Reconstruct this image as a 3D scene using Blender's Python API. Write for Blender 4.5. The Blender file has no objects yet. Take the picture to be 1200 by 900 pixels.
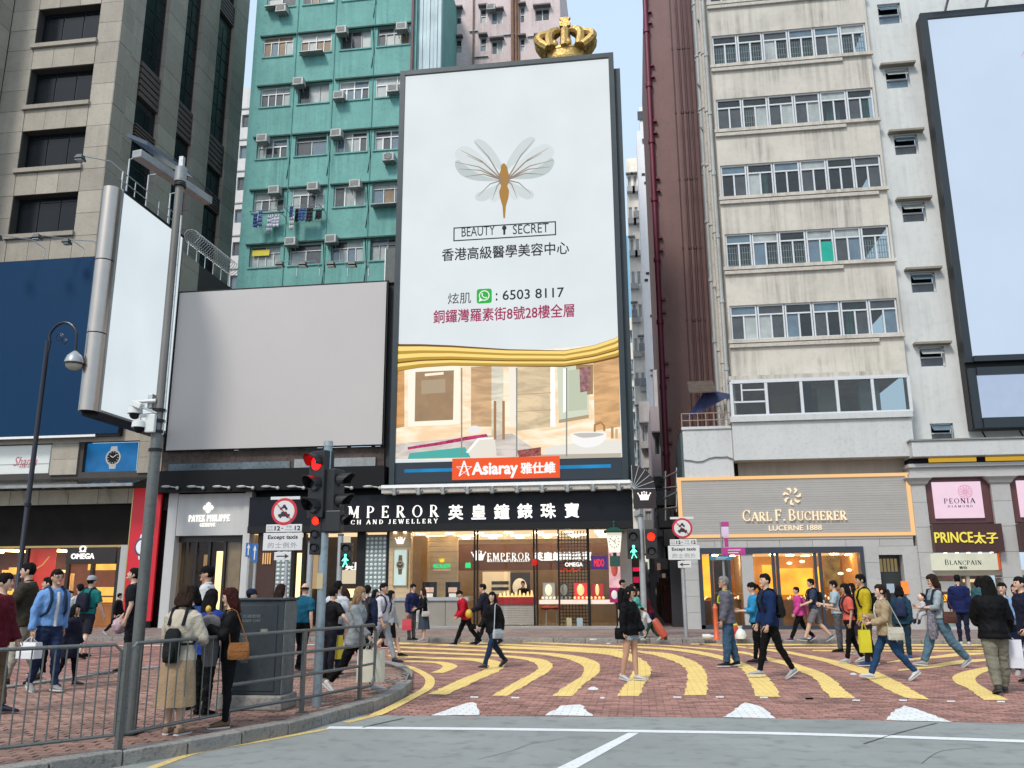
import bpy,bmesh,math,random
import numpy as np
from mathutils import Vector,Matrix,noise
rnd=random.Random(7)
SC=bpy.context.scene
COL=SC.collection
PI=math.pi
rad=math.radians
# ------------------------------------------------------------------ camera
CA,CP,CR,CF,CH=rad(8.0),rad(13.3),rad(0.3),1005.0,1.55
_f=Vector((-math.sin(CA)*math.cos(CP),math.cos(CA)*math.cos(CP),math.sin(CP)))
_r0=Vector((math.cos(CA),math.sin(CA),0.0))
_u0=_r0.cross(_f)
_r=_r0*math.cos(CR)-_u0*math.sin(CR)
_u=_r0*math.sin(CR)+_u0*math.cos(CR)
cam=bpy.data.cameras.new('camera')
cam.sensor_width=36.0
cam.lens=36.0*CF/1200.0
cam.clip_end=2000
cam.clip_start=0.1
camo=bpy.data.objects.new('camera',cam)
camo.matrix_world=Matrix(((_r.x,_u.x,-_f.x,0),(_r.y,_u.y,-_f.y,0),(_r.z,_u.z,-_f.z,CH),(0,0,0,1)))
COL.objects.link(camo)
SC.camera=camo
# surveying helpers: a sight line through the photo's pixel met with a real plane of the street
def ray(px,py):return _f+_r*((px-600)/CF)+_u*((450-py)/CF)
def Yp(px,py,y):
 d=ray(px,py);t=y/d.y
 return Vector((t*d.x,y,CH+t*d.z))
def Xp(px,py,x):
 d=ray(px,py);t=x/d.x
 return Vector((x,t*d.y,CH+t*d.z))
def G(px,py,z=0.0):
 d=ray(px,py);t=(z-CH)/d.z
 return Vector((t*d.x,t*d.y,z))
def Rp(a,b,c,d,y):
 "x0,x1,z0,z1 on the plane y of a rectangle seen at left a, top b, right c, bottom d"
 m,n=(a+c)/2,(b+d)/2
 return Yp(a,n,y).x,Yp(c,n,y).x,Yp(m,d,y).z,Yp(m,b,y).z
 # ------------------------------------------------------------------ sky, sun, exposure
W=bpy.data.worlds.new("World");SC.world=W;W.use_nodes=True
nt=W.node_tree;nt.nodes.clear()
SUN_EL,SUN_AZ=rad(48),rad(205)
sky=nt.nodes.new('ShaderNodeTexSky');sky.sky_type='NISHITA';sky.sun_disc=False
sky.sun_elevation=SUN_EL;sky.sun_rotation=SUN_AZ
sky.air_density=1.0;sky.dust_density=4.0;sky.ozone_density=1.0
hs=nt.nodes.new('ShaderNodeHueSaturation');hs.inputs['Saturation'].default_value=0.55;hs.inputs['Value'].default_value=1.0
bg=nt.nodes.new('ShaderNodeBackground');bg.inputs['Strength'].default_value=0.118
wo=nt.nodes.new('ShaderNodeOutputWorld')
ov=nt.nodes.new('ShaderNodeMix');ov.data_type='RGBA';ov.inputs[0].default_value=0.72;ov.inputs[7].default_value=(3.6,4.7,5.8,1)
nt.links.new(sky.outputs[0],hs.inputs['Color']);nt.links.new(hs.outputs[0],ov.inputs[6]);nt.links.new(ov.outputs[2],bg.inputs[0]);nt.links.new(bg.outputs[0],wo.inputs[0])
sl=bpy.data.lights.new('sun','SUN');sl.energy=1.5;sl.angle=rad(11);sl.color=(1.0,0.94,0.86)
so=bpy.data.objects.new('sun',sl);COL.objects.link(so)
sd=Vector((math.sin(SUN_AZ)*math.cos(SUN_EL),math.cos(SUN_AZ)*math.cos(SUN_EL),math.sin(SUN_EL)))
so.rotation_euler=sd.to_track_quat('Z','Y').to_euler()
so.location=(0,0,60)
SC.view_settings.view_transform='Standard';SC.view_settings.look='None'
SC.view_settings.exposure=0.82;SC.view_settings.gamma=1.0
SC.cycles.max_bounces=6;SC.cycles.transparent_max_bounces=12
# ------------------------------------------------------------------ materials
MATS={}
def mat(name,col,rough=0.7,metal=0.0,var=0.12,scale=2.0,bump=0.0,bscale=40.0,streak=0.0,island=0.0,objv=0.0,spec=0.5,coat=0.0,dirt=0.0,alpha=None,trans=0.0,emit=None,es=1.0,weave=0.0):
 if name in MATS:return MATS[name]
 m=bpy.data.materials.new(name);m.use_nodes=True;MATS[name]=m
 n=m.node_tree.nodes;l=m.node_tree.links
 b=n['Principled BSDF']
 b.inputs['Roughness'].default_value=rough;b.inputs['Metallic'].default_value=metal
 b.inputs['Specular IOR Level'].default_value=spec
 b.inputs['Coat Weight'].default_value=coat
 b.inputs['Base Color'].default_value=(*col,1)
 tc=n.new('ShaderNodeTexCoord')
 pos=n.new('ShaderNodeNewGeometry')
 cur=None
 def mixv(fac_socket,lo,hi):
  nonlocal cur
  mr=n.new('ShaderNodeMapRange');mr.inputs[3].default_value=lo;mr.inputs[4].default_value=hi
  l.new(fac_socket,mr.inputs[0])
  if cur is None:cur=mr.outputs[0]
  else:
   mu=n.new('ShaderNodeMath');mu.operation='MULTIPLY'
   l.new(cur,mu.inputs[0]);l.new(mr.outputs[0],mu.inputs[1]);cur=mu.outputs[0]
 if var>0:
  t=n.new('ShaderNodeTexNoise');t.inputs['Scale'].default_value=scale;t.inputs['Detail'].default_value=6;t.inputs['Roughness'].default_value=0.65
  l.new(pos.outputs['Position'],t.inputs['Vector'])
  mixv(t.outputs[0],1-var*2,1+var*2)
 if streak>0:
  mp=n.new('ShaderNodeMapping');mp.inputs['Scale'].default_value=(4.2,4.2,0.14)
  t=n.new('ShaderNodeTexNoise');t.inputs['Scale'].default_value=1.0;t.inputs['Detail'].default_value=5;t.inputs['Roughness'].default_value=0.7
  l.new(pos.outputs['Position'],mp.inputs[0]);l.new(mp.outputs[0],t.inputs['Vector'])
  cr=n.new('ShaderNodeMapRange');cr.inputs[1].default_value=0.42;cr.inputs[2].default_value=0.68
  l.new(t.outputs[0],cr.inputs[0])
  t2=n.new('ShaderNodeTexNoise');t2.inputs['Scale'].default_value=.55;t2.inputs['Detail'].default_value=3
  l.new(pos.outputs['Position'],t2.inputs['Vector'])
  c2=n.new('ShaderNodeMapRange');c2.inputs[1].default_value=.38;c2.inputs[2].default_value=.62;l.new(t2.outputs[0],c2.inputs[0])
  mu=n.new('ShaderNodeMath');mu.operation='MULTIPLY';l.new(cr.outputs[0],mu.inputs[0]);l.new(c2.outputs[0],mu.inputs[1])
  mixv(mu.outputs[0],1.04,1-streak)
 if dirt>0:
  t=n.new('ShaderNodeTexNoise');t.inputs['Scale'].default_value=scale*7;t.inputs['Detail'].default_value=8
  l.new(pos.outputs['Position'],t.inputs['Vector'])
  cr=n.new('ShaderNodeMapRange');cr.inputs[1].default_value=0.52;cr.inputs[2].default_value=0.7
  l.new(t.outputs[0],cr.inputs[0]);mixv(cr.outputs[0],1.0,1-dirt)
 if island>0:
  mixv(pos.outputs['Random Per Island'],1-island,1+island)
 if objv>0:
  oi=n.new('ShaderNodeObjectInfo');mixv(oi.outputs['Random'],1-objv,1+objv)
 if weave>0:
  t=n.new('ShaderNodeTexNoise');t.inputs['Scale'].default_value=90;t.inputs['Detail'].default_value=3
  l.new(tc.outputs['Object'],t.inputs['Vector']);mixv(t.outputs[0],1-weave,1+weave)
 if cur is not None:
  vm=n.new('ShaderNodeVectorMath');vm.operation='SCALE';vm.inputs[0].default_value=col
  l.new(cur,vm.inputs['Scale']);l.new(vm.outputs[0],b.inputs['Base Color'])
  rr=n.new('ShaderNodeMapRange');rr.inputs[1].default_value=0.6;rr.inputs[2].default_value=1.4
  rr.inputs[3].default_value=min(1,rough+0.12);rr.inputs[4].default_value=max(0.03,rough-0.1)
  l.new(cur,rr.inputs[0]);l.new(rr.outputs[0],b.inputs['Roughness'])
 if bump>0:
  t=n.new('ShaderNodeTexNoise');t.inputs['Scale'].default_value=bscale;t.inputs['Detail'].default_value=6
  l.new(pos.outputs['Position'],t.inputs['Vector'])
  bp=n.new('ShaderNodeBump');bp.inputs['Strength'].default_value=bump;bp.inputs['Distance'].default_value=0.02
  l.new(t.outputs[0],bp.inputs['Height']);l.new(bp.outputs[0],b.inputs['Normal'])
 if emit is not None:
  b.inputs['Emission Color'].default_value=(*emit,1);b.inputs['Emission Strength'].default_value=es
 if trans>0:
  b.inputs['Transmission Weight'].default_value=trans
 return m
def emat(name,col,s=1.0,var=0.0,scale=3.0):
 if name in MATS:return MATS[name]
 s*=0.575
 m=bpy.data.materials.new(name);m.use_nodes=True;MATS[name]=m
 n=m.node_tree.nodes;l=m.node_tree.links;b=n['Principled BSDF']
 b.inputs['Base Color'].default_value=(0.01,0.01,0.01,1);b.inputs['Roughness'].default_value=0.6;b.inputs['Specular IOR Level'].default_value=0.12
 b.inputs['Emission Color'].default_value=(*col,1);b.inputs['Emission Strength'].default_value=s
 if var>0:
  g=n.new('ShaderNodeNewGeometry');t=n.new('ShaderNodeTexNoise');t.inputs['Scale'].default_value=scale;t.inputs['Detail'].default_value=5
  l.new(g.outputs['Position'],t.inputs['Vector'])
  mr=n.new('ShaderNodeMapRange');mr.inputs[1].default_value=.3;mr.inputs[2].default_value=.7;mr.inputs[3].default_value=s*(1-var);mr.inputs[4].default_value=s*(1+var)
  l.new(t.outputs[0],mr.inputs[0]);l.new(mr.outputs[0],b.inputs['Emission Strength'])
 return m
def glassm(name,tint=(0.8,0.85,0.85),refl=0.12,rough=0.02,clear=0.9):
 "a pane: mostly see-through sheet with a mirror coat (works for shadow rays too, no ray-type tricks)"
 if name in MATS:return MATS[name]
 m=bpy.data.materials.new(name);m.use_nodes=True;MATS[name]=m
 n=m.node_tree.nodes;l=m.node_tree.links;n.remove(n['Principled BSDF'])
 tr=n.new('ShaderNodeBsdfTransparent');tr.inputs[0].default_value=(*[c*clear for c in tint],1)
 gl=n.new('ShaderNodeBsdfGlossy');gl.inputs['Roughness'].default_value=rough
 fr=n.new('ShaderNodeLayerWeight');fr.inputs[0].default_value=0.15
 mr=n.new('ShaderNodeMapRange');mr.inputs[3].default_value=refl;mr.inputs[4].default_value=1.0
 mx=n.new('ShaderNodeMixShader')
 l.new(fr.outputs['Fresnel'],mr.inputs[0]);l.new(mr.outputs[0],mx.inputs[0]);l.new(tr.outputs[0],mx.inputs[1]);l.new(gl.outputs[0],mx.inputs[2])
 l.new(mx.outputs[0],n['Material Output'].inputs[0])
 return m
 # ------------------------------------------------------------------ mesh collecting
TMP=bpy.data.scenes.new('workshop')
def bake(o):
 TMP.collection.objects.link(o);vl=TMP.view_layers[0];vl.update()
 return bpy.data.meshes.new_from_object(o.evaluated_get(vl.depsgraph))
def W0(o):
 v=Vector((0,0,0))
 while o is not None:v=v+o.location;o=o.parent
 return v
class MB:
 def __init__(s):s.v=[];s.f=[];s.mi=[];s.cm=0
 def poly(s,pts):
  i=len(s.v);s.v+=[tuple(p)for p in pts];s.f.append(tuple(range(i,i+len(pts))));s.mi.append(s.cm);return s
 def add(s,vs,fs):
  i=len(s.v);s.v+=[tuple(p)for p in vs]
  for f in fs:s.f.append(tuple(i+k for k in f));s.mi.append(s.cm)
  return s
 def box(s,x0,x1,y0,y1,z0,z1):
  if x0>x1:x0,x1=x1,x0
  if y0>y1:y0,y1=y1,y0
  if z0>z1:z0,z1=z1,z0
  return s.hexa([(x0,y0,z0),(x1,y0,z0),(x1,y1,z0),(x0,y1,z0),(x0,y0,z1),(x1,y0,z1),(x1,y1,z1),(x0,y1,z1)])
 def hexa(s,p):
  return s.add(p,[(0,3,2,1),(4,5,6,7),(0,1,5,4),(1,2,6,5),(2,3,7,6),(3,0,4,7)])
 def bar(s,a,b,w,h=None):
  a=Vector(a);b=Vector(b);h=w if h is None else h
  d=(b-a).normalized();up=Vector((0,0,1))if abs(d.z)<.95 else Vector((0,1,0))
  x=d.cross(up).normalized()*w/2;y=x.cross(d).normalized()*h/2
  return s.hexa([a-x-y,a+x-y,a+x+y,a-x+y,b-x-y,b+x-y,b+x+y,b-x+y])
 def tube(s,pts,r,n=8,closed=False,sx=1.0):
  pts=[Vector(p)for p in pts];m=len(pts)
  rs=r if isinstance(r,(list,tuple))else[r]*m
  i0=len(s.v);prev=None
  for k,p in enumerate(pts):
   if closed:d=(pts[(k+1)%m]-pts[k-1])
   else:d=(pts[min(k+1,m-1)]-pts[max(k-1,0)])
   d=d.normalized()if d.length>1e-9 else Vector((0,0,1))
   if prev is None:
    up=Vector((0,0,1))if abs(d.z)<.9 else Vector((0,1,0))
    x=d.cross(up).normalized()
   else:x=(prev-d*prev.dot(d)).normalized()
   prev=x;y=d.cross(x)
   for j in range(n):
    a=2*PI*j/n
    s.v.append(tuple(p+x*math.cos(a)*rs[k]*sx+y*math.sin(a)*rs[k]))
  q=m if closed else m-1
  for k in range(q):
   for j in range(n):
    a=i0+k*n+j;b=i0+k*n+(j+1)%n;c=i0+((k+1)%m)*n+(j+1)%n;d2=i0+((k+1)%m)*n+j
    s.f.append((a,b,c,d2));s.mi.append(s.cm)
  if not closed:
   s.f.append(tuple(i0+j for j in reversed(range(n))));s.mi.append(s.cm)
   s.f.append(tuple(i0+(m-1)*n+j for j in range(n)));s.mi.append(s.cm)
  return s
 def loft(s,rings):
  "closed solid through rings of equal length"
  n=len(rings[0]);i0=len(s.v)
  for r in rings:s.v+=[tuple(p)for p in r]
  for k in range(len(rings)-1):
   for j in range(n):
    s.f.append((i0+k*n+j,i0+k*n+(j+1)%n,i0+(k+1)*n+(j+1)%n,i0+(k+1)*n+j));s.mi.append(s.cm)
  s.f.append(tuple(i0+j for j in reversed(range(n))));s.mi.append(s.cm)
  s.f.append(tuple(i0+(len(rings)-1)*n+j for j in range(n)));s.mi.append(s.cm)
  return s
 def ell(s,c,rx,ry,rz,n=12,m=8,M=None):
  c=Vector(c);rings=[]
  for i in range(1,m):
   t=PI*i/m
   ring=[]
   for j in range(n):
    a=2*PI*j/n
    p=Vector((rx*math.sin(t)*math.cos(a),ry*math.sin(t)*math.sin(a),-rz*math.cos(t)))
    ring.append(c+(M@p if M else p))
   rings.append(ring)
  i0=len(s.v)
  for r in rings:s.v+=[tuple(p)for p in r]
  e0=Vector((0,0,-rz));e1=Vector((0,0,rz))
  if M:e0=M@e0;e1=M@e1
  s.v.append(tuple(c+e0));s.v.append(tuple(c+e1));lo=len(s.v)-2;hi=lo+1
  for k in range(m-2):
   for j in range(n):
    s.f.append((i0+k*n+j,i0+k*n+(j+1)%n,i0+(k+1)*n+(j+1)%n,i0+(k+1)*n+j));s.mi.append(s.cm)
  for j in range(n):
   s.f.append((lo,i0+(j+1)%n,i0+j));s.mi.append(s.cm)
   s.f.append((hi,i0+(m-2)*n+j,i0+(m-2)*n+(j+1)%n));s.mi.append(s.cm)
  return s
 def prismy(s,pts,y0,y1):
  "outline pts (x,z) given counter-clockwise seen from -y, extruded from y0 (front) to y1"
  n=len(pts);i0=len(s.v)
  s.v+=[(p[0],y0,p[1])for p in pts]+[(p[0],y1,p[1])for p in pts]
  s.f.append(tuple(i0+j for j in range(n)));s.mi.append(s.cm)
  s.f.append(tuple(i0+n+j for j in reversed(range(n))));s.mi.append(s.cm)
  for j in range(n):
   s.f.append((i0+j,i0+n+j,i0+n+(j+1)%n,i0+(j+1)%n));s.mi.append(s.cm)
  return s
 def prismz(s,pts,z0,z1):
  n=len(pts);i0=len(s.v)
  s.v+=[(p[0],p[1],z1)for p in pts]+[(p[0],p[1],z0)for p in pts]
  s.f.append(tuple(i0+j for j in range(n)));s.mi.append(s.cm)
  s.f.append(tuple(i0+n+j for j in reversed(range(n))));s.mi.append(s.cm)
  for j in range(n):
   s.f.append((i0+j,i0+n+j,i0+n+(j+1)%n,i0+(j+1)%n));s.mi.append(s.cm)
  return s
 def wall(s,axis,pl,u0,u1,z0,z1,holes,dep):
  "front sheet with rectangular holes (u0,u1,z0,z1) and reveals going dep inwards; axis 'y' faces -y, 'x+' faces +x, 'x-' faces -x"
  us=sorted({u0,u1,*[min(max(h[i],u0),u1)for h in holes for i in(0,1)]})
  zs=sorted({z0,z1,*[min(max(h[i],z0),z1)for h in holes for i in(2,3)]})
  def P(u,z,d=0.0):
   if axis=='y':return(u,pl+d,z)
   if axis=='x+':return(pl-d,u,z)
   return(pl+d,u,z)
  for i in range(len(us)-1):
   for j in range(len(zs)-1):
    cu=(us[i]+us[i+1])/2;cz=(zs[j]+zs[j+1])/2
    if any(h[0]<cu<h[1]and h[2]<cz<h[3]for h in holes):continue
    q=[P(us[i],zs[j]),P(us[i+1],zs[j]),P(us[i+1],zs[j+1]),P(us[i],zs[j+1])]
    if axis=='x-':q.reverse()
    s.poly(q)
  for h in holes:
   a,b,c,d=max(h[0],u0),min(h[1],u1),max(h[2],z0),min(h[3],z1)
   s.poly([P(a,c),P(b,c),P(b,c,dep),P(a,c,dep)]);s.poly([P(a,d),P(a,d,dep),P(b,d,dep),P(b,d)])
   s.poly([P(a,c),P(a,c,dep),P(a,d,dep),P(a,d)]);s.poly([P(b,c),P(b,d),P(b,d,dep),P(b,c,dep)])
  return s
 def mesh(s,name,mats,off=Vector((0,0,0)),smooth=False):
  me=bpy.data.meshes.new(name)
  if off.length>0:vs=[(p[0]-off.x,p[1]-off.y,p[2]-off.z)for p in s.v]
  else:vs=s.v
  me.from_pydata(vs,[],s.f)
  for m in(mats if isinstance(mats,(list,tuple))else[mats]):me.materials.append(m)
  if any(s.mi):me.polygons.foreach_set('material_index',s.mi)
  if smooth:
   me.polygons.foreach_set('use_smooth',[True]*len(me.polygons))
   try:me.set_sharp_from_angle(angle=rad(40))
   except Exception:pass
  me.update()
  return me
 def build(s,name,mats,parent=None,smooth=False,local=False,bevel=0.0,loc=None):
  off=Vector((0,0,0))
  if parent is not None and not local:off=W0(parent)
  o=None
  if parent is None and not local:
   c=Vector([(min(p[i]for p in s.v)+max(p[i]for p in s.v))/2 for i in range(3)]);c.z=min(p[2]for p in s.v)
   off=c
  me=s.mesh(name,mats,off,smooth)
  o=bpy.data.objects.new(name,me);COL.objects.link(o);o.parent=parent
  if parent is None and not local:o.location=off
  if bevel>0:
   bv=o.modifiers.new('bevel','BEVEL');bv.width=bevel;bv.segments=2;bv.limit_method='ANGLE'
  return o
def tag(o,label=None,cat=None,group=None,kind=None):
 if label:o['label']=label
 if cat:o['category']=cat
 if group:o['group']=group
 if kind:o['kind']=kind
 return o
def thing(name,label,cat,loc=(0,0,0),group=None,rz=0.0):
 o=bpy.data.objects.new(name,None);o.empty_display_size=0.2;COL.objects.link(o)
 o.location=loc;o.rotation_euler=(0,0,rz)
 return tag(o,label,cat,group)
def copy_tree(o,parent=None,loc=None):
 c=o.copy();COL.objects.link(c);c.parent=parent
 if loc is not None:c.location=loc
 for ch in list(o.children):copy_tree(ch,c)
 return c
def bx(name,m,parent,x0,x1,y0,y1,z0,z1,**k):
 return MB().box(x0,x1,y0,y1,z0,z1).build(name,m,parent,**k)
def pbx(name,m,parent,a,b,c,d,y,dep,**k):
 "box whose front on plane y is seen at pixels a,b..c,d; dep goes backwards"
 x0,x1,z0,z1=Rp(a,b,c,d,y)
 return bx(name,m,parent,x0,x1,y,y+dep,z0,z1,**k)
 # ------------------------------------------------------------------ lettering
def text_mesh(body,bold=0.0,ext=0.02,res=3,space=1.0):
 cu=bpy.data.curves.new('lettering','FONT');cu.body=body;cu.size=1.0
 cu.resolution_u=res;cu.offset=0;cu.extrude=ext/2;cu.space_character=space
 o=bpy.data.objects.new('tmp',cu);me=bake(o)
 bpy.data.objects.remove(o);bpy.data.curves.remove(cu)
 if bold>0 and len(me.vertices):
  bm=bmesh.new();bm.from_mesh(me);src=bm.verts[:]+bm.edges[:]+bm.faces[:]
  for k,(dx,dy)in enumerate(((1,0),(-1,0),(0,1),(0,-1),(.7,.7),(-.7,-.7),(.7,-.7),(-.7,.7))):
   r=bmesh.ops.duplicate(bm,geom=src);vs=[g for g in r['geom']if isinstance(g,bmesh.types.BMVert)]
   for v in vs:v.co.x+=dx*bold*.9;v.co.y+=dy*bold*.9;v.co.z*=1+.03*(k+1)
  bm.to_mesh(me);bm.free()
 co=np.empty(len(me.vertices)*3,np.float32);me.vertices.foreach_get('co',co);co=co.reshape(-1,3)
 return me,co
def put_text(body,x0,x1,z0,z1,y,m,parent,name='lettering',bold=0.0,ext=0.02,keep=False,space=1.0,axis='y',res=3):
 "text filling the rectangle; its front stands ext before the plane y. axis 'x' : plane x=y, u runs along -y(near) to far"
 me,co=text_mesh(body,bold,0.1,res,space)
 if len(co)==0:return None
 mn=co.min(0);mx=co.max(0)
 sx=(x1-x0)/(mx[0]-mn[0]);sz=(z1-z0)/(mx[1]-mn[1])
 if keep:
  sx=sz=min(abs(sx),abs(sz));cx=(x0+x1)/2;w=(mx[0]-mn[0])*sx/2;x0=cx-w;cz=(z0+z1)/2;z0=cz-(mx[1]-mn[1])*sz/2
 n=np.empty_like(co)
 d=(co[:,2]-mn[2])/max(1e-6,mx[2]-mn[2])*ext
 u=x0+(co[:,0]-mn[0])*sx;z=z0+(co[:,1]-mn[1])*sz
 if axis=='y':n[:,0]=u;n[:,1]=y-d;n[:,2]=z
 else:n[:,0]=y+d;n[:,1]=u;n[:,2]=z
 off=W0(parent)if parent is not None else Vector((0,0,0))
 n-=np.array(off,np.float32)
 me.vertices.foreach_set('co',n.ravel());me.materials.clear();me.materials.append(m);me.update()
 o=bpy.data.objects.new(name,me);COL.objects.link(o);o.parent=parent
 return o
def put_chars(body,x0,x1,z0,z1,y,m,parent,name='letter',**k):
 "each character an object; equal pitch across the rectangle"
 ch=[c for c in body];n=len(ch);p=(x1-x0)/n
 for i,c in enumerate(ch):
  if c!=' ':put_text(c,x0+p*i+p*.04,x0+p*(i+1)-p*.04,z0,z1,y,m,parent,name,**k)
  # Roman capitals with serifs, drawn by strokes on a 1-high body: L line x0 y0 x1 y1 w ; A arc cx cy rx ry a0 a1 w ; s serif x y
SER={'A':(.8,'L .05 0 .4 1 .05;L .4 1 .72 0 .12;L .2 .35 .58 .35 .05;s .07 0;s .72 0'),'B':(.68,'L .14 0 .14 1 .12;A .3 .75 .22 .24 -90 90 .09;A .3 .26 .28 .25 -90 90 .1;L .1 .98 .32 .98 .05;L .1 .5 .32 .5 .05;L .1 .02 .32 .02 .05'),'C':(.74,'A .4 .5 .33 .48 40 320 .1;L .66 .68 .66 .98 .05;L .66 .04 .66 .26 .03'),'D':(.78,'L .14 0 .14 1 .12;A .3 .5 .38 .48 -90 90 .11;L .06 .98 .34 .98 .05;L .06 .02 .34 .02 .05'),'E':(.64,'L .14 0 .14 1 .12;L .05 .97 .56 .97 .06;L .1 .5 .44 .5 .05;L .05 .03 .58 .03 .06;L .55 .8 .55 1 .05;L .57 0 .57 .22 .05;L .44 .4 .44 .6 .04'),'F':(.6,'L .14 0 .14 1 .12;L .05 .97 .56 .97 .06;L .1 .5 .42 .5 .05;L .55 .78 .55 1 .05;L .42 .4 .42 .6 .04;s .14 0'),'G':(.8,'A .42 .5 .35 .48 40 325 .1;L .7 .02 .7 .42 .11;L .68 .7 .68 .98 .05;s .68 .42'),'H':(.84,'L .16 0 .16 1 .12;L .68 0 .68 1 .12;L .16 .5 .68 .5 .05;s .16 0;s .16 1;s .68 0;s .68 1'),'I':(.36,'L .18 0 .18 1 .12;s .18 0;s .18 1'),'J':(.46,'L .3 .15 .3 1 .12;A .17 .15 .13 .15 180 360 .08;s .3 1'),'K':(.78,'L .15 0 .15 1 .12;L .2 .42 .62 .98 .05;L .3 .55 .68 0 .11;s .15 0;s .15 1;s .66 0;s .6 1'),'L':(.62,'L .14 0 .14 1 .12;L .05 .03 .56 .03 .06;L .55 0 .55 .25 .05;s .14 1'),'M':(.98,'L .14 0 .14 1 .05;L .16 1 .48 .08 .12;L .48 .05 .8 1 .05;L .82 0 .82 1 .12;s .12 0;s .82 0;s .12 1;s .84 1'),'N':(.84,'L .14 0 .14 1 .05;L .14 1 .7 .02 .12;L .7 0 .7 1 .05;s .14 0;s .12 1;s .7 1'),'O':(.84,'A .42 .5 .35 .49 0 360 .1'),'P':(.66,'L .14 0 .14 1 .12;A .3 .72 .26 .26 -90 90 .1;L .06 .98 .32 .98 .05;L .14 .46 .32 .46 .05;s .14 0'),'R':(.74,'L .14 0 .14 1 .12;A .3 .74 .24 .24 -90 90 .1;L .06 .98 .32 .98 .05;L .14 .5 .32 .5 .05;L .32 .5 .64 0 .11;s .14 0;s .66 0'),'T':(.72,'L .36 0 .36 1 .12;L .04 .97 .68 .97 .06;L .05 .78 .05 1 .05;L .67 .78 .67 1 .05;s .36 0'),'U':(.8,'L .16 .25 .16 1 .12;L .66 .25 .66 1 .05;A .41 .27 .25 .26 180 360 .09;s .16 1;s .66 1'),'V':(.78,'L .08 1 .4 .02 .12;L .4 .02 .7 1 .05;s .08 1;s .7 1'),'W':(1.05,'L .08 1 .33 .02 .11;L .33 .02 .53 .95 .05;L .53 1 .76 .02 .11;L .76 .02 .97 1 .05;s .08 1;s .53 1;s .97 1'),'Y':(.74,'L .07 1 .36 .48 .11;L .36 .48 .66 1 .05;L .36 0 .36 .48 .12;s .07 1;s .66 1;s .36 0'),'.':(.16,'L .14 0 .14 .12 .12'),' ':(.2,'')}
def serif(body,x0,x1,z0,z1,y,m,parent,name='lettering',ext=0.02,small=None,sp=0.12,letters=False,big=1.0):
 "small: cap height of letters that do not start a word (small capitals)"
 lay=[];cx=0;prev=' '
 for c in body:
  k=small if(small and prev!=' ' and c!='.')else 1.0
  w,st=SER[c];lay.append((cx,k,st));cx+=(w+sp)*k;prev=c if c!='.' else ' '
 tot=cx-sp;sc=(x1-x0)/tot;H=z1-z0
 mb=MB();lift=0
 for ox,k,st in lay:
  if letters:mb=MB();lift=0
  if not st:continue
  for s in st.split(';'):
   q=s.split();lift+=1;e=ext+0.0012*(lift%9)
   v=[float(t)for t in q[1:]]
   def T(a,b):return(x0+(ox+a*k)*sc,z0+b*k*H)
   if q[0]=='s':
    a=T(v[0]-.11,v[1]-.022 if v[1]>.1 else v[1]);b=T(v[0]+.11,v[1]+.022 if v[1]<.9 else v[1])
    mb.prismy([(a[0],a[1]),(b[0],a[1]),(b[0],b[1]+0.02*H),(a[0],b[1]+0.02*H)],y-e,y)
   elif q[0]=='L':
    A=Vector(T(v[0],v[1]));B=Vector(T(v[2],v[3]));d=(B-A).normalized();n=Vector((-d.y,d.x))
    w=v[4]*k*(sc*abs(n.x)+H*abs(n.y))/2*1.15
    p=[A+n*w,A-n*w,B-n*w,B+n*w]
    mb.prismy([(t.x,t.y)for t in p],y-e,y)
   else:
    n=14;prevp=None
    for i in range(n+1):
     a=rad(v[4]+(v[5]-v[4])*i/n);th=v[6]*(0.45+0.75*abs(math.cos(a)))
     po=T(v[0]+(v[2]+th/2)*math.cos(a),v[1]+(v[3]+v[6]*.25)*math.sin(a));pi_=T(v[0]+(v[2]-th/2)*math.cos(a),v[1]+(v[3]-v[6]*.25)*math.sin(a))
     if prevp:mb.prismy([prevp[1],prevp[0],po,pi_],y-e,y)
     prevp=(po,pi_)
  if letters:mb.build(name,m,parent)
 if not letters:return mb.build(name,m,parent)
 # ================================================================== THE GROUND
M_asph=mat('asphalt',(0.255,0.27,0.26),.85,var=.17,scale=.6,bump=.6,bscale=180,dirt=.25)
M_ground=mat('ground',(0.12,0.115,0.11),.9,var=.15)
M_mortar=mat('brick_joint',(0.05,0.035,0.033),.95,var=.2,scale=6)
M_brick=mat('red_paver',(0.325,0.165,0.135),.72,var=.26,scale=.5,bump=.35,bscale=120,island=.34,objv=.28,dirt=.3)
M_brick2=mat('pavement_paver',(0.235,0.135,0.105),.75,var=.25,scale=.8,bump=.35,bscale=120,island=.3,objv=.25,dirt=.25)
M_kerb=mat('kerb_granite',(0.24,0.225,0.205),.85,var=.2,scale=3,bump=.6,bscale=60,dirt=.45,objv=.12)
M_white_paint=mat('white_road_paint',(0.66,0.68,0.68),.6,var=.08,scale=4,bump=.3,bscale=130,dirt=.22)
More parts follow.
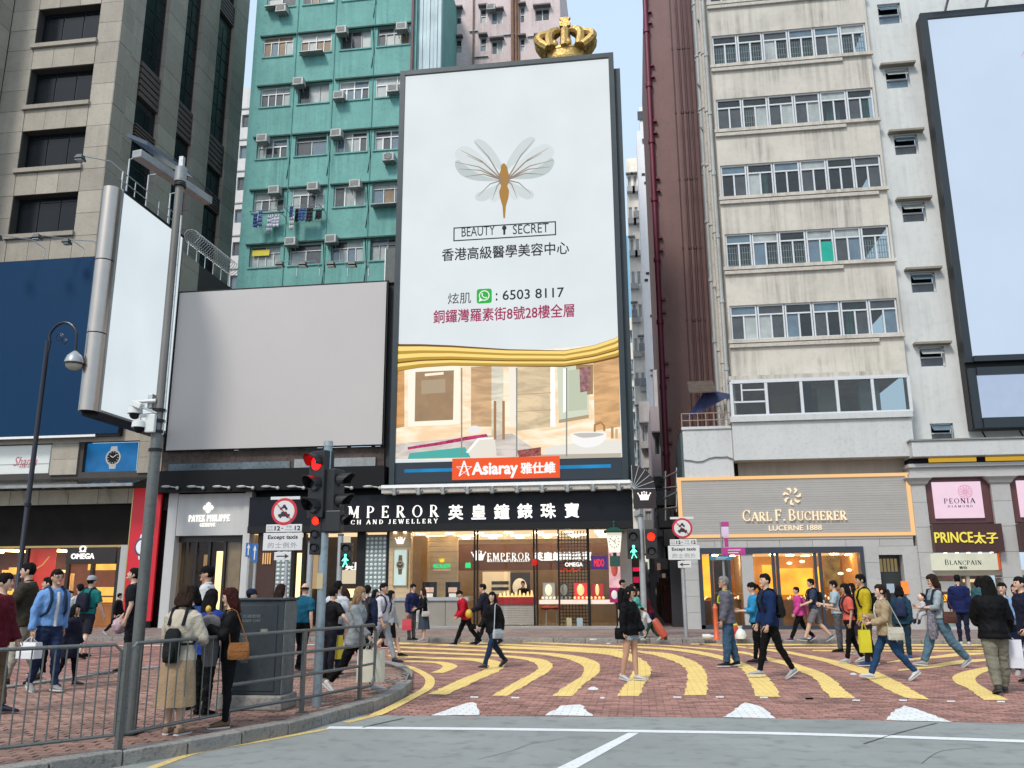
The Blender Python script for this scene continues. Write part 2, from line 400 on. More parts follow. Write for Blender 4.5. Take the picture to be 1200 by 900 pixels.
def paint_mat(name,col):
 "road paint that shows the paver joints below it and wears along them"
 m=mat(name,col,.55,var=.09,scale=1.6,bump=.2,bscale=110,dirt=.12)
 n=m.node_tree.nodes;l=m.node_tree.links;b=n['Principled BSDF']
 src=b.inputs['Base Color'].links[0].from_socket
 g=n.new('ShaderNodeNewGeometry');br=n.new('ShaderNodeTexBrick')
 br.inputs['Scale'].default_value=1;br.inputs['Mortar Size'].default_value=.006;br.inputs['Mortar Smooth'].default_value=.4
 br.inputs['Brick Width'].default_value=.2;br.inputs['Row Height'].default_value=.1;br.inputs['Color1'].default_value=(1,1,1,1)
 br.inputs['Color2'].default_value=(.9,.9,.9,1);br.inputs['Mortar'].default_value=(.45,.4,.35,1)
 mx=n.new('ShaderNodeMix');mx.data_type='RGBA';mx.blend_type='MULTIPLY';mx.inputs[0].default_value=1
 l.new(g.outputs['Position'],br.inputs['Vector']);l.new(src,mx.inputs[6]);l.new(br.outputs[0],mx.inputs[7]);l.new(mx.outputs[2],b.inputs['Base Color'])
 return m
M_yellow=paint_mat('yellow_road_paint',(0.84,0.61,0.20))
M_white2=paint_mat('white_paver_paint',(0.74,0.76,0.76))
def inside(p,poly):
 x,y=p;r=False;j=len(poly)-1
 for i in range(len(poly)):
  xi,yi=poly[i];xj,yj=poly[j]
  if(yi>y)!=(yj>y)and x<(xj-xi)*(y-yi)/(yj-yi)+xi:r=not r
  j=i
 return r
def g2(px,py,z=0.0):v=G(px,py,z);return(v.x,v.y)
KY=25.25
PZ=0.12
front=[g2(*p)for p in((380,838.2),(440,838.7),(740,840),(960,843),(1200,848),(1300,850.5))]
front=[(-30,front[0][1]-.1)]+front+[(26,front[-1][1]-.35)]
tag(MB().prismz([(-300,-120),(300,-120),(300,500),(-300,500)],-.4,-.08).build('ground',M_ground),kind='structure')
asph=[(-60,-40),(60,-40),(60,front[-1][1]-.6)]+front[::-1]+[(-60,front[0][1])]
road=MB()
road.prismz(asph,-.2,0.0)
tag(road.build('road',M_asph),kind='structure')
CROSS=bpy.data.objects.new('brick_crossing',None)
base=MB().prismz([(-45,front[0][1])]+front+[(45,front[-1][1]),(45,KY),(-45,KY)],-.2,-.014)
CROSS=tag(base.build('brick_crossing',M_mortar),kind='structure')
# near pavement island: front (kerb) edge then the back edge
isl_front=[g2(*p,z=PZ)for p in((-160,925),(60,893),(150,879),(212,869.5),(252,862.5),(329,849),(397,832),(446,818.5),(468,808),(480,797),(481,789),(471,782),(456,777.5))]
isl_back=[g2(*p,z=PZ)for p in((400,772),(300,776),(145,787),(14,807),(-160,835))]
ISL=isl_front+isl_back
def paver(mb,x,y,w,d,z,h,rot=0.0,cx=0,cy=0):
 c,s=math.cos(rot),math.sin(rot)
 P=[]
 for zz,k in((z-h,0),(z,.0025)):
  for a,b in((-1,-1),(1,-1),(1,1),(-1,1)):
   u=x-cx+a*(w/2-k);v=y-cy+b*(d/2-k);P.append((cx+u*c-v*s,cy+u*s+v*c,zz))
 return mb.add(P,[(4,5,6,7),(0,1,5,4),(1,2,6,5),(2,3,7,6),(3,0,4,7)])
def lay_pavers(poly,x0,x1,y0,y1,z,m,parent,seed,cam_ok,hole=None):
 r=random.Random(seed);cells=[]
 ny=int((y1-y0)/.1)
 for j in range(ny):
  y=y0+.1*j+.05;off=.1*(j%2)
  for i in range(int((x1-x0)/.2)+1):
   x=x0+.2*i+off
   if not inside((x,y),poly):continue
   if hole and inside((x,y),hole):continue
   if not cam_ok(x,y):continue
   cells.append((x*x+y*y,x,y))
 cells.sort()
 protos=[paver(MB(),0,0,.186,.087,0,.02).mesh('brick',m)for _ in range(1)]
 for d,x,y in cells[:300]:
  o=bpy.data.objects.new('brick',protos[0]);COL.objects.link(o);o.parent=parent
  o.location=Vector((x+r.uniform(-.002,.002),y+r.uniform(-.002,.002),z+r.uniform(-.006,.002)))-W0(parent)
  o.rotation_euler=(r.uniform(-.012,.012),r.uniform(-.008,.008),r.uniform(-.01,.01))
 mb=MB()
 for d,x,y in cells[300:]:paver(mb,x+r.uniform(-.002,.002),y+r.uniform(-.002,.002),.186,.087,z+r.uniform(-.004,.0015),.02)
 if mb.v:tag(mb.build('brick_paving',m,parent),kind='stuff')
def in_view(x,y):
 return-0.80*y-1.5<x<.50*y+1.8
cr_poly=front+[(26,KY),(-30,KY)]
lay_pavers(cr_poly,-20,16,round(front[1][1],1),KY,0.0,M_brick,CROSS,3,in_view,ISL)
PAV=tag(MB().prismz(ISL,-.1,PZ-.014).build('near_pavement',M_mortar),kind='structure')
inner=ISL
def in_isl(x,y):return in_view(x,y)and min((x-a[0])**2+(y-a[1])**2 for a in ISL_S)>.17**2
ISL_S=[]
for k in range(len(isl_front)-1):
 a,b=Vector(isl_front[k]),Vector(isl_front[k+1]);n=max(1,int((b-a).length/.08))
 for i in range(n+1):ISL_S.append(tuple(a.lerp(b,i/n)))
lay_pavers(ISL,-17,-1,7,20,PZ,M_brick2,PAV,4,in_isl)
# kerb stones round the island
def kerb_run(pts,w,parent,name='kerb_stone',z=PZ,L=.9):
 d=[];tot=0
 for a,b in zip(pts,pts[1:]):d.append((tot,tot+(Vector(b)-Vector(a)).length));tot=d[-1][1]
 def at(t):
  for k,(s,e)in enumerate(d):
   if t<=e+1e-6:return Vector(pts[k]).lerp(Vector(pts[k+1]),(t-s)/(e-s))
  return Vector(pts[-1])
 n=max(1,round(tot/L))
 for i in range(n):
  a,b=at(tot*i/n+.006),at(tot*(i+1)/n-.006)
  q=(b-a).normalized();nn=Vector((-q.y,q.x))*w
  zz=z+.006+.004*((i*7)%3)
  MB().prismz([a-nn*.3,b-nn*.3,b+nn,a+nn],-.05,zz).build(name,M_kerb,parent,bevel=.012)
kerb_run(isl_front[:10],.15,PAV,L=.62)
kerb_run([g2(*p)for p in((480,797),(481,789),(471,782),(456,777.5),(400,772),(300,776),(145,787),(14,807),(-160,835))],.15,PAV,z=.05)
# grooved quadrant of paving at the pavement tip
tp=MB();c0=G(420,796,PZ)
for k in range(9):
 r_=.35+.13*k
 pts=[(c0.x+r_*math.cos(a),c0.y+r_*1.25*math.sin(a),PZ+.006)for a in[rad(-35+10*i)for i in range(11)]]
 pts=[p for p in pts if inside((p[0],p[1]),ISL)]
 if len(pts)>2:tp.tube(pts,.010,5)
tag(tp.build('curved_groove',M_kerb,PAV),kind='stuff')
# far pavement with its kerb
M_fpav=mat('far_paving',(0.20,0.15,0.135),.8,var=.2,scale=1.2,bump=.4,bscale=20,dirt=.3)
FP=tag(MB().prismz([(-45,KY+.16),(45,KY+.16),(45,31.6),(-45,31.6)],-.1,PZ).build('far_pavement',M_fpav),kind='structure')
tag(MB().prismz([(-.6,31.6),(1.95,31.6),(1.95,70),(-.6,70)],-.1,PZ-.004).build('alley_floor',M_fpav),kind='structure')
for i in range(52):
 x=-24+.9*i
 bx('kerb_stone',M_kerb,FP,x+.006,x+.894,KY,KY+.15,-.05,PZ+.004,bevel=.012)
sl_=MB()
for i in range(-24*2,17*2):
 for j in range(8):
  if-24<i/2<17:sl_.box(i*.5+.006+(j%2)*.25,i*.5+.494+(j%2)*.25,KY+.17+j*.7,KY+.17+j*.7+.69,PZ,PZ+.006+.002*((i*3+j*5)%3))
tag(sl_.build('paving_slab',mat('paving_slab',(0.21,0.155,0.14),.8,var=.2,scale=1.1,island=.14,bump=.4,bscale=30,dirt=.3),FP),kind='stuff')
# ------------------------------------------------------------------ painted markings
def sheet(name,m,parent,poly,z,jag=0.0,seed=1):
 pts=[]
 r=random.Random(seed)
 n=len(poly)
 for i in range(n):
  a,b=Vector(poly[i]),Vector(poly[(i+1)%n]);L=(b-a).length;k=max(1,int(L/.13))if jag else 1
  k=min(k,60)
  for j in range(k):
   p=a.lerp(b,j/k)
   if jag and j:p=p+Vector((r.uniform(-jag,jag),r.uniform(-jag,jag)))
   pts.append((p.x,p.y))
 bm=bmesh.new();off=W0(parent)
 f=bm.faces.new([bm.verts.new((p[0]-off.x,p[1]-off.y,z-off.z))for p in pts])
 bm.normal_update()
 if f.normal.z<0:f.normal_flip()
 bmesh.ops.triangulate(bm,faces=[f])
 me=bpy.data.meshes.new(name);bm.to_mesh(me);bm.free();me.materials.append(m)
 o=bpy.data.objects.new(name,me);COL.objects.link(o);o.parent=parent
 return o
def smooth2(pts,k=4):
 out=[];n=len(pts)
 for i in range(n-1):
  p0,p1,p2,p3=[Vector(pts[min(max(j,0),n-1)])for j in(i-1,i,i+1,i+2)]
  for s in range(k):
   t=s/k
   out.append(tuple(.5*((2*p1)+(p2-p0)*t+(2*p0-5*p1+4*p2-p3)*t*t+(3*p1-p0-3*p2+p3)*t**3)))
 out.append(tuple(pts[-1]));return out
def PA(l):return[(440+x/4,740+y/4)for x,y in l]
def PB(l):return[(700+x/4.615,740+y/4.615)for x,y in l]
def PC(l):return[(940+x/4.615,740+y/4.615)for x,y in l]
STR=[(PA([(80,132),(200,138),(300,142),(350,148),(385,163),(360,180),(318,195)]),PA([(80,141),(250,147),(300,155),(315,165),(300,178),(258,194)])),(PA([(60,110),(250,120),(450,125),(540,132),(590,145),(605,160),(580,185),(480,230),(330,298)]),PA([(60,118),(250,129),(420,135),(500,148),(535,165),(500,185),(400,225),(245,295)])),(PA([(60,88),(300,98),(550,108),(680,118),(780,130),(825,150),(825,180),(760,220),(615,303)]),PA([(60,95),(300,106),(520,115),(640,125),(720,138),(762,165),(740,195),(640,245),(545,302)])),(PA([(60,68),(400,82),(700,95),(850,104),(960,118),(1030,140),(1055,165),(1040,200),(980,245),(920,305)]),PA([(60,76),(400,90),(700,104),(800,112),(900,130),(960,155),(980,180),(960,215),(900,250),(830,303)])),([(455,752.5),(615,758),(700,761),(732,764),(752,772.5),(762,781),(763,788),(756,801),(749,816)],[(455,754.5),(615,761),(700,766),(728,771.5),(741,776),(744,783),(739,792),(723,816)]),([(540,752)]+PB([(0,90),(150,97),(250,107),(380,118),(450,135),(530,165),(580,205),(595,260),(593,345)]),[(540,753.7)]+PB([(0,98),(150,106),(250,118),(350,140),(420,165),(470,195),(487,230),(485,290),(470,345)])),([(590,750.8)]+PB([(240,82),(450,95),(600,115),(700,140),(780,165),(860,200),(930,255),(995,355)]),[(590,752.2)]+PB([(240,91),(450,109),(600,135),(690,160),(760,190),(800,225),(830,280),(860,352)])),(PB([(200,68),(350,72),(750,105),(900,135),(1060,170),(1120,190)])+PC([(90,215),(170,260),(230,315),(290,362)]),PB([(200,72),(350,78),(750,115),(900,155),(1000,178),(1080,210)])+PC([(60,250),(100,300),(155,360)])),([(820,754.5)]+PB([(760,80),(1000,103)])+PC([(0,122),(150,150),(290,185),(420,225),(550,290),(690,370)]),[(820,755.6)]+PB([(760,86),(1000,116)])+PC([(0,136),(120,165),(210,195),(300,225),(380,270),(460,315),(560,360)])),(PC([(-600,66),(0,68),(1000,70),(1200,72)]),PC([(-600,71),(0,76),(1000,78),(1200,80)])),(PC([(-300,84),(0,86),(1100,88),(1200,89)]),PC([(-300,88),(0,92),(1100,95),(1200,96)])),(PC([(60,101),(1000,103)]),PC([(60,108),(1000,110)])),(PC([(460,165),(560,150),(700,135),(850,117),(980,115)]),PC([(460,171),(600,156),(760,142),(980,124)])),(PC([(520,208),(700,180),(850,157),(1060,145)]),PC([(520,214),(700,198),(900,170),(1060,156)])),(PC([(1190,172),(1110,180),(1000,192),(880,215),(820,240),(815,262),(840,285),(900,310),(980,372)]),PC([(1190,195),(1110,200),(1000,217),(945,245),(940,270),(970,295),(1040,335),(1120,372)])),]
for i,(a,b)in enumerate(STR):
 A_=smooth2([g2(*p)for p in a]);B_=smooth2([g2(*p)for p in b])
 sheet('yellow_stripe',M_yellow,CROSS,A_+B_[::-1],.0042,.026,20+i)
cx_=300+0
for y0_ in(746.0+4.5,):
 sheet('yellow_stripe',M_yellow,CROSS,[g2(430,750.6),g2(640,751.6),g2(640,750.4),g2(430,749.4)],.0042)
TRI=[PA([(260,395),(330,370),(400,345),(455,332),(475,345),(485,393)]),PA([(795,395),(870,348),(960,343),(1020,398)]),PB([(675,465),(800,385),(860,400),(910,425),(965,472)]),PC([(455,480),(480,440),(550,402),(620,420),(810,492)])]
for i,t in enumerate(TRI):sheet('white_marker',M_white2,CROSS,[g2(*p)for p in t],.0042,.02,50+i)
DSH=PB([(432,356),(662,355),(900,358),(1146,363)])+PC([(38,363),(292,373),(545,373),(805,378),(1075,380)])+PA([(463,308),(655,311)])
for i,(x,y)in enumerate(DSH):sheet('white_dash',M_white2,CROSS,[g2(x-4.5,y-.8),g2(x+4.5,y-.6),g2(x+5,y+1),g2(x-4.5,y+.9)],.0042,.01,70+i)
for i,(x,y,s)in enumerate(((695,807,6),(1000,790,4),(706,818,3))):sheet('white_scuff',M_white2,CROSS,[g2(x+s*math.cos(a)*(1+.3*math.sin(3*a)),y+s*.35*math.sin(a))for a in[k*PI/5 for k in range(10)]],.0042,.02,90+i)
def band(name,m,parent,pts,w,z,k=4,jag=0.0):
 p=[Vector(q)for q in smooth2([g2(*q)for q in pts],k)];L=[];R_=[]
 for i in range(len(p)):
  d=(p[min(i+1,len(p)-1)]-p[max(i-1,0)]).normalized();n=Vector((-d.y,d.x))*w/2
  L.append(tuple(p[i]+n));R_.append(tuple(p[i]-n))
 return sheet(name,m,parent,L+R_[::-1],z,jag)
M_yel2=mat('yellow_kerb_paint',(0.62,0.46,0.17),.6,var=.2,scale=5,bump=.3,bscale=120,dirt=.5)
RD=bpy.data.objects['road']
band('white_line',M_white_paint,RD,[(384,853),(560,854.5),(740,857),(940,860.5),(1200,869),(1300,873)],.17,.004)
sheet('white_line',M_white_paint,RD,[g2(736,859.2),g2(749,859.2),g2(672,903),g2(648,903)],.004)
band('yellow_line',M_yel2,RD,[(384,854.5),(304,869),(235,881),(181,899),(150,910)],.10,.004)
band('yellow_line',M_yellow,CROSS,PA([(60,150),(150,165),(200,185),(245,212),(256,237),(240,268),(180,303),(120,335),(60,366),(0,393)]),.16,.0046)
band('yellow_line',M_yel2,RD,[(441,838),(425,842),(405,847)],.12,.004)
band('white_line',M_white_paint,CROSS,[(70,757),(300,756),(425,755)],.25,.005)
for i_,pts_ in enumerate((((560,890),(600,880),(622,872),(660,866)),((1080,895),(1105,880),(1160,876)))):band('road_crack',mat('crack_dark',(.09,.095,.095),.9),RD,list(pts_),.007,.0035,5,.008)
# tar seams and a patch on the asphalt
M_tar=mat('tar_seam',(0.06,0.065,0.07),.5,var=.2)
band('tar_seam',M_tar,RD,[(425,853),(445,848),(473,842)],.035,.0045,jag=.004)
band('tar_seam',M_tar,RD,[(1012,872),(1050,860),(1098,847.5)],.02,.0045,jag=.004)
# ================================================================== BUILDINGS, LEFT
def pp(pts,y):return[(v.x,v.z)for v in(Yp(a,b,y)for a,b in pts)]
def flat(name,m,parent,pts,y,ext=.004,**k):
 "flat print or thin plate: outline seen at pixels pts, front at y-ext, back at y"
 return MB().prismy(pp(pts,y)[::-1],y-ext,y).build(name,m,parent,**k)
M_stone=mat('beige_stone',(0.315,0.28,0.23),.7,var=.10,scale=1.3,bump=.25,bscale=60,island=.06,objv=.12,dirt=.12,streak=.12)
M_joint=mat('stone_joint',(0.05,0.045,0.04),.9,var=.1)
M_dglass=mat('dark_window_glass',(0.008,0.010,0.013),.12,var=.25,scale=.7,spec=.25)
M_dframe=mat('dark_bronze_frame',(0.03,0.028,0.027),.4,metal=.5,var=.1)
M_louv=mat('brown_louvre',(0.09,0.062,0.055),.55,var=.15,scale=3)
M_black=mat('black_panel',(0.004,0.004,0.005),.5,spec=.2,var=.15,scale=2)
M_blackm=mat('black_metal',(0.007,0.007,0.008),.45,spec=.3,var=.1)
M_steel=mat('brushed_steel',(0.46,0.41,0.365),.3,metal=1.0,var=.06,scale=2,bump=.05)
M_grey=mat('grey_metal',(0.26,0.27,0.27),.5,metal=.4,var=.18,scale=3,streak=.25,dirt=.2)
M_galv=mat('galvanised_steel',(0.40,0.42,0.43),.45,metal=.6,var=.14,scale=5,streak=.2,dirt=.25)
M_white=mat('white_paint',(0.72,0.72,0.71),.5,var=.05,scale=2,streak=.08)
M_gold=mat('gold',(0.43,0.29,0.105),.5,metal=.9,var=.55,scale=9,bump=1.0,bscale=14)
M_brass=mat('brass_trim',(0.5,0.36,0.15),.35,metal=.8,var=.1)
E_white=emat('white_light',(1,.98,.95),1.6)
E_warm=emat('warm_light',(1,.72,.34),2.0)
E_amber=emat('amber_light',(1,.52,.09),1.3,var=.25,scale=2)
G_shop=glassm('shop_glass',tint=(.98,.98,.97),refl=.012,clear=.97)
# ---- tower with stone cladding
YT=31.3
zt=[Yp(78,8.3,YT).z,Yp(69,79,YT).z,Yp(60,151.5,YT).z,Yp(50,227.5,YT).z]
S=(zt[0]-zt[3])/3;wh=zt[1]-Yp(68,121.7,YT).z
xc=Yp(133,110,YT).x
wx0=Yp(34,100,YT).x;wx1=Yp(107,100,YT).x
xw=Yp(9,60,YT).x
ztop=Xp(290,-60,xc).z;zpod=Yp(60,300,YT).z-.3
TW=thing('stone_clad_tower','beige stone tower with dark wide windows and tall louvred window strips above the blue billboard','office tower',(xc,YT,0))
holes=[]
floors=[zt[0]+S*k for k in range(9,0,-1)if zt[0]+S*k<ztop-.5]+zt
holes=[(wx0,wx1,z-wh,z)for z in floors[-6:]]
side=[Xp(p,0,xc).y for p in(175,199,220,239,258,277,292)]
yd=side[-1]
s_holes=[(side[0],side[1],zpod,ztop),(side[2],side[3],zpod,ztop),(side[4],side[5],zpod,ztop)]
core=MB()
core.wall('y',YT+.03,xw-6,xc-.03,zpod,ztop,holes,.45)
core.wall('x+',xc-.16,YT+.03,yd,zpod,ztop,s_holes,.2)
core.poly([(xw-6,yd,zpod),(xc-.03,yd,zpod),(xc-.03,yd,ztop),(xw-6,yd,ztop)][::-1])
core.poly([(xw-6,YT+.03,ztop),(xc-.03,YT+.03,ztop),(xc-.03,yd,ztop),(xw-6,yd,ztop)])
core.build('wall',M_joint,TW)
for h in holes:
 f=MB();w=h[1]-h[0]
 f.box(h[0]-.02,h[1]+.02,YT+.42,YT+.5,h[2],h[3])
 fo=f.build('window',M_dframe,TW)
 for k in range(3):
  a=h[0]+w*k/3+.035;b=h[0]+w*(k+1)/3-.035
  bx('pane',M_dglass,fo,a,b,YT+.385,YT+.41,h[2]+.06,h[3]-.28)
  bx('pane',M_dglass,fo,a,b,YT+.385,YT+.41,h[3]-.24,h[3]-.05)
 bx('window_sill',M_stone,TW,h[0]-.12,h[1]+.05,YT-.14,YT+.03,h[2]-.2,h[2]-.002)
rows=[]
z=floors[0]+S/3
z=zt[0]+S/3*int((ztop-zt[0])/(S/3))
while z>zpod+.2:rows.append((z-S/3,z));z-=S/3
J=.018
for(a,b)in rows:
 mid=(a+b)/2;inwin=any(h[2]-.05<mid<h[3]+.05 for h in holes)
 bx('stone_panel',M_stone,TW,wx1+J,xc+.0-J/2-.02,YT-.01+rnd.uniform(-.006,.006),YT+.06,a+J,b)
 bx('stone_panel',M_stone,TW,xw+.02,wx0-J,YT-.01+rnd.uniform(-.006,.006),YT+.06,a+J,b)
 if not inwin and b<zt[0]+2*S:
  n=3
  for k in range(n):
   bx('stone_panel',M_stone,TW,wx0+(wx1-wx0)*k/n+J/2,wx0+(wx1-wx0)*(k+1)/n-J/2,YT-.01+rnd.uniform(-.006,.006),YT+.06,a+J,b)
 prs=[(YT-.01,(YT+side[0])/2+.02),((YT+side[0])/2+.12,side[0]-.01),(side[1]+.01,side[2]-.01),(side[3]+.01,side[4]-.01),(side[5]+.01,side[6])]
 for i,(p,q)in enumerate(prs):
  dx=.0 if i==0 else-.12 if i==1 else .06
  bx('stone_panel',M_stone,TW,xc-.3,xc+dx+rnd.uniform(-.006,.006),p+J/2,q-J/2,a+J,b)
  # window strips of the side: panes, rails, louvre bands at the floors
lz=[]
for px_,py_ in((182,103),(171,163),(267,10)):lz.append(None)
l1=(Xp(180,128,xc).z,Xp(181,84,xc).z);l2=(Xp(171,176,xc).z,Xp(171,152,xc).z)
l0=(Xp(267,22,xc).z,Xp(267,-4,xc).z)
for i,(a,b,_c,_d)in enumerate(s_holes):
 fo=bx('window_strip',M_dframe,TW,xc-.3,xc-.21,a,b,zpod,ztop)
 z=ztop-.4;k=0
 bands=[l1,l2]+([l0]if i==2 else[])
 hgt=S/3
 while z>zpod:
  if not any(q[0]-.1<z-hgt/2<q[1]+.1 for q in bands):
   for c in range(2):
    bx('pane',M_dglass,fo,xc-.205,xc-.185,a+(b-a)*c/2+.04,a+(b-a)*(c+1)/2-.04,z-hgt+.05,z-.05)
  z-=hgt
 for q in bands:
  n=6
  for s in range(n):
   zz=q[0]+(q[1]-q[0])*s/n
   bx('louvre_slat',M_louv,TW,xc-.3,xc-.02,a+.02,b-.02,zz+.02,zz+(q[1]-q[0])/n-.06)
   # projecting wing at the picture's edge
wg=thing('stone_clad_wing','narrow projecting stone wing cut by the left edge of the picture, beside the tower windows','building wing',(xw-.3,29,0))
bx('wall',M_joint,wg,xw-4,xw-.04,29.0,YT+.02,zpod,ztop)
for(a,b)in rows:
 for k in range(3):
  bx('stone_panel',M_stone,wg,xw-.1,xw+rnd.uniform(-.005,.005),29.0+(YT-.03-29.0)*k/3+.01,29.0+(YT-.03-29.0)*(k+1)/3-.01,a+J,b)
 bx('stone_panel',M_stone,wg,xw-3,xw-.12,28.97,29.06,a+J,b)
 # ---- podium
PY=31.0
PD=thing('shop_podium','beige stone podium with a glass canopy over the watch shop at the far left','podium',(Yp(90,620,PY).x,PY,0))
xr=Yp(189,550,PY).x
ztp=Yp(90,299,PY).z
zA=Yp(90,574,PY).z;zB=Yp(90,591,PY).z;zC=Yp(90,640,PY).z;zD=Yp(100,556,PY).z;zE=Yp(90,511,PY).z
xl=-29.5
m=MB();m.wall('y',PY+.05,xl,xr,zB,ztp-.1,[(xl+.1,Yp(60,540,PY).x,zD+.1,Yp(30,520,PY).z),(Yp(96,540,PY).x,Yp(160,540,PY).x,zD+.1,Yp(120,516,PY).z)],.5)
m.poly([(xr,PY+.05,zB),(xr,37,zB),(xr,37,ztp-.1),(xr,PY+.05,ztp-.1)])
m.poly([(xl,PY+.05,ztp-.1),(xr,PY+.05,ztp-.1),(xr,37,ztp-.1),(xl,37,ztp-.1)])
m.poly([(xl,PY+.05,zB),(xl,PY+1.6,zB),(xr,PY+1.6,zB),(xr,PY+.05,zB)])
m.build('wall',M_joint,PD)
# stone blocks: band above the shop, pilasters between the upper signs, right-hand pier
nb=9
for k in range(nb):bx('stone_panel',M_stone,PD,xl+(xr-xl)*k/nb+.01,xl+(xr-xl)*(k+1)/nb-.01,PY-.03,PY+.08,zB,zA)
pil=[(Yp(60,540,PY).x,Yp(91,540,PY).x),(Yp(162,540,PY).x,xr)]
for a,b in pil:
 zz=zD;top=zE
 for q in range(4):
  h_=(zE-zD)/2.5
  if zz+h_>top+.6:break
  bx('stone_panel',M_stone,PD,a,b,PY-.03,PY+.08,zz+.01,min(zz+h_,top+.4));zz+=h_
zz=zE+.4
while zz<ztp-.3:
 bx('stone_panel',M_stone,PD,pil[1][0],pil[1][1],PY-.03,PY+.08,zz+.012,min(zz+1.35,ztp-.1))
 bx('stone_panel',M_stone,PD,xr-.08,xr+.03,PY+.1,PY+1.5,zz+.012,min(zz+1.35,ztp-.1));zz+=1.35
bx('stone_panel',M_stone,PD,xl,pil[1][0]-.01,PY-.02,PY+.08,zE-.25,zE+.5)
# dark recess fascia and its trim
bx('dark_fascia',mat('dark_brown_fascia',(0.006,0.004,0.003),.6,spec=.15,var=.3,scale=1.5,bump=.3),PD,xl,Yp(150,620,PY).x,PY+.12,PY+1.5,zC,zB-.003)
bx('brass_trim',M_brass,PD,xl,Yp(150,640,PY).x,PY+.06,PY+.14,zC-.05,zC+.03)
# glass canopy on ribs
cg=glassm('canopy_glass',tint=(.7,.75,.7),refl=.25,clear=.7,rough=.15)
cx0,cx1=xl,Yp(157,565,PY-1.2).x
ncp=6
for k in range(ncp):
 a=cx0+(cx1-cx0)*k/ncp;b=cx0+(cx1-cx0)*(k+1)/ncp
 MB().hexa([(a+.03,PY-1.2,zA+.02),(b-.03,PY-1.2,zA+.02),(b-.03,PY,zA+.42),(a+.03,PY,zA+.42),(a+.03,PY-1.2,zA+.045),(b-.03,PY-1.2,zA+.045),(b-.03,PY,zA+.445),(a+.03,PY,zA+.445)]).build('canopy_glass',cg,PD)
 r_=MB().bar((a,PY-1.25,zA-.03),(a,PY,zA+.34),.06,.12)
 r_.tube([(a,PY,zA+.02),(a,PY-.6,zA+.06),(a,PY-1.2,zA-.02)],.03,6);r_.build('canopy_rib',M_grey,PD)
bx('canopy_edge',M_grey,PD,cx0,cx1,PY-1.3,PY-1.22,zA-.05,zA+.06)
# blue billboard
BB=thing('blue_billboard','large plain deep blue billboard high on the stone building at the left edge','billboard',(Yp(70,508,30.75).x,30.75,Yp(70,508,30.75).z))
x1b=Yp(150,400,30.7).x;z0b=Yp(70,512,30.7).z;z1b=Yp(60,303,30.7).z
bx('frame',M_blackm,BB,xl,x1b,30.74,30.98,z0b,z1b)
m=mat('blue_print',(0.0012,0.030,0.085),.6,spec=.15,var=.06,scale=.25);bx('printed_sheet',m,BB,xl,x1b-.03,30.70,30.737,z0b+.08,z1b-.04)
bx('bottom_trim',M_white,BB,xl,Yp(112,510,30.7).x,30.67,30.76,z0b-.03,z0b+.06)
lampm=mat('lamp_housing',(0.05,0.055,0.055),.5,var=.1)
def arm_lamp(x,z,L,y=30.7,lab='',dx=0.0):
 t=thing('billboard_floodlight',lab,'floodlight',(x,y,z),'floodlights on arms over the billboards')
 MB().tube([(x,y,z-.1),(x,y,z+.25),(x-dx*.3,y-L*.3,z+.5),(x-dx,y-L,z+.35)],.022,6).build('arm',M_galv,t)
 h=MB().hexa([(x-dx-.16,y-L-.16,z+.2),(x-dx+.16,y-L-.16,z+.2),(x-dx+.16,y-L+.14,z+.14),(x-dx-.16,y-L+.14,z+.14),(x-dx-.1,y-L-.1,z+.36),(x-dx+.1,y-L-.1,z+.36),(x-dx+.1,y-L+.1,z+.36),(x-dx-.1,y-L+.1,z+.36)])
 h.build('lamp_head',lampm,t,bevel=.01)
 bx('lens',mat('lamp_lens',(.5,.52,.5),.2),t,x-dx-.13,x-dx+.13,y-L-.13,y-L+.11,z+.13,z+.145)
for px_,w_ in((52,'floodlight on the longest arm leaning over the left end of the blue billboard'),(98,'floodlight on an arm over the right half of the blue billboard'),(120,'floodlight nearest the steel blade sign over the blue billboard')):
 v=Yp(px_,298,30.7);arm_lamp(v.x,v.z,1.4 if px_<100 else .9,lab=w_,dx=1.1 if px_<100 else 1.0)
 # upper signs of the podium
SG=thing('white_sign_panel','white sign panel with faint pink script above the canopy at the left edge','sign',(Yp(30,556,PY).x,PY+.1,Yp(30,556,PY).z))
x0,x1,z0,z1=Rp(0,522,58,556,PY+.2)
bx('panel',mat('sign_white',(0.50,0.52,0.50),.4,var=.04,emit=(.6,.62,.6),es=.12),SG,x0-.6,x1,PY+.2,PY+.3,z0,z1)
pk=mat('pink_print',(0.5,0.12,0.17),.5)
a=Rp(16,535,43,546,PY+.2);o=put_text('Shama',a[0],a[1],a[2],a[3],PY+.2,pk,SG,bold=.0,ext=.01)
for v in o.data.vertices:v.co.x+=(v.co.z-o.data.vertices[0].co.z)*.3
a=Rp(22,539+7,40,541+7.5,PY+.2);put_text('YOUR HOME',a[0],a[1],a[2],a[3],PY+.2,pk,SG,ext=.01)
bx('fold_line',M_grey,SG,x0-.6,x1,PY+.19,PY+.2,z0+.34*(z1-z0),z0+.36*(z1-z0))
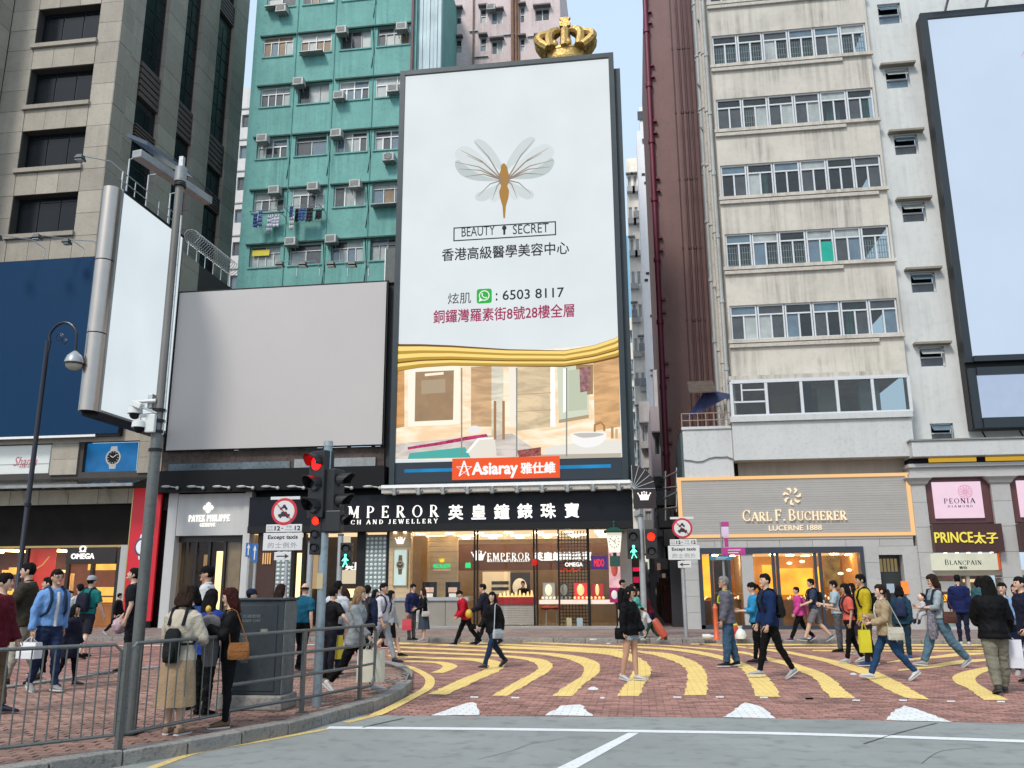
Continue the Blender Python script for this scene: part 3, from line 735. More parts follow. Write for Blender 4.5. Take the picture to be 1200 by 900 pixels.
def watch(parent,cx,cz,r,y,face,ring,strap,k=1.0):
 n=28;C=lambda rr,t=1:[(cx+rr*math.cos(2*PI*i/n),cz+rr*math.sin(2*PI*i/n))for i in range(n)]
 s=MB()
 s.prismy([(cx-r*.55,cz+r*.6),(cx+r*.55,cz+r*.6),(cx+r*.4,cz+r*1.75*k),(cx-r*.4,cz+r*1.75*k)],y-.01,y)
 s.build('watch_strap',strap,parent);s=MB()
 s.prismy([(cx-r*.4,cz-r*1.75*k),(cx+r*.4,cz-r*1.75*k),(cx+r*.55,cz-r*.6),(cx-r*.55,cz-r*.6)],y-.01,y)
 s.build('watch_strap',strap,parent)
 MB().prismy(C(r),y-.02,y).build('watch_case',ring,parent)
 MB().prismy(C(r*.8),y-.026,y-.02).build('watch_face',face,parent)
 h=MB()
 for i in range(12):
  a=2*PI*i/12;p=Vector((cx+r*.62*math.sin(a),cz+r*.62*math.cos(a)));q=Vector((cx+r*.72*math.sin(a),cz+r*.72*math.cos(a)));t=Vector((-(q-p).y,(q-p).x)).normalized()*r*.03
  h.prismy([tuple(p+t),tuple(p-t),tuple(q-t),tuple(q+t)],y-.03,y-.026)
 for a,L in((-1.0,.45),(.9,.6)):
  p=Vector((cx,cz));q=Vector((cx+r*L*math.sin(a),cz+r*L*math.cos(a)));t=Vector((-(q-p).y,(q-p).x)).normalized()*r*.035
  h.prismy([tuple(p+t),tuple(p-t),tuple(q-t),tuple(q+t)],y-.033,y-.029)
 h.build('watch_hands',M_white,parent)
WP=thing('watch_poster','lit blue poster of a steel watch above the glass canopy','poster',(Yp(130,553,PY).x,PY+.2,Yp(130,553,PY).z))
x0,x1,z0,z1=Rp(99,519,160,553,PY+.25)
bx('backlit_sheet',emat('blue_glow',(.012,.16,.42),.8,var=.5,scale=.8),WP,x0,x1,PY+.25,PY+.3,z0,z1)
v=Yp(132,536,PY+.2);watch(WP,v.x,v.z,.32,PY+.249,M_black,M_steel,M_steel,.8)
# ---- watch shop under the podium
SH=thing('watch_shop','warmly lit watch shop with dark frames and a red window banner under the stone podium','shop',(Yp(70,735,PY).x,PY,PZ))
xs1=Yp(148,690,PY).x
m=MB();m.box(xl,xs1,PY+4,PY+4.1,PZ,zC);m.box(xl,xs1,PY+.3,PY+4,zC-.06,zC-.004);m.box(xl,xs1,PY+.1,PY+4,PZ-.05,PZ+.02);m.box(xs1,xs1+.1,PY+.3,PY+4,PZ,zC)
m.build('interior_wall',mat('shop_brown',(0.16,0.055,0.025),.5,var=.3,scale=2),SH)
M_sframe=mat('shop_frame',(0.02,0.015,0.013),.35,var=.1)
for px_ in(-12,27,77,106,136):
 v=Yp(px_,690,PY+.1);bx('mullion',M_sframe,SH,v.x-.06,v.x+.06,PY+.05,PY+.2,PZ,zC-.06)
x0,x1,z0,z1=Rp(79,641,137,661,PY+.1)
bx('sign_transom',mat('transom',(0.02,0.012,0.010),.3,var=.2),SH,x0,x1,PY+.04,PY+.14,z0,zC-.06)
E_sign=emat('white_sign_light',(1,.97,.9),1.5)
a=Rp(83,648.5,110,655,PY);put_text('OMEGA',*a,PY+.04,E_sign,SH,'lettering',bold=.025,ext=.04)
a=Rp(93,639.5,100.5,647,PY);put_text('Ω',*a,PY+.04,E_sign,SH,'omega_emblem',bold=.02,ext=.04)
for a_,b_ in((-14,26),(28,76),(79,105.5),(106.5,135.5)):
 q=Rp(a_,661 if a_>78 else 641,b_,733,PY+.1);bx('pane',G_shop,SH,q[0]+.07,q[1]-.07,PY+.11,PY+.12,PZ+.05,q[3]-.05)
q=Rp(27,642,62,690,PY+.3);bx('red_banner',mat('red_banner',(0.42,0.02,0.012),.4,var=.15,emit=(.5,.03,.01),es=.35),SH,q[0],q[1],PY+.4,PY+.43,q[2],q[3])
M_goldp=mat('gold_print',(.6,.35,.1),.4,emit=(.8,.45,.1),es=.3)
MB().tube([Yp(30,668,PY+.39),Yp(40,668,PY+.39),Yp(50,662,PY+.39),Yp(58,652,PY+.39)],.02,5).build('banner_line',M_goldp,SH)
for(a_,t_,b_,d_,m_)in((103,661,135,668,E_amber),(108,688,118,698,E_amber),(119,688,125,698,E_amber),(126,688,135,698,E_amber),(107,700,135,706,E_amber),(2,668,7,674,E_amber),(10,665,16,673,E_amber),(-8,690,12,697,E_amber),(64,668,74,671,E_warm)):
 q=Rp(a_,t_,b_,d_,PY+2);bx('lit_display',m_,SH,q[0],q[1],PY+2,PY+2.2,q[2],q[3])
q=Rp(105,708,135,732,PY+1.5);bx('counter',mat('amber_wood',(.45,.2,.06),.35,var=.2,scale=3),SH,q[0],q[1],PY+1.5,PY+2.4,PZ,q[3])
q=Rp(62,672,75,730,PY+1.0);bx('display_column',mat('cream_wall',(.55,.45,.32),.5,var=.08),SH,q[0],q[1],PY+1.0,PY+1.5,PZ,q[3])
for k in range(6):bx('ceiling_lamp',emat('watch_shop_lamp',(1,.62,.25),16),SH,xl+2.5+k*1.7,xl+3.1+k*1.7,PY+.8,PY+2.5,zC-.12,zC-.07)
q=Rp(137.5,638,147,733,PY-.05);bx('white_pillar',mat('grey_pillar',(.38,.38,.37),.5,var=.06),SH,q[0],q[1],PY-.05,PY+.3,PZ,zC+.02)
# red vertical banner sign with a watch
RB=thing('red_vertical_sign','tall red vertical sign with a round watch picture behind the grey pole','sign',(Yp(165,733,30.9).x,30.9,PZ))
q=Rp(150,572,187,733,30.85)
qq=pp([(151.5,572),(188,572),(176,733),(146,733)],30.85)
x0,x1=Yp(151,640,30.85).x,Yp(184,640,30.85).x
bx('panel',mat('red_sign',(0.45,0.010,0.022),.4,var=.05,scale=1,emit=(.5,.01,.02),es=.12),RB,x0,x1,30.85,30.95,PZ+.25,q[3])
bx('base',M_black,RB,x0,x1,30.83,30.97,PZ,PZ+.25)
bx('edge_trim',M_brass,RB,x0-.04,x0-.002,30.84,30.95,PZ+.25,q[3])
v=Yp(168,641,30.85);watch(RB,v.x,v.z,.36,30.849,M_white,mat('watch_blue',(.03,.05,.12),.3),M_white,.75)
# ================================================================== STEEL BLADE SIGN, GREY BILLBOARD, CENTRE
xb=Yp(203,400,30.6).x
ya=Xp(118,484,xb).y-.25;zb0=Xp(118,484,xb).z;
zb1=Xp(146,224,xb).z
BS=thing('steel_blade_sign','tall projecting sign with a brushed steel rounded edge and a blank white lit side','sign',(xb-.6,ya,zb0))
Rr=.31
def stad(r,y0,y1,z0,z1,name,m):
 pts=[]
 for i in range(13):
  a=PI+PI*i/12;pts.append((xb-Rr+r*math.cos(a),y0+r*math.sin(a)))
 pts+=[(xb-Rr+r,y1),(xb-Rr-r,y1)]
 return MB().prismz(pts,z0,z1).build(name,m,BS,smooth=True)
hz=[zb0,zb0+(zb1-zb0)*.335,zb0+(zb1-zb0)*.66,zb1]
for i in range(3):stad(Rr,ya,ya+.12,hz[i]+.02,hz[i+1]-.02,'steel_casing',M_steel)
stad(Rr-.05,ya,ya+.1,zb0+.01,zb1-.05,'casing_core',M_black)
bx('box_body',M_grey,BS,xb-2*Rr+.04,xb-.03,ya+.1,30.7,zb0+.03,zb1-.03)
bx('light_panel',emat('soft_white_panel',(.80,.90,.95),.86,var=.05,scale=.4),BS,xb-.04,xb+.005,ya+.2,30.6,zb0+.12,zb1-.08)
bx('panel_edge',M_galv,BS,xb-.05,xb+.03,ya+.12,ya+.2,zb0+.02,zb1)
bx('panel_bottom',M_black,BS,xb-2*Rr+.02,xb+.02,ya+.1,30.7,zb0-.1,zb0+.02)
bx('panel_top',M_black,BS,xb-.5,xb+.02,ya+.2,30.7,zb1-.04,zb1+.03)
r_=MB()
for yy in np.linspace(ya+.2,30.5,6):r_.tube([(xb-.1,yy,zb1),(xb-.1,yy,zb1+.75)],.02,5)
for h in(.4,.75):r_.tube([(xb-.1,ya+.2,zb1+h),(xb-.1,30.5,zb1+h)],.02,5)
for yy in(ya+.5,28.0,29.6):r_.tube([(xb-.1,yy,zb1),(xb-.1,yy,zb1+1.4),(xb+.35,yy,zb1+1.45)],.03,6)
r_.build('top_railing',M_galv,BS)
arm_lamp(xb-.6,zb1+.9,1.2,y=ya+.9,lab='green-grey floodlight on an arm reaching left from the top of the steel blade sign',dx=.9)
arm_lamp(xb-1.3,zb1-1.6,.5,y=29.4,lab='small floodlight tucked just left of the steel blade sign',dx=.3)
# ---- grey blank billboard
GB=thing('blank_grey_billboard','wide blank grey billboard left of the tall lit advertisement','billboard',(Yp(321,524,30.8).x,30.8,Yp(321,524,30.8).z))
x0,x1,z0,z1=Rp(203,337,450,524,30.75)
gm=mat('blank_sheet',(0.43,0.405,0.395),.6,var=.05,scale=.15)
bx('blank_sheet',gm,GB,x0,x1,30.75,30.80,z0,z1)
bx('frame',M_blackm,GB,x0-.06,x1+.06,30.805,30.95,z0-.03,z1+.08)
rb=MB()
for k in range(9):xx=x0+(x1-x0)*(k+.5)/9;rb.box(xx-.05,xx+.05,30.95,31.35,z0,z1)
rb.build('back_frame',M_grey,GB)
for i,px_ in enumerate((345,372,405,430)):
 v=Yp(px_,326,30.8);arm_lamp(v.x,v.z+.25,.5,y=31.0,lab=['first','second','third','rightmost'][i]+' of the four small floodlights along the top of the grey billboard',dx=.5)
 # base under it
BW=thing('shop_block','dark low block under the blank grey billboard carrying a black lamp canopy','building',(Yp(320,560,31).x,31,0))
xa=xr+.02;xe=Yp(450,540,31).x
bx('wall',mat('rust_brown_band',(0.07,0.048,0.04),.8,var=.35,scale=1.5,dirt=.4,bump=.4),BW,xa,xe,31.0,36.5,Yp(320,552,31).z,z0-.035)
bx('side_wall',M_black,BW,xr-.3,Yp(193,650,31.05).x,31.2,31.6,PZ,zf0_ if False else Yp(320,560,31).z)
bx('flashing',mat('blue_grey_flashing',(0.10,0.13,0.15),.7,var=.4,scale=1.2,dirt=.5),BW,xa+.3,Yp(340,545,31).x,30.95,31.0,Yp(320,553,31).z,Yp(320,541,31).z)
q=Rp(345,537,440,547,30.95);bx('patch_panel',M_grey,BW,q[0],q[1],30.93,31.0,q[2],q[3])
zf0=Yp(320,576,30.7).z;zf1=Yp(320,551,30.7).z
bx('lamp_canopy',M_black,BW,xa,Yp(452,560,30.4).x,30.2,31.0,zf0,zf1)
bx('upper_wall',M_black,BW,xa,xe,31.0,31.4,zf0-.6,Yp(320,552,31).z-.003)
for i,px_ in enumerate((196,226,256,284,313,343,372,399,432)):
 v=Yp(px_,570.5,30.2)
 lf=MB().ell((v.x,30.1,v.z),.2,.07,.05,10,6);lf.tube([(v.x+.1,30.12,v.z),(v.x+.42,30.14,v.z-.04)],.025,6);lf.ell((v.x+.45,30.12,v.z-.06),.07,.06,.07,8,6)
 lf.build('canopy_lamp',mat('lamp_white',(.35,.36,.35),.35),BW,smooth=True)
 # small lit screen turned to the side street with razor wire on its rail
xs=Yp(222,320,32.5).x
SS=thing('side_screen','small pale lit screen facing the side street under coiled razor wire','billboard',(xs,32.5,Yp(222,340,32.5).z))
p1,p2=Xp(222,303,xs),Xp(268,337,xs)
y0_,y1_=32.3,p2.y
z0_=Yp(222,345,32.5).z-1.5;z1_=p1.z
bx('screen',emat('pale_screen',(.55,.66,.8),.75,var=.04),SS,xs-.1,xs,y0_,y1_,z0_,z1_)
bx('frame',M_blackm,SS,xs-.5,xs-.12,y0_-.25,y1_+.1,z0_-.1,z1_+.06)
rr=MB()
for k in range(6):yy=y0_+(y1_-y0_)*k/5;rr.tube([(xs-.05,yy,z1_),(xs-.05,yy,z1_+.75)],.025,5)
rr.tube([(xs-.05,y0_,z1_+.72),(xs-.05,y1_,z1_+.72)],.025,5)
rr.build('rail',M_galv,SS)
cw=[]
nt_=22
for i in range(nt_*12+1):
 t=i/(nt_*12);a=2*PI*nt_*t
 cw.append((xs+.02+.32*math.cos(a),y0_+(y1_-y0_+.3)*t+.08*math.sin(2*a),z1_+1.0+.32*math.sin(a)))
MB().tube(cw,.014,4).build('razor_wire',M_galv,SS)
# ---- green residential block
YG=38.0
GR=thing('green_apartment_block','teal green apartment block with window air conditioners and laundry, behind the grey billboard','apartment block',(Yp(380,300,YG).x,YG,0))
M_green=mat('green_render',(0.14,0.34,0.31),.8,var=.16,scale=1.1,bump=.35,bscale=25,streak=.28,dirt=.12)
gx0=Yp(297,60,YG).x;gx1=Yp(488,40,YG).x
row_y=[(-16,9),(46,68),(104,127),(164,187),(224,248),(286,312)]
cols=[(309,343),(352.5,388),(399,434),(442,479)]
gz=[]
for a_,b_ in row_y:gz.append((Yp(326,b_,YG).z,Yp(326,a_,YG).z))
Sg=(gz[0][0]-gz[5][0])/5;hg=gz[2][1]-gz[2][0]
cx_g=[(Yp(a_,57,YG).x,Yp(b_,57,YG).x)for a_,b_ in cols]
zlow=gz[5][0]-2*Sg
gh=[]
for r_ in range(7):
 z0=gz[0][0]-Sg*(r_-1)if r_ else gz[0][0]+Sg
 for c in range(4):gh.append((cx_g[c][0],cx_g[c][1],z0,z0+hg,r_,c))
zroof=gz[0][0]+2.2*Sg
m=MB();m.wall('y',YG,gx0,gx1,zlow-3,zroof,[h[:4]for h in gh],.25)
m.poly([(gx0,YG,zlow-3),(gx0,YG,zroof),(gx0,YG+12,zroof),(gx0,YG+12,zlow-3)]);m.poly([(gx1,YG,zlow-3),(gx1,YG+12,zlow-3),(gx1,YG+12,zroof),(gx1,YG,zroof)])
m.poly([(gx0,YG,zroof),(gx1,YG,zroof),(gx1,YG+12,zroof),(gx0,YG+12,zroof)])
m.build('wall',M_green,GR)
M_wf=mat('aluminium_frame',(0.50,0.52,0.52),.45,metal=.2,var=.08,scale=3)
P_dark=mat('pane_dark',(0.05,0.056,0.06),.08,var=.4,scale=2.5,spec=.7)
P_curt=mat('pane_curtain',(0.33,0.36,0.35),.25,var=.25,scale=3,streak=.35)
P_blue=mat('pane_blue',(0.10,0.15,0.19),.08,var=.3,scale=2,spec=.8)  # opaque pane with a bluish reflection put into its base colour
P_warm=mat('pane_warm',(0.22,0.15,0.09),.15,var=.4,scale=3)
P_teal=mat('pane_teal',(0.0,0.30,0.22),.4)
PANES=[P_dark,P_dark,P_curt,P_blue,P_curt,P_dark]
def sash(parent,x0,x1,z0,z1,y,nc,split=.3,mats=None,r=rnd,fr=.045,frame=M_wf,name='window',bars=False):
 "aluminium window: outer frame, mullions, a transom, each pane its own piece"
 f=MB();zt_=z1-(z1-z0)*split
 f.box(x0,x1,y,y+.05,z1-fr,z1);f.box(x0,x1,y,y+.05,z0,z0+fr)
 f.box(x0,x0+fr,y,y+.05,z0+fr,z1-fr);f.box(x1-fr,x1,y,y+.05,z0+fr,z1-fr)
 xs_=[x0+(x1-x0)*k/nc for k in range(nc+1)]
 for k in range(1,nc):f.box(xs_[k]-fr/2,xs_[k]+fr/2,y+.004,y+.05,z0+fr,zt_-fr/2 if(k%2 and split)else z1-fr)
 if split:f.box(x0+fr,x1-fr,y-.004,y+.046,zt_-fr/2,zt_+fr/2)
 fo=f.build(name,frame,parent)
 for k in range(nc):
  m_=(mats or PANES)[r.randrange(len(mats or PANES))]
  bx('pane',m_,fo,xs_[k]+fr/2,xs_[k+1]-fr/2,y+.052,y+.07,z0+fr/2,(zt_ if split else z1)-.004)
 if split:
  n2=max(1,nc//2)
  for k in range(n2):
   m_=(mats or PANES)[r.randrange(len(mats or PANES))]
   bx('pane',m_,fo,x0+(x1-x0)*k/n2+fr/2,x0+(x1-x0)*(k+1)/n2-fr/2,y+.052,y+.07,zt_+.004,z1-fr/2)
 return fo
rg=random.Random(5)
for(a,b,z0,z1,r_,c)in gh:
 mats=[P_curt,P_curt,P_dark]if rg.random()<.5 else[P_dark,P_blue,P_curt]
 if(r_,c)in((2,0),(2,1)):mats=[P_warm,P_curt]
 if rg.random()<.35:mats=mats+[P_warm,P_blue]
 sash(GR,a,b,z0,z1,YG+rg.choice((.04,.12,.16)),rg.choice((2,3,4,4,4)),rg.choice((.32,.32,.38,.25,0)),mats,rg,rg.choice((.035,.045,.06)),rg.choice((M_wf,M_wf,M_white,M_grey)))
 if rg.random()<.25:bx('drying_shelf',M_grey,GR,a+.1,b-.3,YG-.5,YG-.02,z0-.22,z0-.17)
 if rg.random()<.3:MB().tube([(b+.1,YG-.03,z1),(b+.22,YG-.05,z0-.3),(b+.1,YG-.03,z0-1.2)],.018,5).build('cable',M_blackm,GR)
 bx('window_hood',mat('dark_hood',(0.035,0.075,0.065),.9,var=.3),GR,a-.18,b+.18,YG-.13,YG+.005,z1+.01,z1+.09)
 bx('window_sill',M_green,GR,a-.06,b+.06,YG-.06,YG+.01,z0-.07,z0)
bx('drain_pipe',mat('dark_red_pipe',(0.11,0.03,0.04),.6),GR,gx1-.25,gx1-.13,YG-.16,YG-.03,zlow-3,zroof)
for c in(0,1,2):MB().tube([(cx_g[c][1]+.2,YG-.04,zlow),(cx_g[c][1]+.2,YG-.04,zroof)],.02,5).build('conduit',M_green,GR)
# window air conditioners
M_ac=mat('ac_white',(0.45,0.45,0.43),.55,var=.12,scale=5,dirt=.35)
def ac_unit(x,z,y,lab,grp,w=.56,h=.38,d=.46,fan=False):
 t=thing('air_conditioner',lab,'air conditioner',(x,y,z),grp)
 bx('casing',M_ac,t,x-w/2,x+w/2,y-d,y-.01,z,z+h,bevel=.015)
 bx('grille',mat('ac_grille',(.07,.08,.08),.6),t,x-w*.4,x+w*.32,y-d-.012,y-d-.002,z+h*.15,z+h*.85)
 s=MB()
 for k in range(5):s.box(x-w*.4,x+w*.32,y-d-.02,y-d-.013,z+h*(.2+.14*k),z+h*(.2+.14*k)+.018)
 s.build('grille_slats',M_ac,t)
 s=MB();s.bar((x-w*.35,y-.02,z-.28),(x-w*.35,y-d+.05,z-.02),.03);s.bar((x+w*.35,y-.02,z-.28),(x+w*.35,y-d+.05,z-.02),.03);s.box(x-w/2-.03,x+w/2+.03,y-d,y-.02,z-.035,z-.004)
 s.build('bracket',M_grey,t)
 if fan:MB().tube([(x+.16*math.cos(a),y-d-.03,z+h/2+.16*math.sin(a))for a in[k*PI/6 for k in range(12)]],.015,5,closed=True).build('fan_guard',M_grey,t)
 return t
ACG=[(333,15,'top row, first window'),(403,40,'top row, third window'),(473,36,'top row, last window'),(353,100,'second row, between the first two windows'),(400,116,'second row, hanging on the third window'),(463,108,'second row, against the lit advertisement'),(311,166,'third row, first window'),(397,160,'third row, third window'),(458,188,'third row, last one, with a round fan'),(325,226,'fourth row, first window, over the laundry'),(370,222,'fourth row, second window, over the laundry'),(419,219,'fourth row, third window'),(344,286,'fifth row, between the first two windows'),(391,283,'fifth row, third window')]
for px_,py_,w_ in ACG:
 v=Yp(px_,py_,YG);ac_unit(v.x,v.z-.2,YG-.02,'air conditioner on the green block, '+w_,'air conditioners on the green block',fan='fan' in w_)
 # laundry rails
def laundry(pxs,py,lab,seed):
 r=random.Random(seed);a=Yp(pxs[0],py,YG-.9);b=Yp(pxs[1],py,YG-.9)
 t=thing('laundry_rack',lab,'laundry',((a.x+b.x)/2,YG-.9,a.z),'laundry racks on the green block')
 f=MB()
 for yy in(YG-.35,YG-.65,YG-.95):f.tube([(a.x,yy,a.z),(b.x,yy,a.z)],.015,5)
 for xx in(a.x,b.x):f.tube([(xx,YG,a.z),(xx,YG-1.0,a.z)],.02,5)
 f.build('pole',M_grey,t)
 cols_=[(.55,.56,.58),(.05,.10,.25),(.6,.6,.62),(.02,.02,.03),(.1,.2,.36),(.5,.52,.6),(.12,.16,.3),(.22,.3,.45)]
 x=a.x+.08
 while x<b.x-.2:
  w=r.uniform(.16,.42);h=r.uniform(.45,1.0);yy=r.choice((YG-.35,YG-.65,YG-.95));c=r.choice(cols_[:7]if x>a.x+.3 else cols_[:2])
  rings=[];n=7
  front_=[(x+w*i/n,yy-.02-.03*math.sin(i*2.1+seed),a.z+.02)for i in range(n+1)]
  mb=MB()
  g_=[[(x+w*i/n,yy+.03*math.sin(i*2.1+k*.6+seed),a.z+.02-h*k/4-(.05*math.sin(i*1.7+seed)if k==4 else 0))for i in range(n+1)]for k in range(5)]
  for k in range(4):
   for i in range(n):mb.poly([g_[k][i],g_[k+1][i],g_[k+1][i+1],g_[k][i+1]])
  o=mb.build('garment',mat('cloth_%d'%cols_.index(c),c,.9,var=.1,scale=8),t,smooth=True)
  sm=o.modifiers.new('thick','SOLIDIFY');sm.thickness=.012
  x+=w*r.uniform(.75,1.15)
laundry((293,326),248,'few hanging clothes and a white towel on the left laundry rack of the green block',3)
laundry((333,374),243,'tightly packed row of shirts on the right laundry rack of the green block',8)
# yellow room goods seen in the lowest left window
q=Rp(296,293,316,300,YG+.1);bx('yellow_goods',mat('yellow_goods',(.6,.5,.03),.5),GR,q[0],q[1],YG+.07,YG+.11,q[2],q[3])
# far white block between the tower and the green block
YW=62.0
FW=thing('far_white_block','distant white apartment block seen in the gap left of the green block','apartment block',(Yp(280,200,YW).x,YW,0))
M_fw=mat('far_white_render',(0.62,0.60,0.59),.8,var=.06,streak=.15)
q=Rp(262,103,300,340,YW)
hs_=[]
for k in range(10):
 a_=Yp(282,140-10+k*26,YW).z;hs_.append((Yp(283,200,YW).x-.0,Yp(283,200,YW).x+1.0,a_-1.0,a_))
x0=Yp(258,200,YW).x;x1=Yp(305,200,YW).x;zz1=Yp(285,103,YW).z
m=MB();m.wall('y',YW,x0,x1,0,zz1,[(x0+1.6,x0+3.1,z_-1.2,z_)for z_ in np.arange(6,zz1-1,2.9)],.2);m.poly([(x0,YW,zz1),(x1,YW,zz1),(x1,YW+10,zz1),(x0,YW+10,zz1)])
m.build('wall',M_fw,FW)
for z_ in np.arange(6,zz1-1,2.9):
 sash(FW,x0+1.6,x0+3.1,z_-1.2,z_,YW+.15,2,0,[P_dark,P_blue],rg)
 bx('floor_band',mat('band_grey',(.4,.39,.38),.8),FW,x0,x1,YW-.08,YW,z_+.5,z_+.62)
 # pale blue sheeted wall and the pink block behind the tall advertisement
YL=38.25
CB=thing('pale_blue_wall','pale blue ribbed sheet wall between the green and pink blocks','wall',(Yp(503,40,YL).x,YL,0))
x0,x1=Yp(487,40,YL).x,Yp(517,40,YL).x;zz=Yp(503,-60,YL).z
n=7
for k in range(n):bx('sheet_panel',mat('pale_blue_sheet',(0.42,0.53,0.56),.55,var=.12,scale=1,streak=.35),CB,x0+(x1-x0)*k/n+.01,x0+(x1-x0)*(k+1)/n-.01,YL-.04*(k%2),YL+.3,0,zz)
YK=48.0
PK=thing('pink_apartment_block','pale pink apartment block with rusty pipes rising behind the golden crown','apartment block',(Yp(590,40,YK).x,YK,0))
M_pink=mat('pink_render',(0.60,0.49,0.48),.85,var=.09,scale=1,streak=.3,dirt=.15)
x0,x1=Yp(510,40,YK).x,Yp(657,40,YK).x;zz=Yp(590,-70,YK).z
wins=[(533.5,12,541,28),(533,46,541,62),(563,10,570,27),(576,14,589,28),(563,44,570,60),(576,48,589,63),(609.5,8,615,26),(627,10,644,24),(609.5,45,615,60),(628,44,644,58),(563,-24,570,-8),(576,-22,589,-8),(627,-26,644,-10),(533.5,-22,541,-6),(550,90,560,100)]
hs_=[Rp(*w,YK)for w in wins]
m=MB();m.wall('y',YK,x0,x1,0,zz,hs_,.2);m.poly([(x1,YK,0),(x1,YK+14,0),(x1,YK+14,zz),(x1,YK,zz)]);m.poly([(x0,YK,zz),(x1,YK,zz),(x1,YK+14,zz),(x0,YK+14,zz)])
m.build('wall',M_pink,PK)
for h,w in zip(hs_,wins):
 sash(PK,*h,YK+.08,2 if h[1]-h[0]>.5 else 1,.5 if h[1]-h[0]<.5 else 0,[P_dark,P_blue,P_curt],rg)
 bx('window_hood',mat('grey_hood',(.16,.15,.15),.9,var=.2),PK,h[0]-.1,h[1]+.1,YK-.35,YK,h[3]+.03,h[3]+.13)
for px_,w_ in((601,.11),(605,.08),(555,.05),(608,.05)):
 v=Yp(px_,40,YK);MB().tube([(v.x,YK-.12,0),(v.x,YK-.12,zz)],w_,8).build('drain_pipe',mat('rusty_pipe',(0.22,0.12,0.08),.8,var=.3,scale=3),PK)
for(a_,t_,b_,d_)in((550,36,560,37),(555,66,572,67),(590,40,605,41),(618,41,652,42)):
 q=Rp(a_,t_,b_,d_,YK-.05);bx('cross_pipe',M_grey,PK,q[0],q[1],YK-.12,YK-.02,q[2],q[3])
v=Yp(580,20,YK);ac_unit(v.x-.2,Yp(580,15,YK).z,YK-.02,'lone air conditioner on the pink block above the tall advertisement','air conditioners on the pink block')
# ================================================================== WHITE-PORTAL SHOP
FY=31.0
M_portal=mat('portal_white',(0.46,0.455,0.44),.5,var=.05,scale=1.2,streak=.1)
WS=thing('white_portal_shop','boutique with a pale square portal and lit white lettering left of the black jeweller front','shop',(Yp(241,735,FY).x,FY,PZ))
p=FY-.35
xa0,xa1=Yp(192,650,p).x,Yp(203,650,p).x
xb0,xb1=Yp(283,650,p).x,Yp(291,650,p).x
zt0=Yp(244,578.5,p).z;zo=Yp(244,627.5,p).z
bx('portal_pillar',M_portal,WS,xa0,xa1,p,p+.6,PZ,zt0+.08,bevel=.01)
bx('portal_pillar',M_portal,WS,xb0,xb1,p,p+.6,PZ,zt0+.08,bevel=.01)
bx('portal_lintel',M_portal,WS,xa1+.003,xb0-.003,p+.03,p+.6,zo,zt0,bevel=.01)
q=Rp(221,603.5,269,611,p);serif('PATEK PHILIPPE',q[0],q[1],q[2],q[3],p+.028,E_sign,WS,ext=.04)
q=Rp(234,613,252,617,p);serif('GENEVE',q[0],q[1],q[2],q[3],p+.028,E_sign,WS,ext=.03)
v=Yp(244,595,p);e=MB()
for k in range(4):
 a=k*PI/2;c=(v.x+.12*math.cos(a),v.z+.12*math.sin(a))
 e.prismy([(c[0]+.09*math.cos(a+t),c[1]+.09*math.sin(a+t)*1.0)for t in(0,1.2,2.1,4.2,5.1)],p-.01-.002*k,p+.02)
e.prismy([(v.x+.06*math.cos(t),v.z+.06*math.sin(t))for t in[k*PI/4 for k in range(8)]],p-.025,p+.02);e.build('emblem',E_sign,WS)
m=MB();m.box(xa1,xb0,FY+3,FY+3.1,PZ,zo);m.box(xa1-.1,xa1,FY+.25,FY+3,PZ,zo);m.box(xb0,xb0+.1,FY+.25,FY+3,PZ,zo);m.box(xa1,xb0,FY+.26,FY+3,zo+.0,zo+.1);m.box(xa1,xb0,FY-.2,FY+3,PZ-.05,PZ+.02)
m.build('interior_wall',mat('dark_walnut',(.07,.03,.015),.4,var=.3,scale=3),WS)
for(a_,b_,m_,t_)in((199.5,215,E_warm,647),(251,261,E_warm,646),(236,243,emat('dim_warm',(1,.6,.25),.35),650)):
 q=Rp(a_,t_,b_,734,FY+1.5);bx('lit_panel',m_,WS,q[0],q[1],FY+1.5,FY+1.6,PZ,q[3])
q=Rp(262,628,283,734,FY+.1);bx('tan_panel',mat('tan_panel',(.26,.19,.11),.4,var=.25,scale=3),WS,q[0],q[1],FY+.12,FY+.2,PZ,q[3]-.05)
for px_ in(203,217,227,243,261,282):
 v=Yp(px_,680,FY);bx('mullion',M_sframe,WS,v.x-.05,v.x+.05,FY-.02,FY+.1,PZ,zo-.01)
bx('mullion',M_sframe,WS,xa1,xb0,FY-.03,FY+.1,zo-.22,zo-.003)
for a_,b_ in((204,217),(218,227),(228,243),(244,261),(262,282)):
 q=Rp(a_,640,b_,734,FY);bx('pane',G_shop,WS,q[0]+.04,q[1]-.04,FY+.03,FY+.04,PZ,zo-.22)
 # ================================================================== JEWELLER'S BLACK FRONT
JY=30.45
JW=thing('jewellery_shop','jewellery shop with a long black fascia and warm windows, centre of the street','shop',(Yp(590,735,FY).x,FY,PZ))
jx0=xb1+.01;jx1=Yp(741.5,600,JY).x
zf_0=Yp(560,621,JY).z;zf_1=Yp(560,577.5,JY).z
M_fas=mat('black_fascia',(0.0035,0.0045,0.009),.4,spec=.25,var=.2,scale=1.2)
bx('fascia',M_fas,JW,jx0,jx1,JY,FY+.2,zf_0+.25,zf_1)
bx('fascia_lip',M_blackm,JW,jx0,jx1,JY-.04,FY+.2,zf_0,zf_0+.245)
q=Rp(391,593,514,608.5,JY);
def jsign(body,x0,x1,z0,z1):serif(body,x0,x1,z0,z1,JY,E_sign,JW,'letter',ext=.05,letters=True,sp=.62)
jsign('EMPEROR',q[0],q[1],q[2]+.06,q[3])
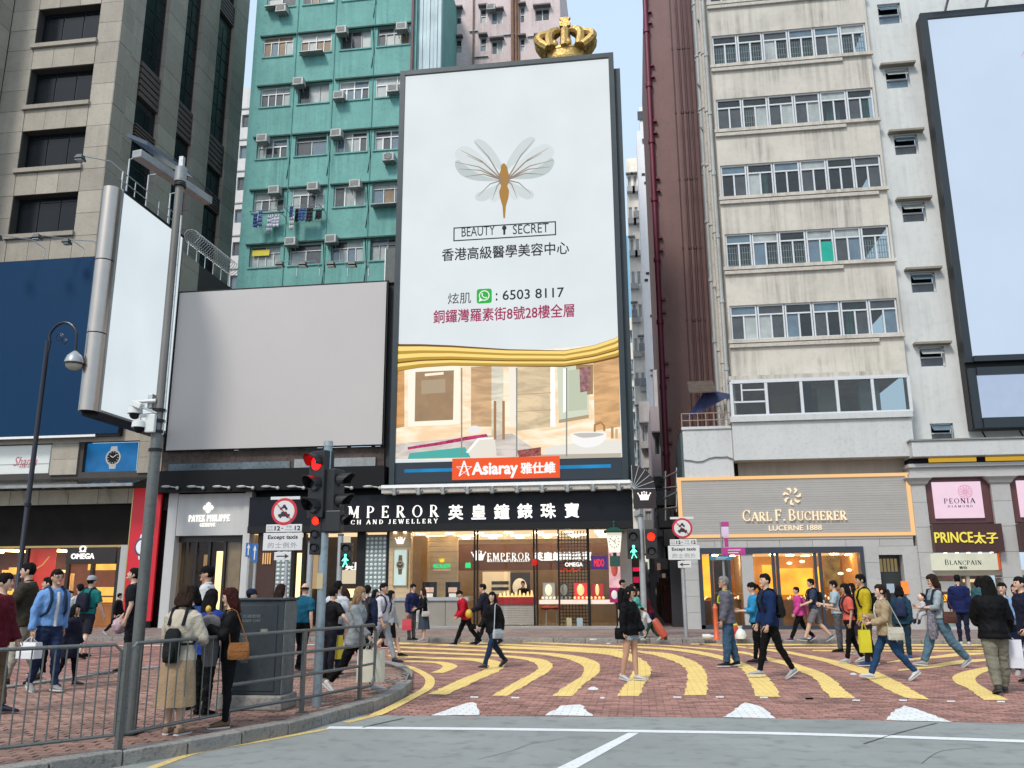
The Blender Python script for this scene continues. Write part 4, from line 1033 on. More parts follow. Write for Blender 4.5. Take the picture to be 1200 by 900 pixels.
q=Rp(389,608,513,612,JY);serif('WATCH AND JEWELLERY',q[0],q[1],q[2]-.06,q[3]-.03,JY,E_sign,JW,ext=.03,sp=.45)
q=Rp(521,590.5,684,608,JY);put_chars('英皇鐘錶珠寶',q[0],q[1],q[2],q[3],JY,E_sign,JW,bold=.022,ext=.05,keep=True)
# canopy strip with brackets under the tall advertisement
q=Rp(448,566,739,578,30.1)
bx('soffit_board',mat('soffit',(.42,.40,.36),.7,var=.15,scale=2,dirt=.3),JW,q[0],q[1],30.0,30.42,zf_1+.0,q[3]-.12)
bx('soffit_edge',M_white,JW,q[0],q[1],29.94,30.44,q[3]-.115,q[3])
for k in range(10):
 x=q[0]+.5+(q[1]-q[0]-.9)*k/9
 s=MB().tube([(x-.12,29.95,q[3]-.14),(x,29.93,q[3]-.3),(x+.14,29.96,q[3]-.2)],.025,5);s.box(x-.05,x+.05,29.9,30.0,q[2]+.0,q[3]-.12)
 s.ell((x,29.93,q[3]-.34),.08,.05,.05,8,5);s.build('bracket_lamp',M_grey,JW)
 # shop opening
xo0,xo1=Yp(456,680,FY).x,Yp(723,680,FY).x
zc=zf_0-.02
D=5.5
M_beige=mat('travertine',(0.50,0.37,0.22),.45,var=.1,scale=2,bump=.1)
M_jdark=mat('dark_marble',(0.045,0.035,0.035),.3,var=.3,scale=3)
jxe=Yp(741,680,FY).x
m=MB()
m.box(jx0,jxe,FY+D,FY+D+.1,PZ,zc);m.box(jx0-.1,jx0,FY+.2,FY+D,PZ,zc);m.box(jxe-.25,jxe,FY+.3,FY+D,PZ,zc);m.build('interior_wall',mat('interior_wall',(.34,.25,.16),.6,var=.15,scale=2),JW)
bx('ceiling',mat('interior_ceiling',(.6,.48,.33),.7,var=.06,emit=(1,.72,.42),es=.55),JW,jx0,jxe,FY+.05,FY+D,zc-.0,zc+.1)  # the ceiling itself glows: the shop's warm light is put into its material
bx('interior_floor',mat('shop_floor',(.24,.19,.14),.2,var=.15),JW,jx0,jxe,FY-.3,FY+D,PZ-.05,PZ+.03)
for k in range(7):
 for j in range(3):
  x=xo0+.8+k*(xo1-xo0-1)/6.5
  bx('ceiling_light',emat('shop_downlight',(1,.78,.48),34),JW,x,x+.75 if j==1 else x+.3,FY+.7+j*1.6,FY+.82+j*1.6,zc-.03,zc-.006)
  # left part: wood door, mosaic columns
def mosaic(parent,a,b,x_y,z0,z1,name='mosaic_column'):
 o=bx(name,mat('mosaic_back',(.16,.2,.2),.6),parent,a,b,x_y+.01,x_y+.3,z0,z1)
 t=MB();s=.155;nx=max(1,int((b-a)/s));sx=(b-a)/nx;nz=int((z1-z0)/s)
 for i in range(nx):
  for j in range(nz):
   off=0;cxm=a+sx*(i+.5);czm=z0+s*(j+.5)
   t.ell((cxm,x_y+.01,czm),sx*.38,.03,s*.38,6,4)
 return tag(t.build('mosaic_tile',mat('white_mosaic',(.58,.64,.62),.25,island=.12),o),kind='stuff')
zs_=zf_0-.003
q=Rp(299,640,321,734,FY);bx('wood_door',mat('wenge',(.05,.02,.012),.35,var=.2,scale=5),JW,q[0],q[1],FY,FY+.2,PZ,zs_)
q=Rp(308,648,319,661,FY-.05)
for k in range(4):bx('sconce_rod',emat('sconce',(1,.55,.2),.9),JW,q[0]+k*.09,q[0]+k*.09+.035,FY-.08,FY-.04,q[2],q[3])
for a_,b_ in((322,340),(427,452)):
 q=Rp(a_,640,b_,734,FY);mosaic(JW,q[0],q[1],FY-.02,PZ,zs_-.08)
for a_,b_ in((340,344),(417,427),(452,456),(353,356)):
 q=Rp(a_,640,b_,734,FY);bx('dark_post',M_blackm,JW,q[0],q[1],FY-.04,FY+.2,PZ,zs_)
q=Rp(344,640,417,734,FY+2);
bx('back_display',M_jdark,JW,q[0],q[1],FY+2.2,FY+2.3,PZ,zs_)
for(a_,t_,b_,d_,m_)in((343,648,352,700,E_warm),(357,650,372,690,emat('tan_glow',(.9,.6,.3),.5)),(396,668,420,684,emat('cream_glow',(1,.85,.6),.7)),(402,628,410,660,emat('cream_glow',(1,.85,.6),.7)),(405,690,418,700,E_warm)):
 q=Rp(a_,t_,b_,d_,FY+1.5);bx('lit_display',m_,JW,q[0],q[1],FY+1.5,FY+1.55,q[2],q[3])
a=Rp(413,658,425,668,FY+.1);put_text('英皇',a[0]-.3,a[1],a[2],a[3],FY+.1,E_sign,JW,keep=True,bold=.03)
# lit pier with crown and watch poster
q=Rp(456,630,481,704,FY);px0,px1=q[0],q[1]
nrow=9;zc_=Yp(470,704,FY).z
for k in range(nrow):bx('stone_panel',M_beige,JW,px0,px1,FY-.06+.004*(k%2),FY+.3,zc_+(zs_-zc_)*k/nrow+.008,zc_+(zs_-zc_)*(k+1)/nrow)
for dx in(.18,.55):bx('uplight',emat('spot_warm',(1,.78,.45),6),JW,px0+dx,px0+dx+.1,FY-.2,FY-.1,zs_-.04,zs_-.005)
def crown(parent,cx,cz,w,y,m,name='crown_emblem'):
 pts=[(-.32,-.35),(.32,-.35),(.36,-.1),(.5,.3),(.28,.12),(.18,.38),(.06,.12),(0,.42),(-.06,.12),(-.18,.38),(-.28,.12),(-.5,.3),(-.36,-.1)]
 e=MB().prismy([(cx+a*w,cz+b*w*.8)for a,b in pts],y-.03,y)
 for a,b in((.5,.34),(.18,.42),(0,.48),(-.18,.42),(-.5,.34)):e.ell((cx+a*w,y-.02,cz+b*w*.8),w*.06,.02,w*.06,8,5)
 return e.build(name,m,parent)
v=Yp(469,634,FY-.07);crown(JW,v.x,v.z,.36,FY-.07,E_sign)
q=Rp(462,644.5,476.5,686,FY-.1)
bx('poster',mat('poster_print',(.25,.33,.32),.3,var=.25,scale=1.5,emit=(.5,.6,.55),es=.35),JW,q[0],q[1],FY-.13,FY-.08,q[2],q[3])
f=MB();f.box(q[0]-.04,q[0],FY-.14,FY-.08,q[2]-.04,q[3]+.04);f.box(q[1],q[1]+.04,FY-.14,FY-.08,q[2]-.04,q[3]+.04);f.build('poster_frame',M_brass,JW)
watch(JW,(q[0]+q[1])/2,Yp(469,662,FY).z,.15,FY-.132,M_jdark,M_brass,mat('bronze_strap',(.2,.12,.06),.3,metal=.7),1.3)
# plinth below pier and window, grey counter ledge
q=Rp(456,704,545,735,FY)
xL1=Yp(545,720,FY).x
for k in range(4):bx('plinth_panel',mat('taupe_stone',(.26,.235,.20),.4,var=.1,scale=2,objv=.05),JW,q[0]+(xL1-q[0])*k/4+.008,q[0]+(xL1-q[0])*(k+1)/4-.008,FY-.1,FY+.4,PZ+.03,q[3])
bx('counter_ledge',M_galv,JW,q[0],xL1+.15,FY-.16,FY+1.0,q[3]+.004,q[3]+.12)
# window back wall of beige stone with green and yellow sign, display boards
q=Rp(501,628,536,704,FY+1.2)
nr=12
for k in range(nr):bx('stone_panel',M_beige,JW,q[0],q[1],FY+1.2+.01*(k%3),FY+1.4,q[2]+(q[3]-q[2])*k/nr+.01,q[2]+(q[3]-q[2])*(k+1)/nr)
q=Rp(482,628,500,704,FY+2.2);bx('back_panel',mat('golden_panel',(.34,.22,.10),.5,var=.2),JW,q[0],q[1],FY+2.3,FY+2.4,q[2],q[3])
E_green=emat('green_neon',(.02,.85,.25),1.1);E_yel=emat('yellow_neon',(1,.75,.02),1.2)
v=Yp(518,657,FY+1.19);crown(JW,v.x,v.z,.22,FY+1.17,E_yel,'crown_sign')
q=Rp(508,661,528,666,FY+1.18);put_text('ROLEX',q[0],q[1],q[2],q[3],FY+1.18,E_green,JW,bold=.05,ext=.03)
q=Rp(508,667,528,669,FY+1.18);put_text('皇家認可經銷商',q[0],q[1],q[2],q[3],FY+1.18,mat('pink_text',(.5,.25,.2),.4,emit=(.8,.4,.3),es=.4),JW,bold=.02)
q=Rp(545,659,552,666,FY+.2);put_text('錶',q[0],q[1],q[2],q[3],FY+.2,E_green,JW,bold=.05,keep=True)
for a_,b_ in((495,511.5),(522,539)):
 q=Rp(a_,682,b_,703,FY+.5)
 bd=bx('display_board',M_blackm,JW,q[0],q[1],FY+.5,FY+.56,q[2],q[3])
 w_=q[1]-q[0];h_=q[3]-q[2]
 bx('board_picture',mat('board_picture',(.45,.28,.22),.4,var=.4,scale=6,emit=(.6,.4,.32),es=.3),bd,q[0]+.2*w_,q[1]-.2*w_,FY+.49,FY+.5,q[2]+h_*.42,q[3]-h_*.3)
 bx('board_card',mat('card_white',(.6,.55,.5),.5,emit=(.8,.75,.7),es=.2),bd,q[0]+.25*w_,q[1]-.25*w_,FY+.49,FY+.5,q[2]+h_*.05,q[2]+h_*.36)
 # main glazed shop: steel posts, glass sheets
for px_ in(556,559.5,626,629.5,655,690,722):
 v=Yp(px_,680,FY);w_=.03 if px_ not in(690,)else .05
 bx('glass_post',M_blackm,JW,v.x-w_,v.x+w_,FY-.02,FY+.06,PZ,zs_)
for a_,b_ in((482,501),(502,556),(560,592),(593,626),(630,655),(656,690),(691,722)):
 q=Rp(a_,630,b_,704 if a_<556 else 735,FY);bx('pane',G_shop,JW,q[0]+.05,q[1]-.05,FY+.01,FY+.02,q[2]if a_<556 else PZ+.05,zs_)
 # brown inner sign wall
q=Rp(556,637,690,668,FY+3)
bx('sign_wall',mat('brown_sign_wall',(.11,.045,.022),.4,var=.12),JW,q[0]-1.2,q[1]+2,FY+3,FY+3.1,q[2],q[3])
q=Rp(571,648,621,655.5,FY+3);serif('EMPEROR',q[0],q[1],q[2]-.02,q[3],FY+3,E_sign,JW,ext=.05,sp=.2)
q=Rp(571,656,621,658.5,FY+3);serif('WATCH AND JEWELLERY',q[0],q[1],q[2],q[3],FY+3,E_sign,JW,ext=.05,sp=.2)
q=Rp(625,646.5,693,657,FY+2.9);put_text('英皇鐘錶珠寶',q[0],q[1],q[2],q[3],FY+3,E_sign,JW,bold=.04,ext=.06)
v=Yp(561,652,FY+3);crown(JW,v.x,v.z,.55,FY+2.98,E_sign)
# lattice screen
q=Rp(655,630,690,735,FY+.5);lt_=MB()
x=q[0]
while x<q[1]:lt_.box(x,x+.025,FY+.5,FY+.53,PZ,zs_);x+=.115
z=PZ+.05
while z<zs_:lt_.box(q[0],q[1],FY+.535,FY+.56,z,z+.025);z+=.115
lt_.build('lattice_screen',M_blackm,JW)
for k,(w_,a_)in enumerate((('PIAGET',668),)):
 q=Rp(662,659,683,664,FY+.3);put_text('OMEGA',q[0],q[1],q[2],q[3],FY+.3,E_sign,JW,bold=.04,ext=.02)
q=Rp(696,655,708,664,FY+.35);bx('purple_sign',emat('purple_glow',(.09,.03,.3),.6),JW,q[0]-.1,q[1]+.1,FY+.36,FY+.4,q[2]-.1,q[3]+.1);put_text('MIDO',q[0],q[1],q[2],q[3],FY+.36,emat('red_neon',(1,.02,.04),1.2),JW,bold=.04)
MB().ell(Yp(626.5,659,FY-.05),.1,.04,.13,12,8).build('red_lantern_seal',emat('red_seal',(.8,.01,.01),.8),JW,smooth=True)
MB().tube([Yp(656+3*k,668+2*math.sin(k*2.2),FY+.45)for k in range(9)],.015,5).build('neon_script',mat('red_neon_tube',(.4,.01,.01),.3,emit=(.7,.02,.02),es=.6),JW)
# cases and counters
q=Rp(585,700,626,731,FY+.8)
ct=bx('display_counter',mat('counter_body',(.42,.41,.40),.4),JW,q[0],q[1],FY+.8,FY+1.6,PZ+.1,q[3])
dd=MB()
nx=26;nz=9
for i in range(nx):
 for j in range(nz):
  cx_m=q[0]+(q[1]-q[0])*(i+.5)/nx;cz_m=PZ+.15+(q[3]-PZ-.3)*(j+.5)/nz
  dd.ell((cx_m,FY+.8,cz_m),.022,.02,.03,6,4)
tag(dd.build('counter_stud',M_steel,ct),kind='stuff')
q2=Rp(580,699,627,709,FY+.7);bx('counter_top',mat('red_velvet',(.35,.015,.02),.5),JW,q2[0],q2[1],FY+.75,FY+1.7,q2[2]+.02,q2[3]-.02)
jm=mat('gold_ware',(.8,.55,.25),.3,metal=.6,emit=(1,.7,.3),es=.5)
for k in range(9):
 x=q2[0]+.15+(q2[1]-q2[0]-.3)*k/8;MB().loft([[(x+r_*math.cos(a),FY+1.0+r_*math.sin(a),q2[3]-.02+h_)for a in[i*PI/4 for i in range(8)]]for r_,h_ in((.07,0),(.05,.08),(.025,.14+.05*(k%3)))]).build('gold_ware',jm,JW)
q=Rp(566,670,597,696,FY+3);bx('cream_shelf_unit',mat('cream_unit',(.6,.5,.33),.5,emit=(.8,.65,.4),es=.25),JW,q[0],q[1],FY+2.9,FY+3.3,q[2],q[3])
for t_ in(681,688):
 q=Rp(576,t_,596,t_+4,FY+2.85);bx('shelf_niche',M_jdark,JW,q[0],q[1],FY+2.84,FY+2.9,q[2],q[3])
q=Rp(598,671,621,700,FY+2.8);bx('dark_panel',mat('slate_panel',(.04,.035,.045),.4),JW,q[0],q[1],FY+2.8,FY+2.9,q[2],q[3])
v=Yp(609,688,FY+2.6);MB().ell((v.x,FY+2.6,v.z),.28,.06,.33,14,9).build('necklace_bust',mat('bust_cream',(.6,.52,.4),.6,emit=(.9,.75,.5),es=.3),JW,smooth=True)
# white ledge with four display boxes, in the right window
q=Rp(631,703,723,708,FY-.1);bx('window_ledge',mat('ledge_white',(.6,.5,.45),.3,emit=(1,.8,.7),es=.35),JW,q[0],q[1]-.1,FY+.06,FY+.5,q[2],q[3]);zl=q[3]
bxm=[mat('box_grey',(.28,.28,.27),.4,emit=(.5,.5,.45),es=.15),mat('box_dark',(.07,.07,.06),.4),mat('box_red',(.5,.02,.03),.4,emit=(.7,.03,.03),es=.4),mat('box_maroon',(.3,.015,.02),.4,emit=(.5,.03,.03),es=.3)]
for i,(a_,b_)in enumerate(((636,650),(655,667),(673,688),(693,707))):
 q=Rp(a_,683,b_,703,FY+.3);bo=bx('display_box',bxm[i],JW,q[0],q[1],FY+.3,FY+.45,zl+.004,q[3]-.03*(i%2))
 cxm=(q[0]+q[1])/2;
 wm=mat('display_white',(.6,.55,.45),.4,emit=(1,.8,.5),es=.45)if i!=1 else mat('display_grey',(.35,.35,.3),.4)
 s=MB().ell((cxm,FY+.27,zl+.34),.13 if i<3 else .07,.04,.2,10,7)
 for k in range(4):s.ell((cxm-.21+.14*k,FY+.24,zl+.07),.045,.04,.05,8,5)
 s.build('display_piece',wm if i<2 else jm,bo,smooth=True)
 # stools, papers behind the low glass
for k in range(2):
 v=Yp(640+12*k,712,FY+1.2);s=MB().tube([(v.x,FY+1.2,PZ+.05),(v.x,FY+1.2,PZ+.6)],.03,6);s.build('stool_leg',M_galv,JW)
 MB().ell((v.x,FY+1.2,PZ+.68),.22,.2,.08,12,6).build('red_stool_seat',mat('red_leather',(.3,.01,.015),.4),JW,smooth=True)
for i,(a_,b_,c_)in enumerate(((664,670,(.55,.5,.3)),(676,683,(.45,.55,.62)))):
 q=Rp(a_,724,b_,735,FY+.1);bx('paper_notice',mat('paper_%d'%i,c_,.7),JW,q[0],q[1],FY+.07,FY+.08,PZ+.08,q[3])
 # right end pier with advertising panel
q=Rp(723,623,741,735,FY-.05);bx('end_pier',mat('end_stone',(.33,.29,.25),.5,var=.12,scale=2),JW,q[0],q[1],FY-.05,FY+.5,PZ,zs_)
q=Rp(712,640,727,706,FY-.12);a=bx('advert_panel',emat('pink_advert',(.85,.48,.50),.9,var=.25,scale=3),JW,q[0]+.05,q[1],FY-.14,FY-.1,q[2]+.5,q[3])
bx('advert_panel',emat('magenta_advert',(.4,.015,.14),.8,var=.4,scale=5),JW,q[0]+.05,q[1],FY-.14,FY-.1,q[2],q[2]+.49)
MB().ell(Yp(720,697,FY-.15),.11,.02,.15,14,8).build('advert_face',mat('advert_white',(.7,.66,.6),.5),JW)
v=Yp(720,666,FY-.15)
fg=MB().ell((v.x,FY-.15,v.z),.12,.02,.28,10,8);fg.ell((v.x,FY-.155,v.z+.32),.08,.02,.1,10,7);fg.tube([(v.x,FY-.15,v.z+.2),(v.x-.16,FY-.15,v.z+.5)],.03,5);fg.build('advert_figure',mat('coral_figure',(.55,.09,.06),.5),JW,smooth=True)
sp=MB().box(xo0,jxe,FY-.35,FY-.0,PZ,PZ+.09);sp.build('door_step',mat('step_grey',(.26,.26,.25),.6,var=.15),JW,bevel=.01)
# clock on a bracket
ck=Yp(720,636,30.2)
CK=thing('street_clock','white square-faced clock with green roof hung at the right end of the jeweller window','clock',(ck.x,30.2,ck.z-.4))
tp_,bt_=.26,.19
MB().loft([[(ck.x+a*bt_,30.2+b*bt_,ck.z-.33)for a,b in((-1,-1),(1,-1),(1,1),(-1,1))],[(ck.x+a*tp_,30.2+b*tp_,ck.z+.33)for a,b in((-1,-1),(1,-1),(1,1),(-1,1))]]).build('clock_case',mat('clock_white',(.62,.60,.52),.3,emit=(.8,.75,.6),es=.35),CK)
M_dgreen=mat('dark_green_paint',(.012,.06,.045),.4)
r_=MB();r_.loft([[(ck.x+a*s,30.2+b*s,ck.z+h)for a,b in((-1,-1),(1,-1),(1,1),(-1,1))]for s,h in((.34,.335),(.36,.38),(.1,.52))]);r_.tube([(ck.x,30.2,ck.z+.5),(ck.x,30.2,ck.z+.68)],.03,6);r_.ell((ck.x,30.2,ck.z+.7),.05,.05,.05,8,6);r_.build('clock_roof',M_dgreen,CK)
r_=MB();r_.box(ck.x-.17,ck.x+.17,30.05,30.35,ck.z-.8,ck.z-.45);r_.tube([(ck.x,30.2,ck.z-.45),(ck.x,30.2,ck.z-.33)],.06,6);r_.bar((ck.x+.1,30.3,ck.z-.6),(ck.x+.1,30.95,ck.z-.6),.05);r_.build('clock_bracket',M_dgreen,CK)
h=MB()
for i in range(12):
 a=2*PI*i/12;p_=Vector((ck.x+.16*math.sin(a),ck.z+.03+.2*math.cos(a)))
 h.box(p_.x-.012,p_.x+.012,29.953,29.96,p_.y-.022,p_.y+.022)
for a,L in((-.9,.16),(.5,.11),(2.6,.1)):
 h.bar((ck.x,29.95,ck.z+.03),(ck.x+L*math.sin(a),29.95,ck.z+.03+L*math.cos(a)),.022,.01)
h.build('clock_hands',M_black,CK)
# quarter-round black awning with crown, over the alley corner
AW=thing('quarter_round_awning','black quarter-round awning with a white crown at the alley corner','awning',(Yp(755,600,30).x,30,Yp(755,600,30).z))
ya_=30.0;c0=Yp(741,573,ya_);Ra=Yp(768,573,ya_).x-c0.x;zb_=Yp(752,596,ya_).z
seg=5;M_awn=mat('awning_cloth',(0.018,0.012,0.014),.75,var=.15,weave=.1)
for k in range(seg):
 a0,a1=PI/2*k/seg,PI/2*(k+1)/seg
 P=lambda r,a,y:(c0.x+r*math.cos(a),y,c0.z+r*1.05*math.sin(a))
 m=MB();m.poly([P(0,a0,ya_),P(Ra,a0,ya_),P(Ra,a1,ya_),P(0,a1,ya_)]);m.poly([P(Ra,a0,ya_),P(Ra,a0,ya_+1.2),P(Ra,a1,ya_+1.2),P(Ra,a1,ya_)])
 m.build('awning_gore',M_awn,AW)
for k in range(seg+1):MB().bar((c0.x,ya_-.01,c0.z),(c0.x+Ra*math.cos(PI/2*k/seg),ya_-.01,c0.z+Ra*1.05*math.sin(PI/2*k/seg)),.02).build('awning_rib',M_galv,AW)
m=MB().box(c0.x+.02,c0.x+Ra,ya_,ya_+.03,zb_,c0.z);m.box(c0.x+Ra-.03,c0.x+Ra,ya_+.03,ya_+1.2,zb_,c0.z);m.build('awning_valance',M_awn,AW)
v=Yp(755,582,ya_);crown(AW,v.x,v.z,.42,ya_-.0,E_sign)
# ================================================================== THE TALL LIT ADVERTISEMENT
BY=30.5
TA=thing('tall_lit_advertisement','very tall lit white advertisement with butterfly emblem and bathroom picture above the jeweller','billboard',(Yp(598,565,BY).x,BY,Yp(598,565,BY).z))
q=Rp(463.5,74,728,565,BY)
bx('frame',mat('frame_slate',(.018,.030,.036),.45,metal=.2),TA,q[0],q[1],BY+.02,BY+.5,q[2],q[3])
fr=.2
for(a,b,c,d)in((q[0],q[0]+fr,q[2],q[3]),(q[1]-fr,q[1],q[2],q[3]),(q[0]+fr,q[1]-fr,q[3]-fr,q[3])):bx('frame_edge',MATS['frame_slate'],TA,a,b,BY-.12,BY+.018,c,d)
bx('side_box',MATS['frame_slate'],TA,q[1]+.002,q[1]+.24,BY+.1,BY+.5,q[2],q[3]-.6)
X0,X1,Z0,Z1=q[0]+fr,q[1]-fr,q[2]+.0,q[3]-fr
E_led=emat('led_white',(.83,.90,.93),.88,var=.035,scale=.5)
nc_,nr_=1,1
zbar=Yp(598,539,BY).z
bx('screen',E_led,TA,X0,X1,BY,BY+.018,zbar,Z1)
def art(name,pts,col,s=1.0,lift=.006,mm=None):
 m=mm or emat('print_'+name+'_%d'%(abs(hash((col,s)))%10**6),col,s)
 P=[(min(max(a,X0),X1),b)for a,b in pp(pts,BY)]
 return MB().prismy(P[::-1],BY-lift,BY-lift+.004).build(name,m,TA)
DK=emat('print_dark',(.03,.035,.04),.5);MAG=emat('print_magenta',(.38,.015,.10),.9)
a=Rp(541,265.5,580,276.5,BY);put_text('BEAUTY',a[0],a[1],a[2]-.0,a[3],BY,DK,TA,bold=.0,ext=.01)
a=Rp(601,262.5,643,273.5,BY);put_text('SECRET',a[0],a[1],a[2],a[3],BY,DK,TA,bold=.0,ext=.01)
ob=pp([(531.5,266.5),(651.5,259.5),(651.5,276),(531.5,282.5)],BY);xx0,xx1=ob[0][0],ob[1][0];zz0=(ob[2][1]+ob[3][1])/2;zz1=(ob[0][1]+ob[1][1])/2;t=.045
o=MB();o.box(xx0,xx1,BY-.01,BY,zz1-t,zz1);o.box(xx0,xx1,BY-.01,BY,zz0,zz0+t);o.box(xx0,xx0+t,BY-.01,BY,zz0+t,zz1-t);o.box(xx1-t,xx1,BY-.01,BY,zz0+t,zz1-t);o.build('name_box',DK,TA)
v=Yp(591,270,BY);o=MB();o.box(v.x-.04,v.x+.04,BY-.01,BY,v.z-.18,v.z+.02);o.ell((v.x,BY-.005,v.z+.1),.09,.006,.1,10,6);o.build('keyhole_mark',DK,TA)
a=Rp(518,287,667,302,BY);put_text('香港高級醫學美容中心',a[0],a[1],a[2],a[3],BY,DK,TA,bold=.012,ext=.01)
a=Rp(525,343,552,356,BY);put_text('炫肌',a[0],a[1],a[2],a[3],BY,DK,TA,bold=.0,ext=.01)
a=Rp(589,338.5,661,350,BY);put_text('6503 8117',a[0],a[1],a[2],a[3],BY,DK,TA,bold=.01,ext=.01)
a=Rp(581,343.5,583,352.5,BY);put_text(':',a[0],a[1],a[2],a[3],BY,DK,TA,bold=.02,ext=.01)
a=Rp(508,359.5,673,375.5,BY);put_text('銅鑼灣羅素街8號28樓全層',a[0],a[1],a[2],a[3],BY,MAG,TA,bold=.014,ext=.01)
v=Yp(567.5,347,BY);r0_=.29;sq=[]
for cxs,czs,a0 in((1,1,0),(-1,1,90),(-1,-1,180),(1,-1,270)):
 for k in range(4):aa=rad(a0+30*k);sq.append((v.x+cxs*r0_*.68+r0_*.32*math.cos(aa),v.z+czs*r0_*.68+r0_*.32*math.sin(aa)))
MB().prismy(sq,BY-.01,BY).build('messenger_badge',emat('badge_green',(.03,.55,.07),.8),TA)
rb_=MB();n=24
for i in range(n):
 a0,a1=2*PI*i/n,2*PI*(i+1)/n
 rb_.prismy([(v.x+.17*math.cos(a0),v.z+.02+.17*math.sin(a0)),(v.x+.205*math.cos(a0),v.z+.02+.205*math.sin(a0)),(v.x+.205*math.cos(a1),v.z+.02+.205*math.sin(a1)),(v.x+.17*math.cos(a1),v.z+.02+.17*math.sin(a1))],BY-.016,BY-.01)
rb_.prismy([(v.x-.21,v.z-.22),(v.x-.08,v.z-.17),(v.x-.17,v.z-.07)],BY-.0165,BY-.01)
rb_.tube([(v.x-.08,BY-.013,v.z+.11),(v.x-.075,BY-.013,v.z+.0),(v.x,BY-.013,v.z-.065),(v.x+.1,BY-.013,v.z-.07)],[.028,.018,.018,.03],5)
rb_.build('messenger_logo',emat('badge_white',(1,1,1),.95),TA)
# butterfly: wings of veined translucent lobes and a gold figure
WNG=[emat('wing_a',(.70,.78,.79),.86),emat('wing_b',(.60,.68,.68),.84),emat('wing_c',(.76,.83,.84),.87)]
VN=emat('vein',(.42,.33,.27),.7)
wings=[(((592,205),(575,190),(556,168),(562,163),(575,172),(588,192)),0),(((590,212),(563,205),(540,190),(533,182),(537,174),(548,172),(566,184)),2),(((590,212),(560,212),(540,205),(533,192),(540,188),(565,200)),1),(((590,213),(575,220),(560,226),(557,233),(566,236),(580,228)),0),(((591,214),(583,224),(574,233),(580,237),(588,228)),2)]
for pts,mi in wings:
 for sgn in(0,1):
  P=[(591.3+(591.3-x)if sgn else x,y-(2.5 if sgn else 0))for x,y in pts]
  Q=smooth2(P+[P[0]],4)
  art('wing',Q[:-1],None,mm=WNG[mi],lift=.006+.004*mi+.001*wings.index((pts,mi)))
for x,y in((556,166),(540,176),(534,190),(545,207),(560,230),(577,234),(547,182),(538,198)):
 for sgn in(0,1):
  X=591.3+(591.3-x)if sgn else x;Y_=y-(2.5 if sgn else 0)
  A_=Yp(594 if sgn else 588.5,211,BY-.026);B_=Yp(X,Y_,BY-.026);M_=(A_+B_)/2+Vector((0,0,.18))
  MB().tube([A_,M_,B_],[.028,.02,.006],4).build('wing_vein',VN,TA)
fig=[(589.5,192),(591.5,192),(594.5,196),(595.5,202),(597.5,207),(597,214),(594.5,218),(596.8,224),(596,232),(593,242),(592,256),(590,256),(589,242),(586,232),(585,225),(587.5,218),(584.5,213),(584,207),(587,200),(587,195)]
art('gold_figure',fig,None,mm=emat('print_gold',(.42,.22,.05),.95),lift=.034)
# golden ribbon
GA=[emat('ribbon_light',(.98,.72,.22),1.0),emat('ribbon_dark',(.16,.07,.01),1.0),emat('ribbon_mid',(.50,.30,.035),1.0)]
def wave(f0,f1):
 T_=[(0,403.5),(.12,403.6),(.25,405),(.5,409.5),(.75,411),(.88,405),(1,394)];B_=[(0,436),(.12,431),(.25,429),(.5,430),(.75,430.5),(.88,426),(1,419)]
 top=[];bot=[]
 for i in range(37):
  t=i/36;x=463+(728-463)*t;a=float(np.interp(t,*zip(*T_)));b=float(np.interp(t,*zip(*B_)));w_=.045*math.sin(3.2*t+1)*(1 if 0<f0<1 else 0);w2=.045*math.sin(3.2*t+1)*(1 if 0<f1<1 else 0)
  top.append((x,a+(b-a)*(f0+w_)));bot.append((x,a+(b-a)*(f1+w2)))
 return top+bot[::-1]
def marble(name,c1,c2,sc=1.2,s=.9):
 m=emat(name,c1,s);n=m.node_tree.nodes;l=m.node_tree.links
 if 'wv' in n:return m
 g=n.new('ShaderNodeNewGeometry');w=n.new('ShaderNodeTexNoise');w.name='wv';w.inputs['Scale'].default_value=sc;w.inputs['Detail'].default_value=9;w.inputs['Roughness'].default_value=.6;w.inputs['Distortion'].default_value=.8
 mp=n.new('ShaderNodeMapping');mp.inputs['Rotation'].default_value=(0,.5,0);mp.inputs['Scale'].default_value=(.8,1,3.2)
 r=n.new('ShaderNodeValToRGB');r.color_ramp.elements[0].position=.40;r.color_ramp.elements[1].position=.60;r.color_ramp.elements[0].color=(*c2,1);r.color_ramp.elements[1].color=(*c1,1)
 l.new(g.outputs['Position'],mp.inputs[0]);l.new(mp.outputs[0],w.inputs['Vector']);l.new(w.outputs[0],r.inputs[0]);l.new(r.outputs[0],n['Principled BSDF'].inputs['Emission Color']);return m
 # bathroom picture first, the ribbon over its top edge
art('bath_wall',[(464,424),(727,402),(728,536),(462,539)],None,mm=marble('bath_cream',(.95,.84,.66),(.86,.62,.38),.7,1.1),lift=.006)
def A2(name,pts,col,s=.9,lift=.012,var=.0,sc=3):
 nm='bath_%02x%02x%02x'%tuple(int(c*255)for c in col)
 return art(name,pts,None,mm=marble(nm,tuple(min(1,c*1.15)for c in col),tuple(c*.80 for c in col),.9,s*.95)if 'stone' in name or 'floor' in name or 'column' in name else emat(nm,col,s*1.0,var,sc),lift=lift)
A2('mirror_glow',[(478,432),(539,428),(539,497),(478,500)],(1,.93,.78),1.0,.010)
A2('mirror',[(487,436),(532,434),(531,492),(486,494)],(.42,.27,.15),.85,.014,.12,2)
A2('mirror_shelf',[(494,446),(522,444),(522,460),(494,462)],(.55,.42,.28),.8,.018)
A2('orange_stone',[(463,432),(474,431),(474,500),(463,502)],(.80,.42,.16),.9,.012,.3,2)
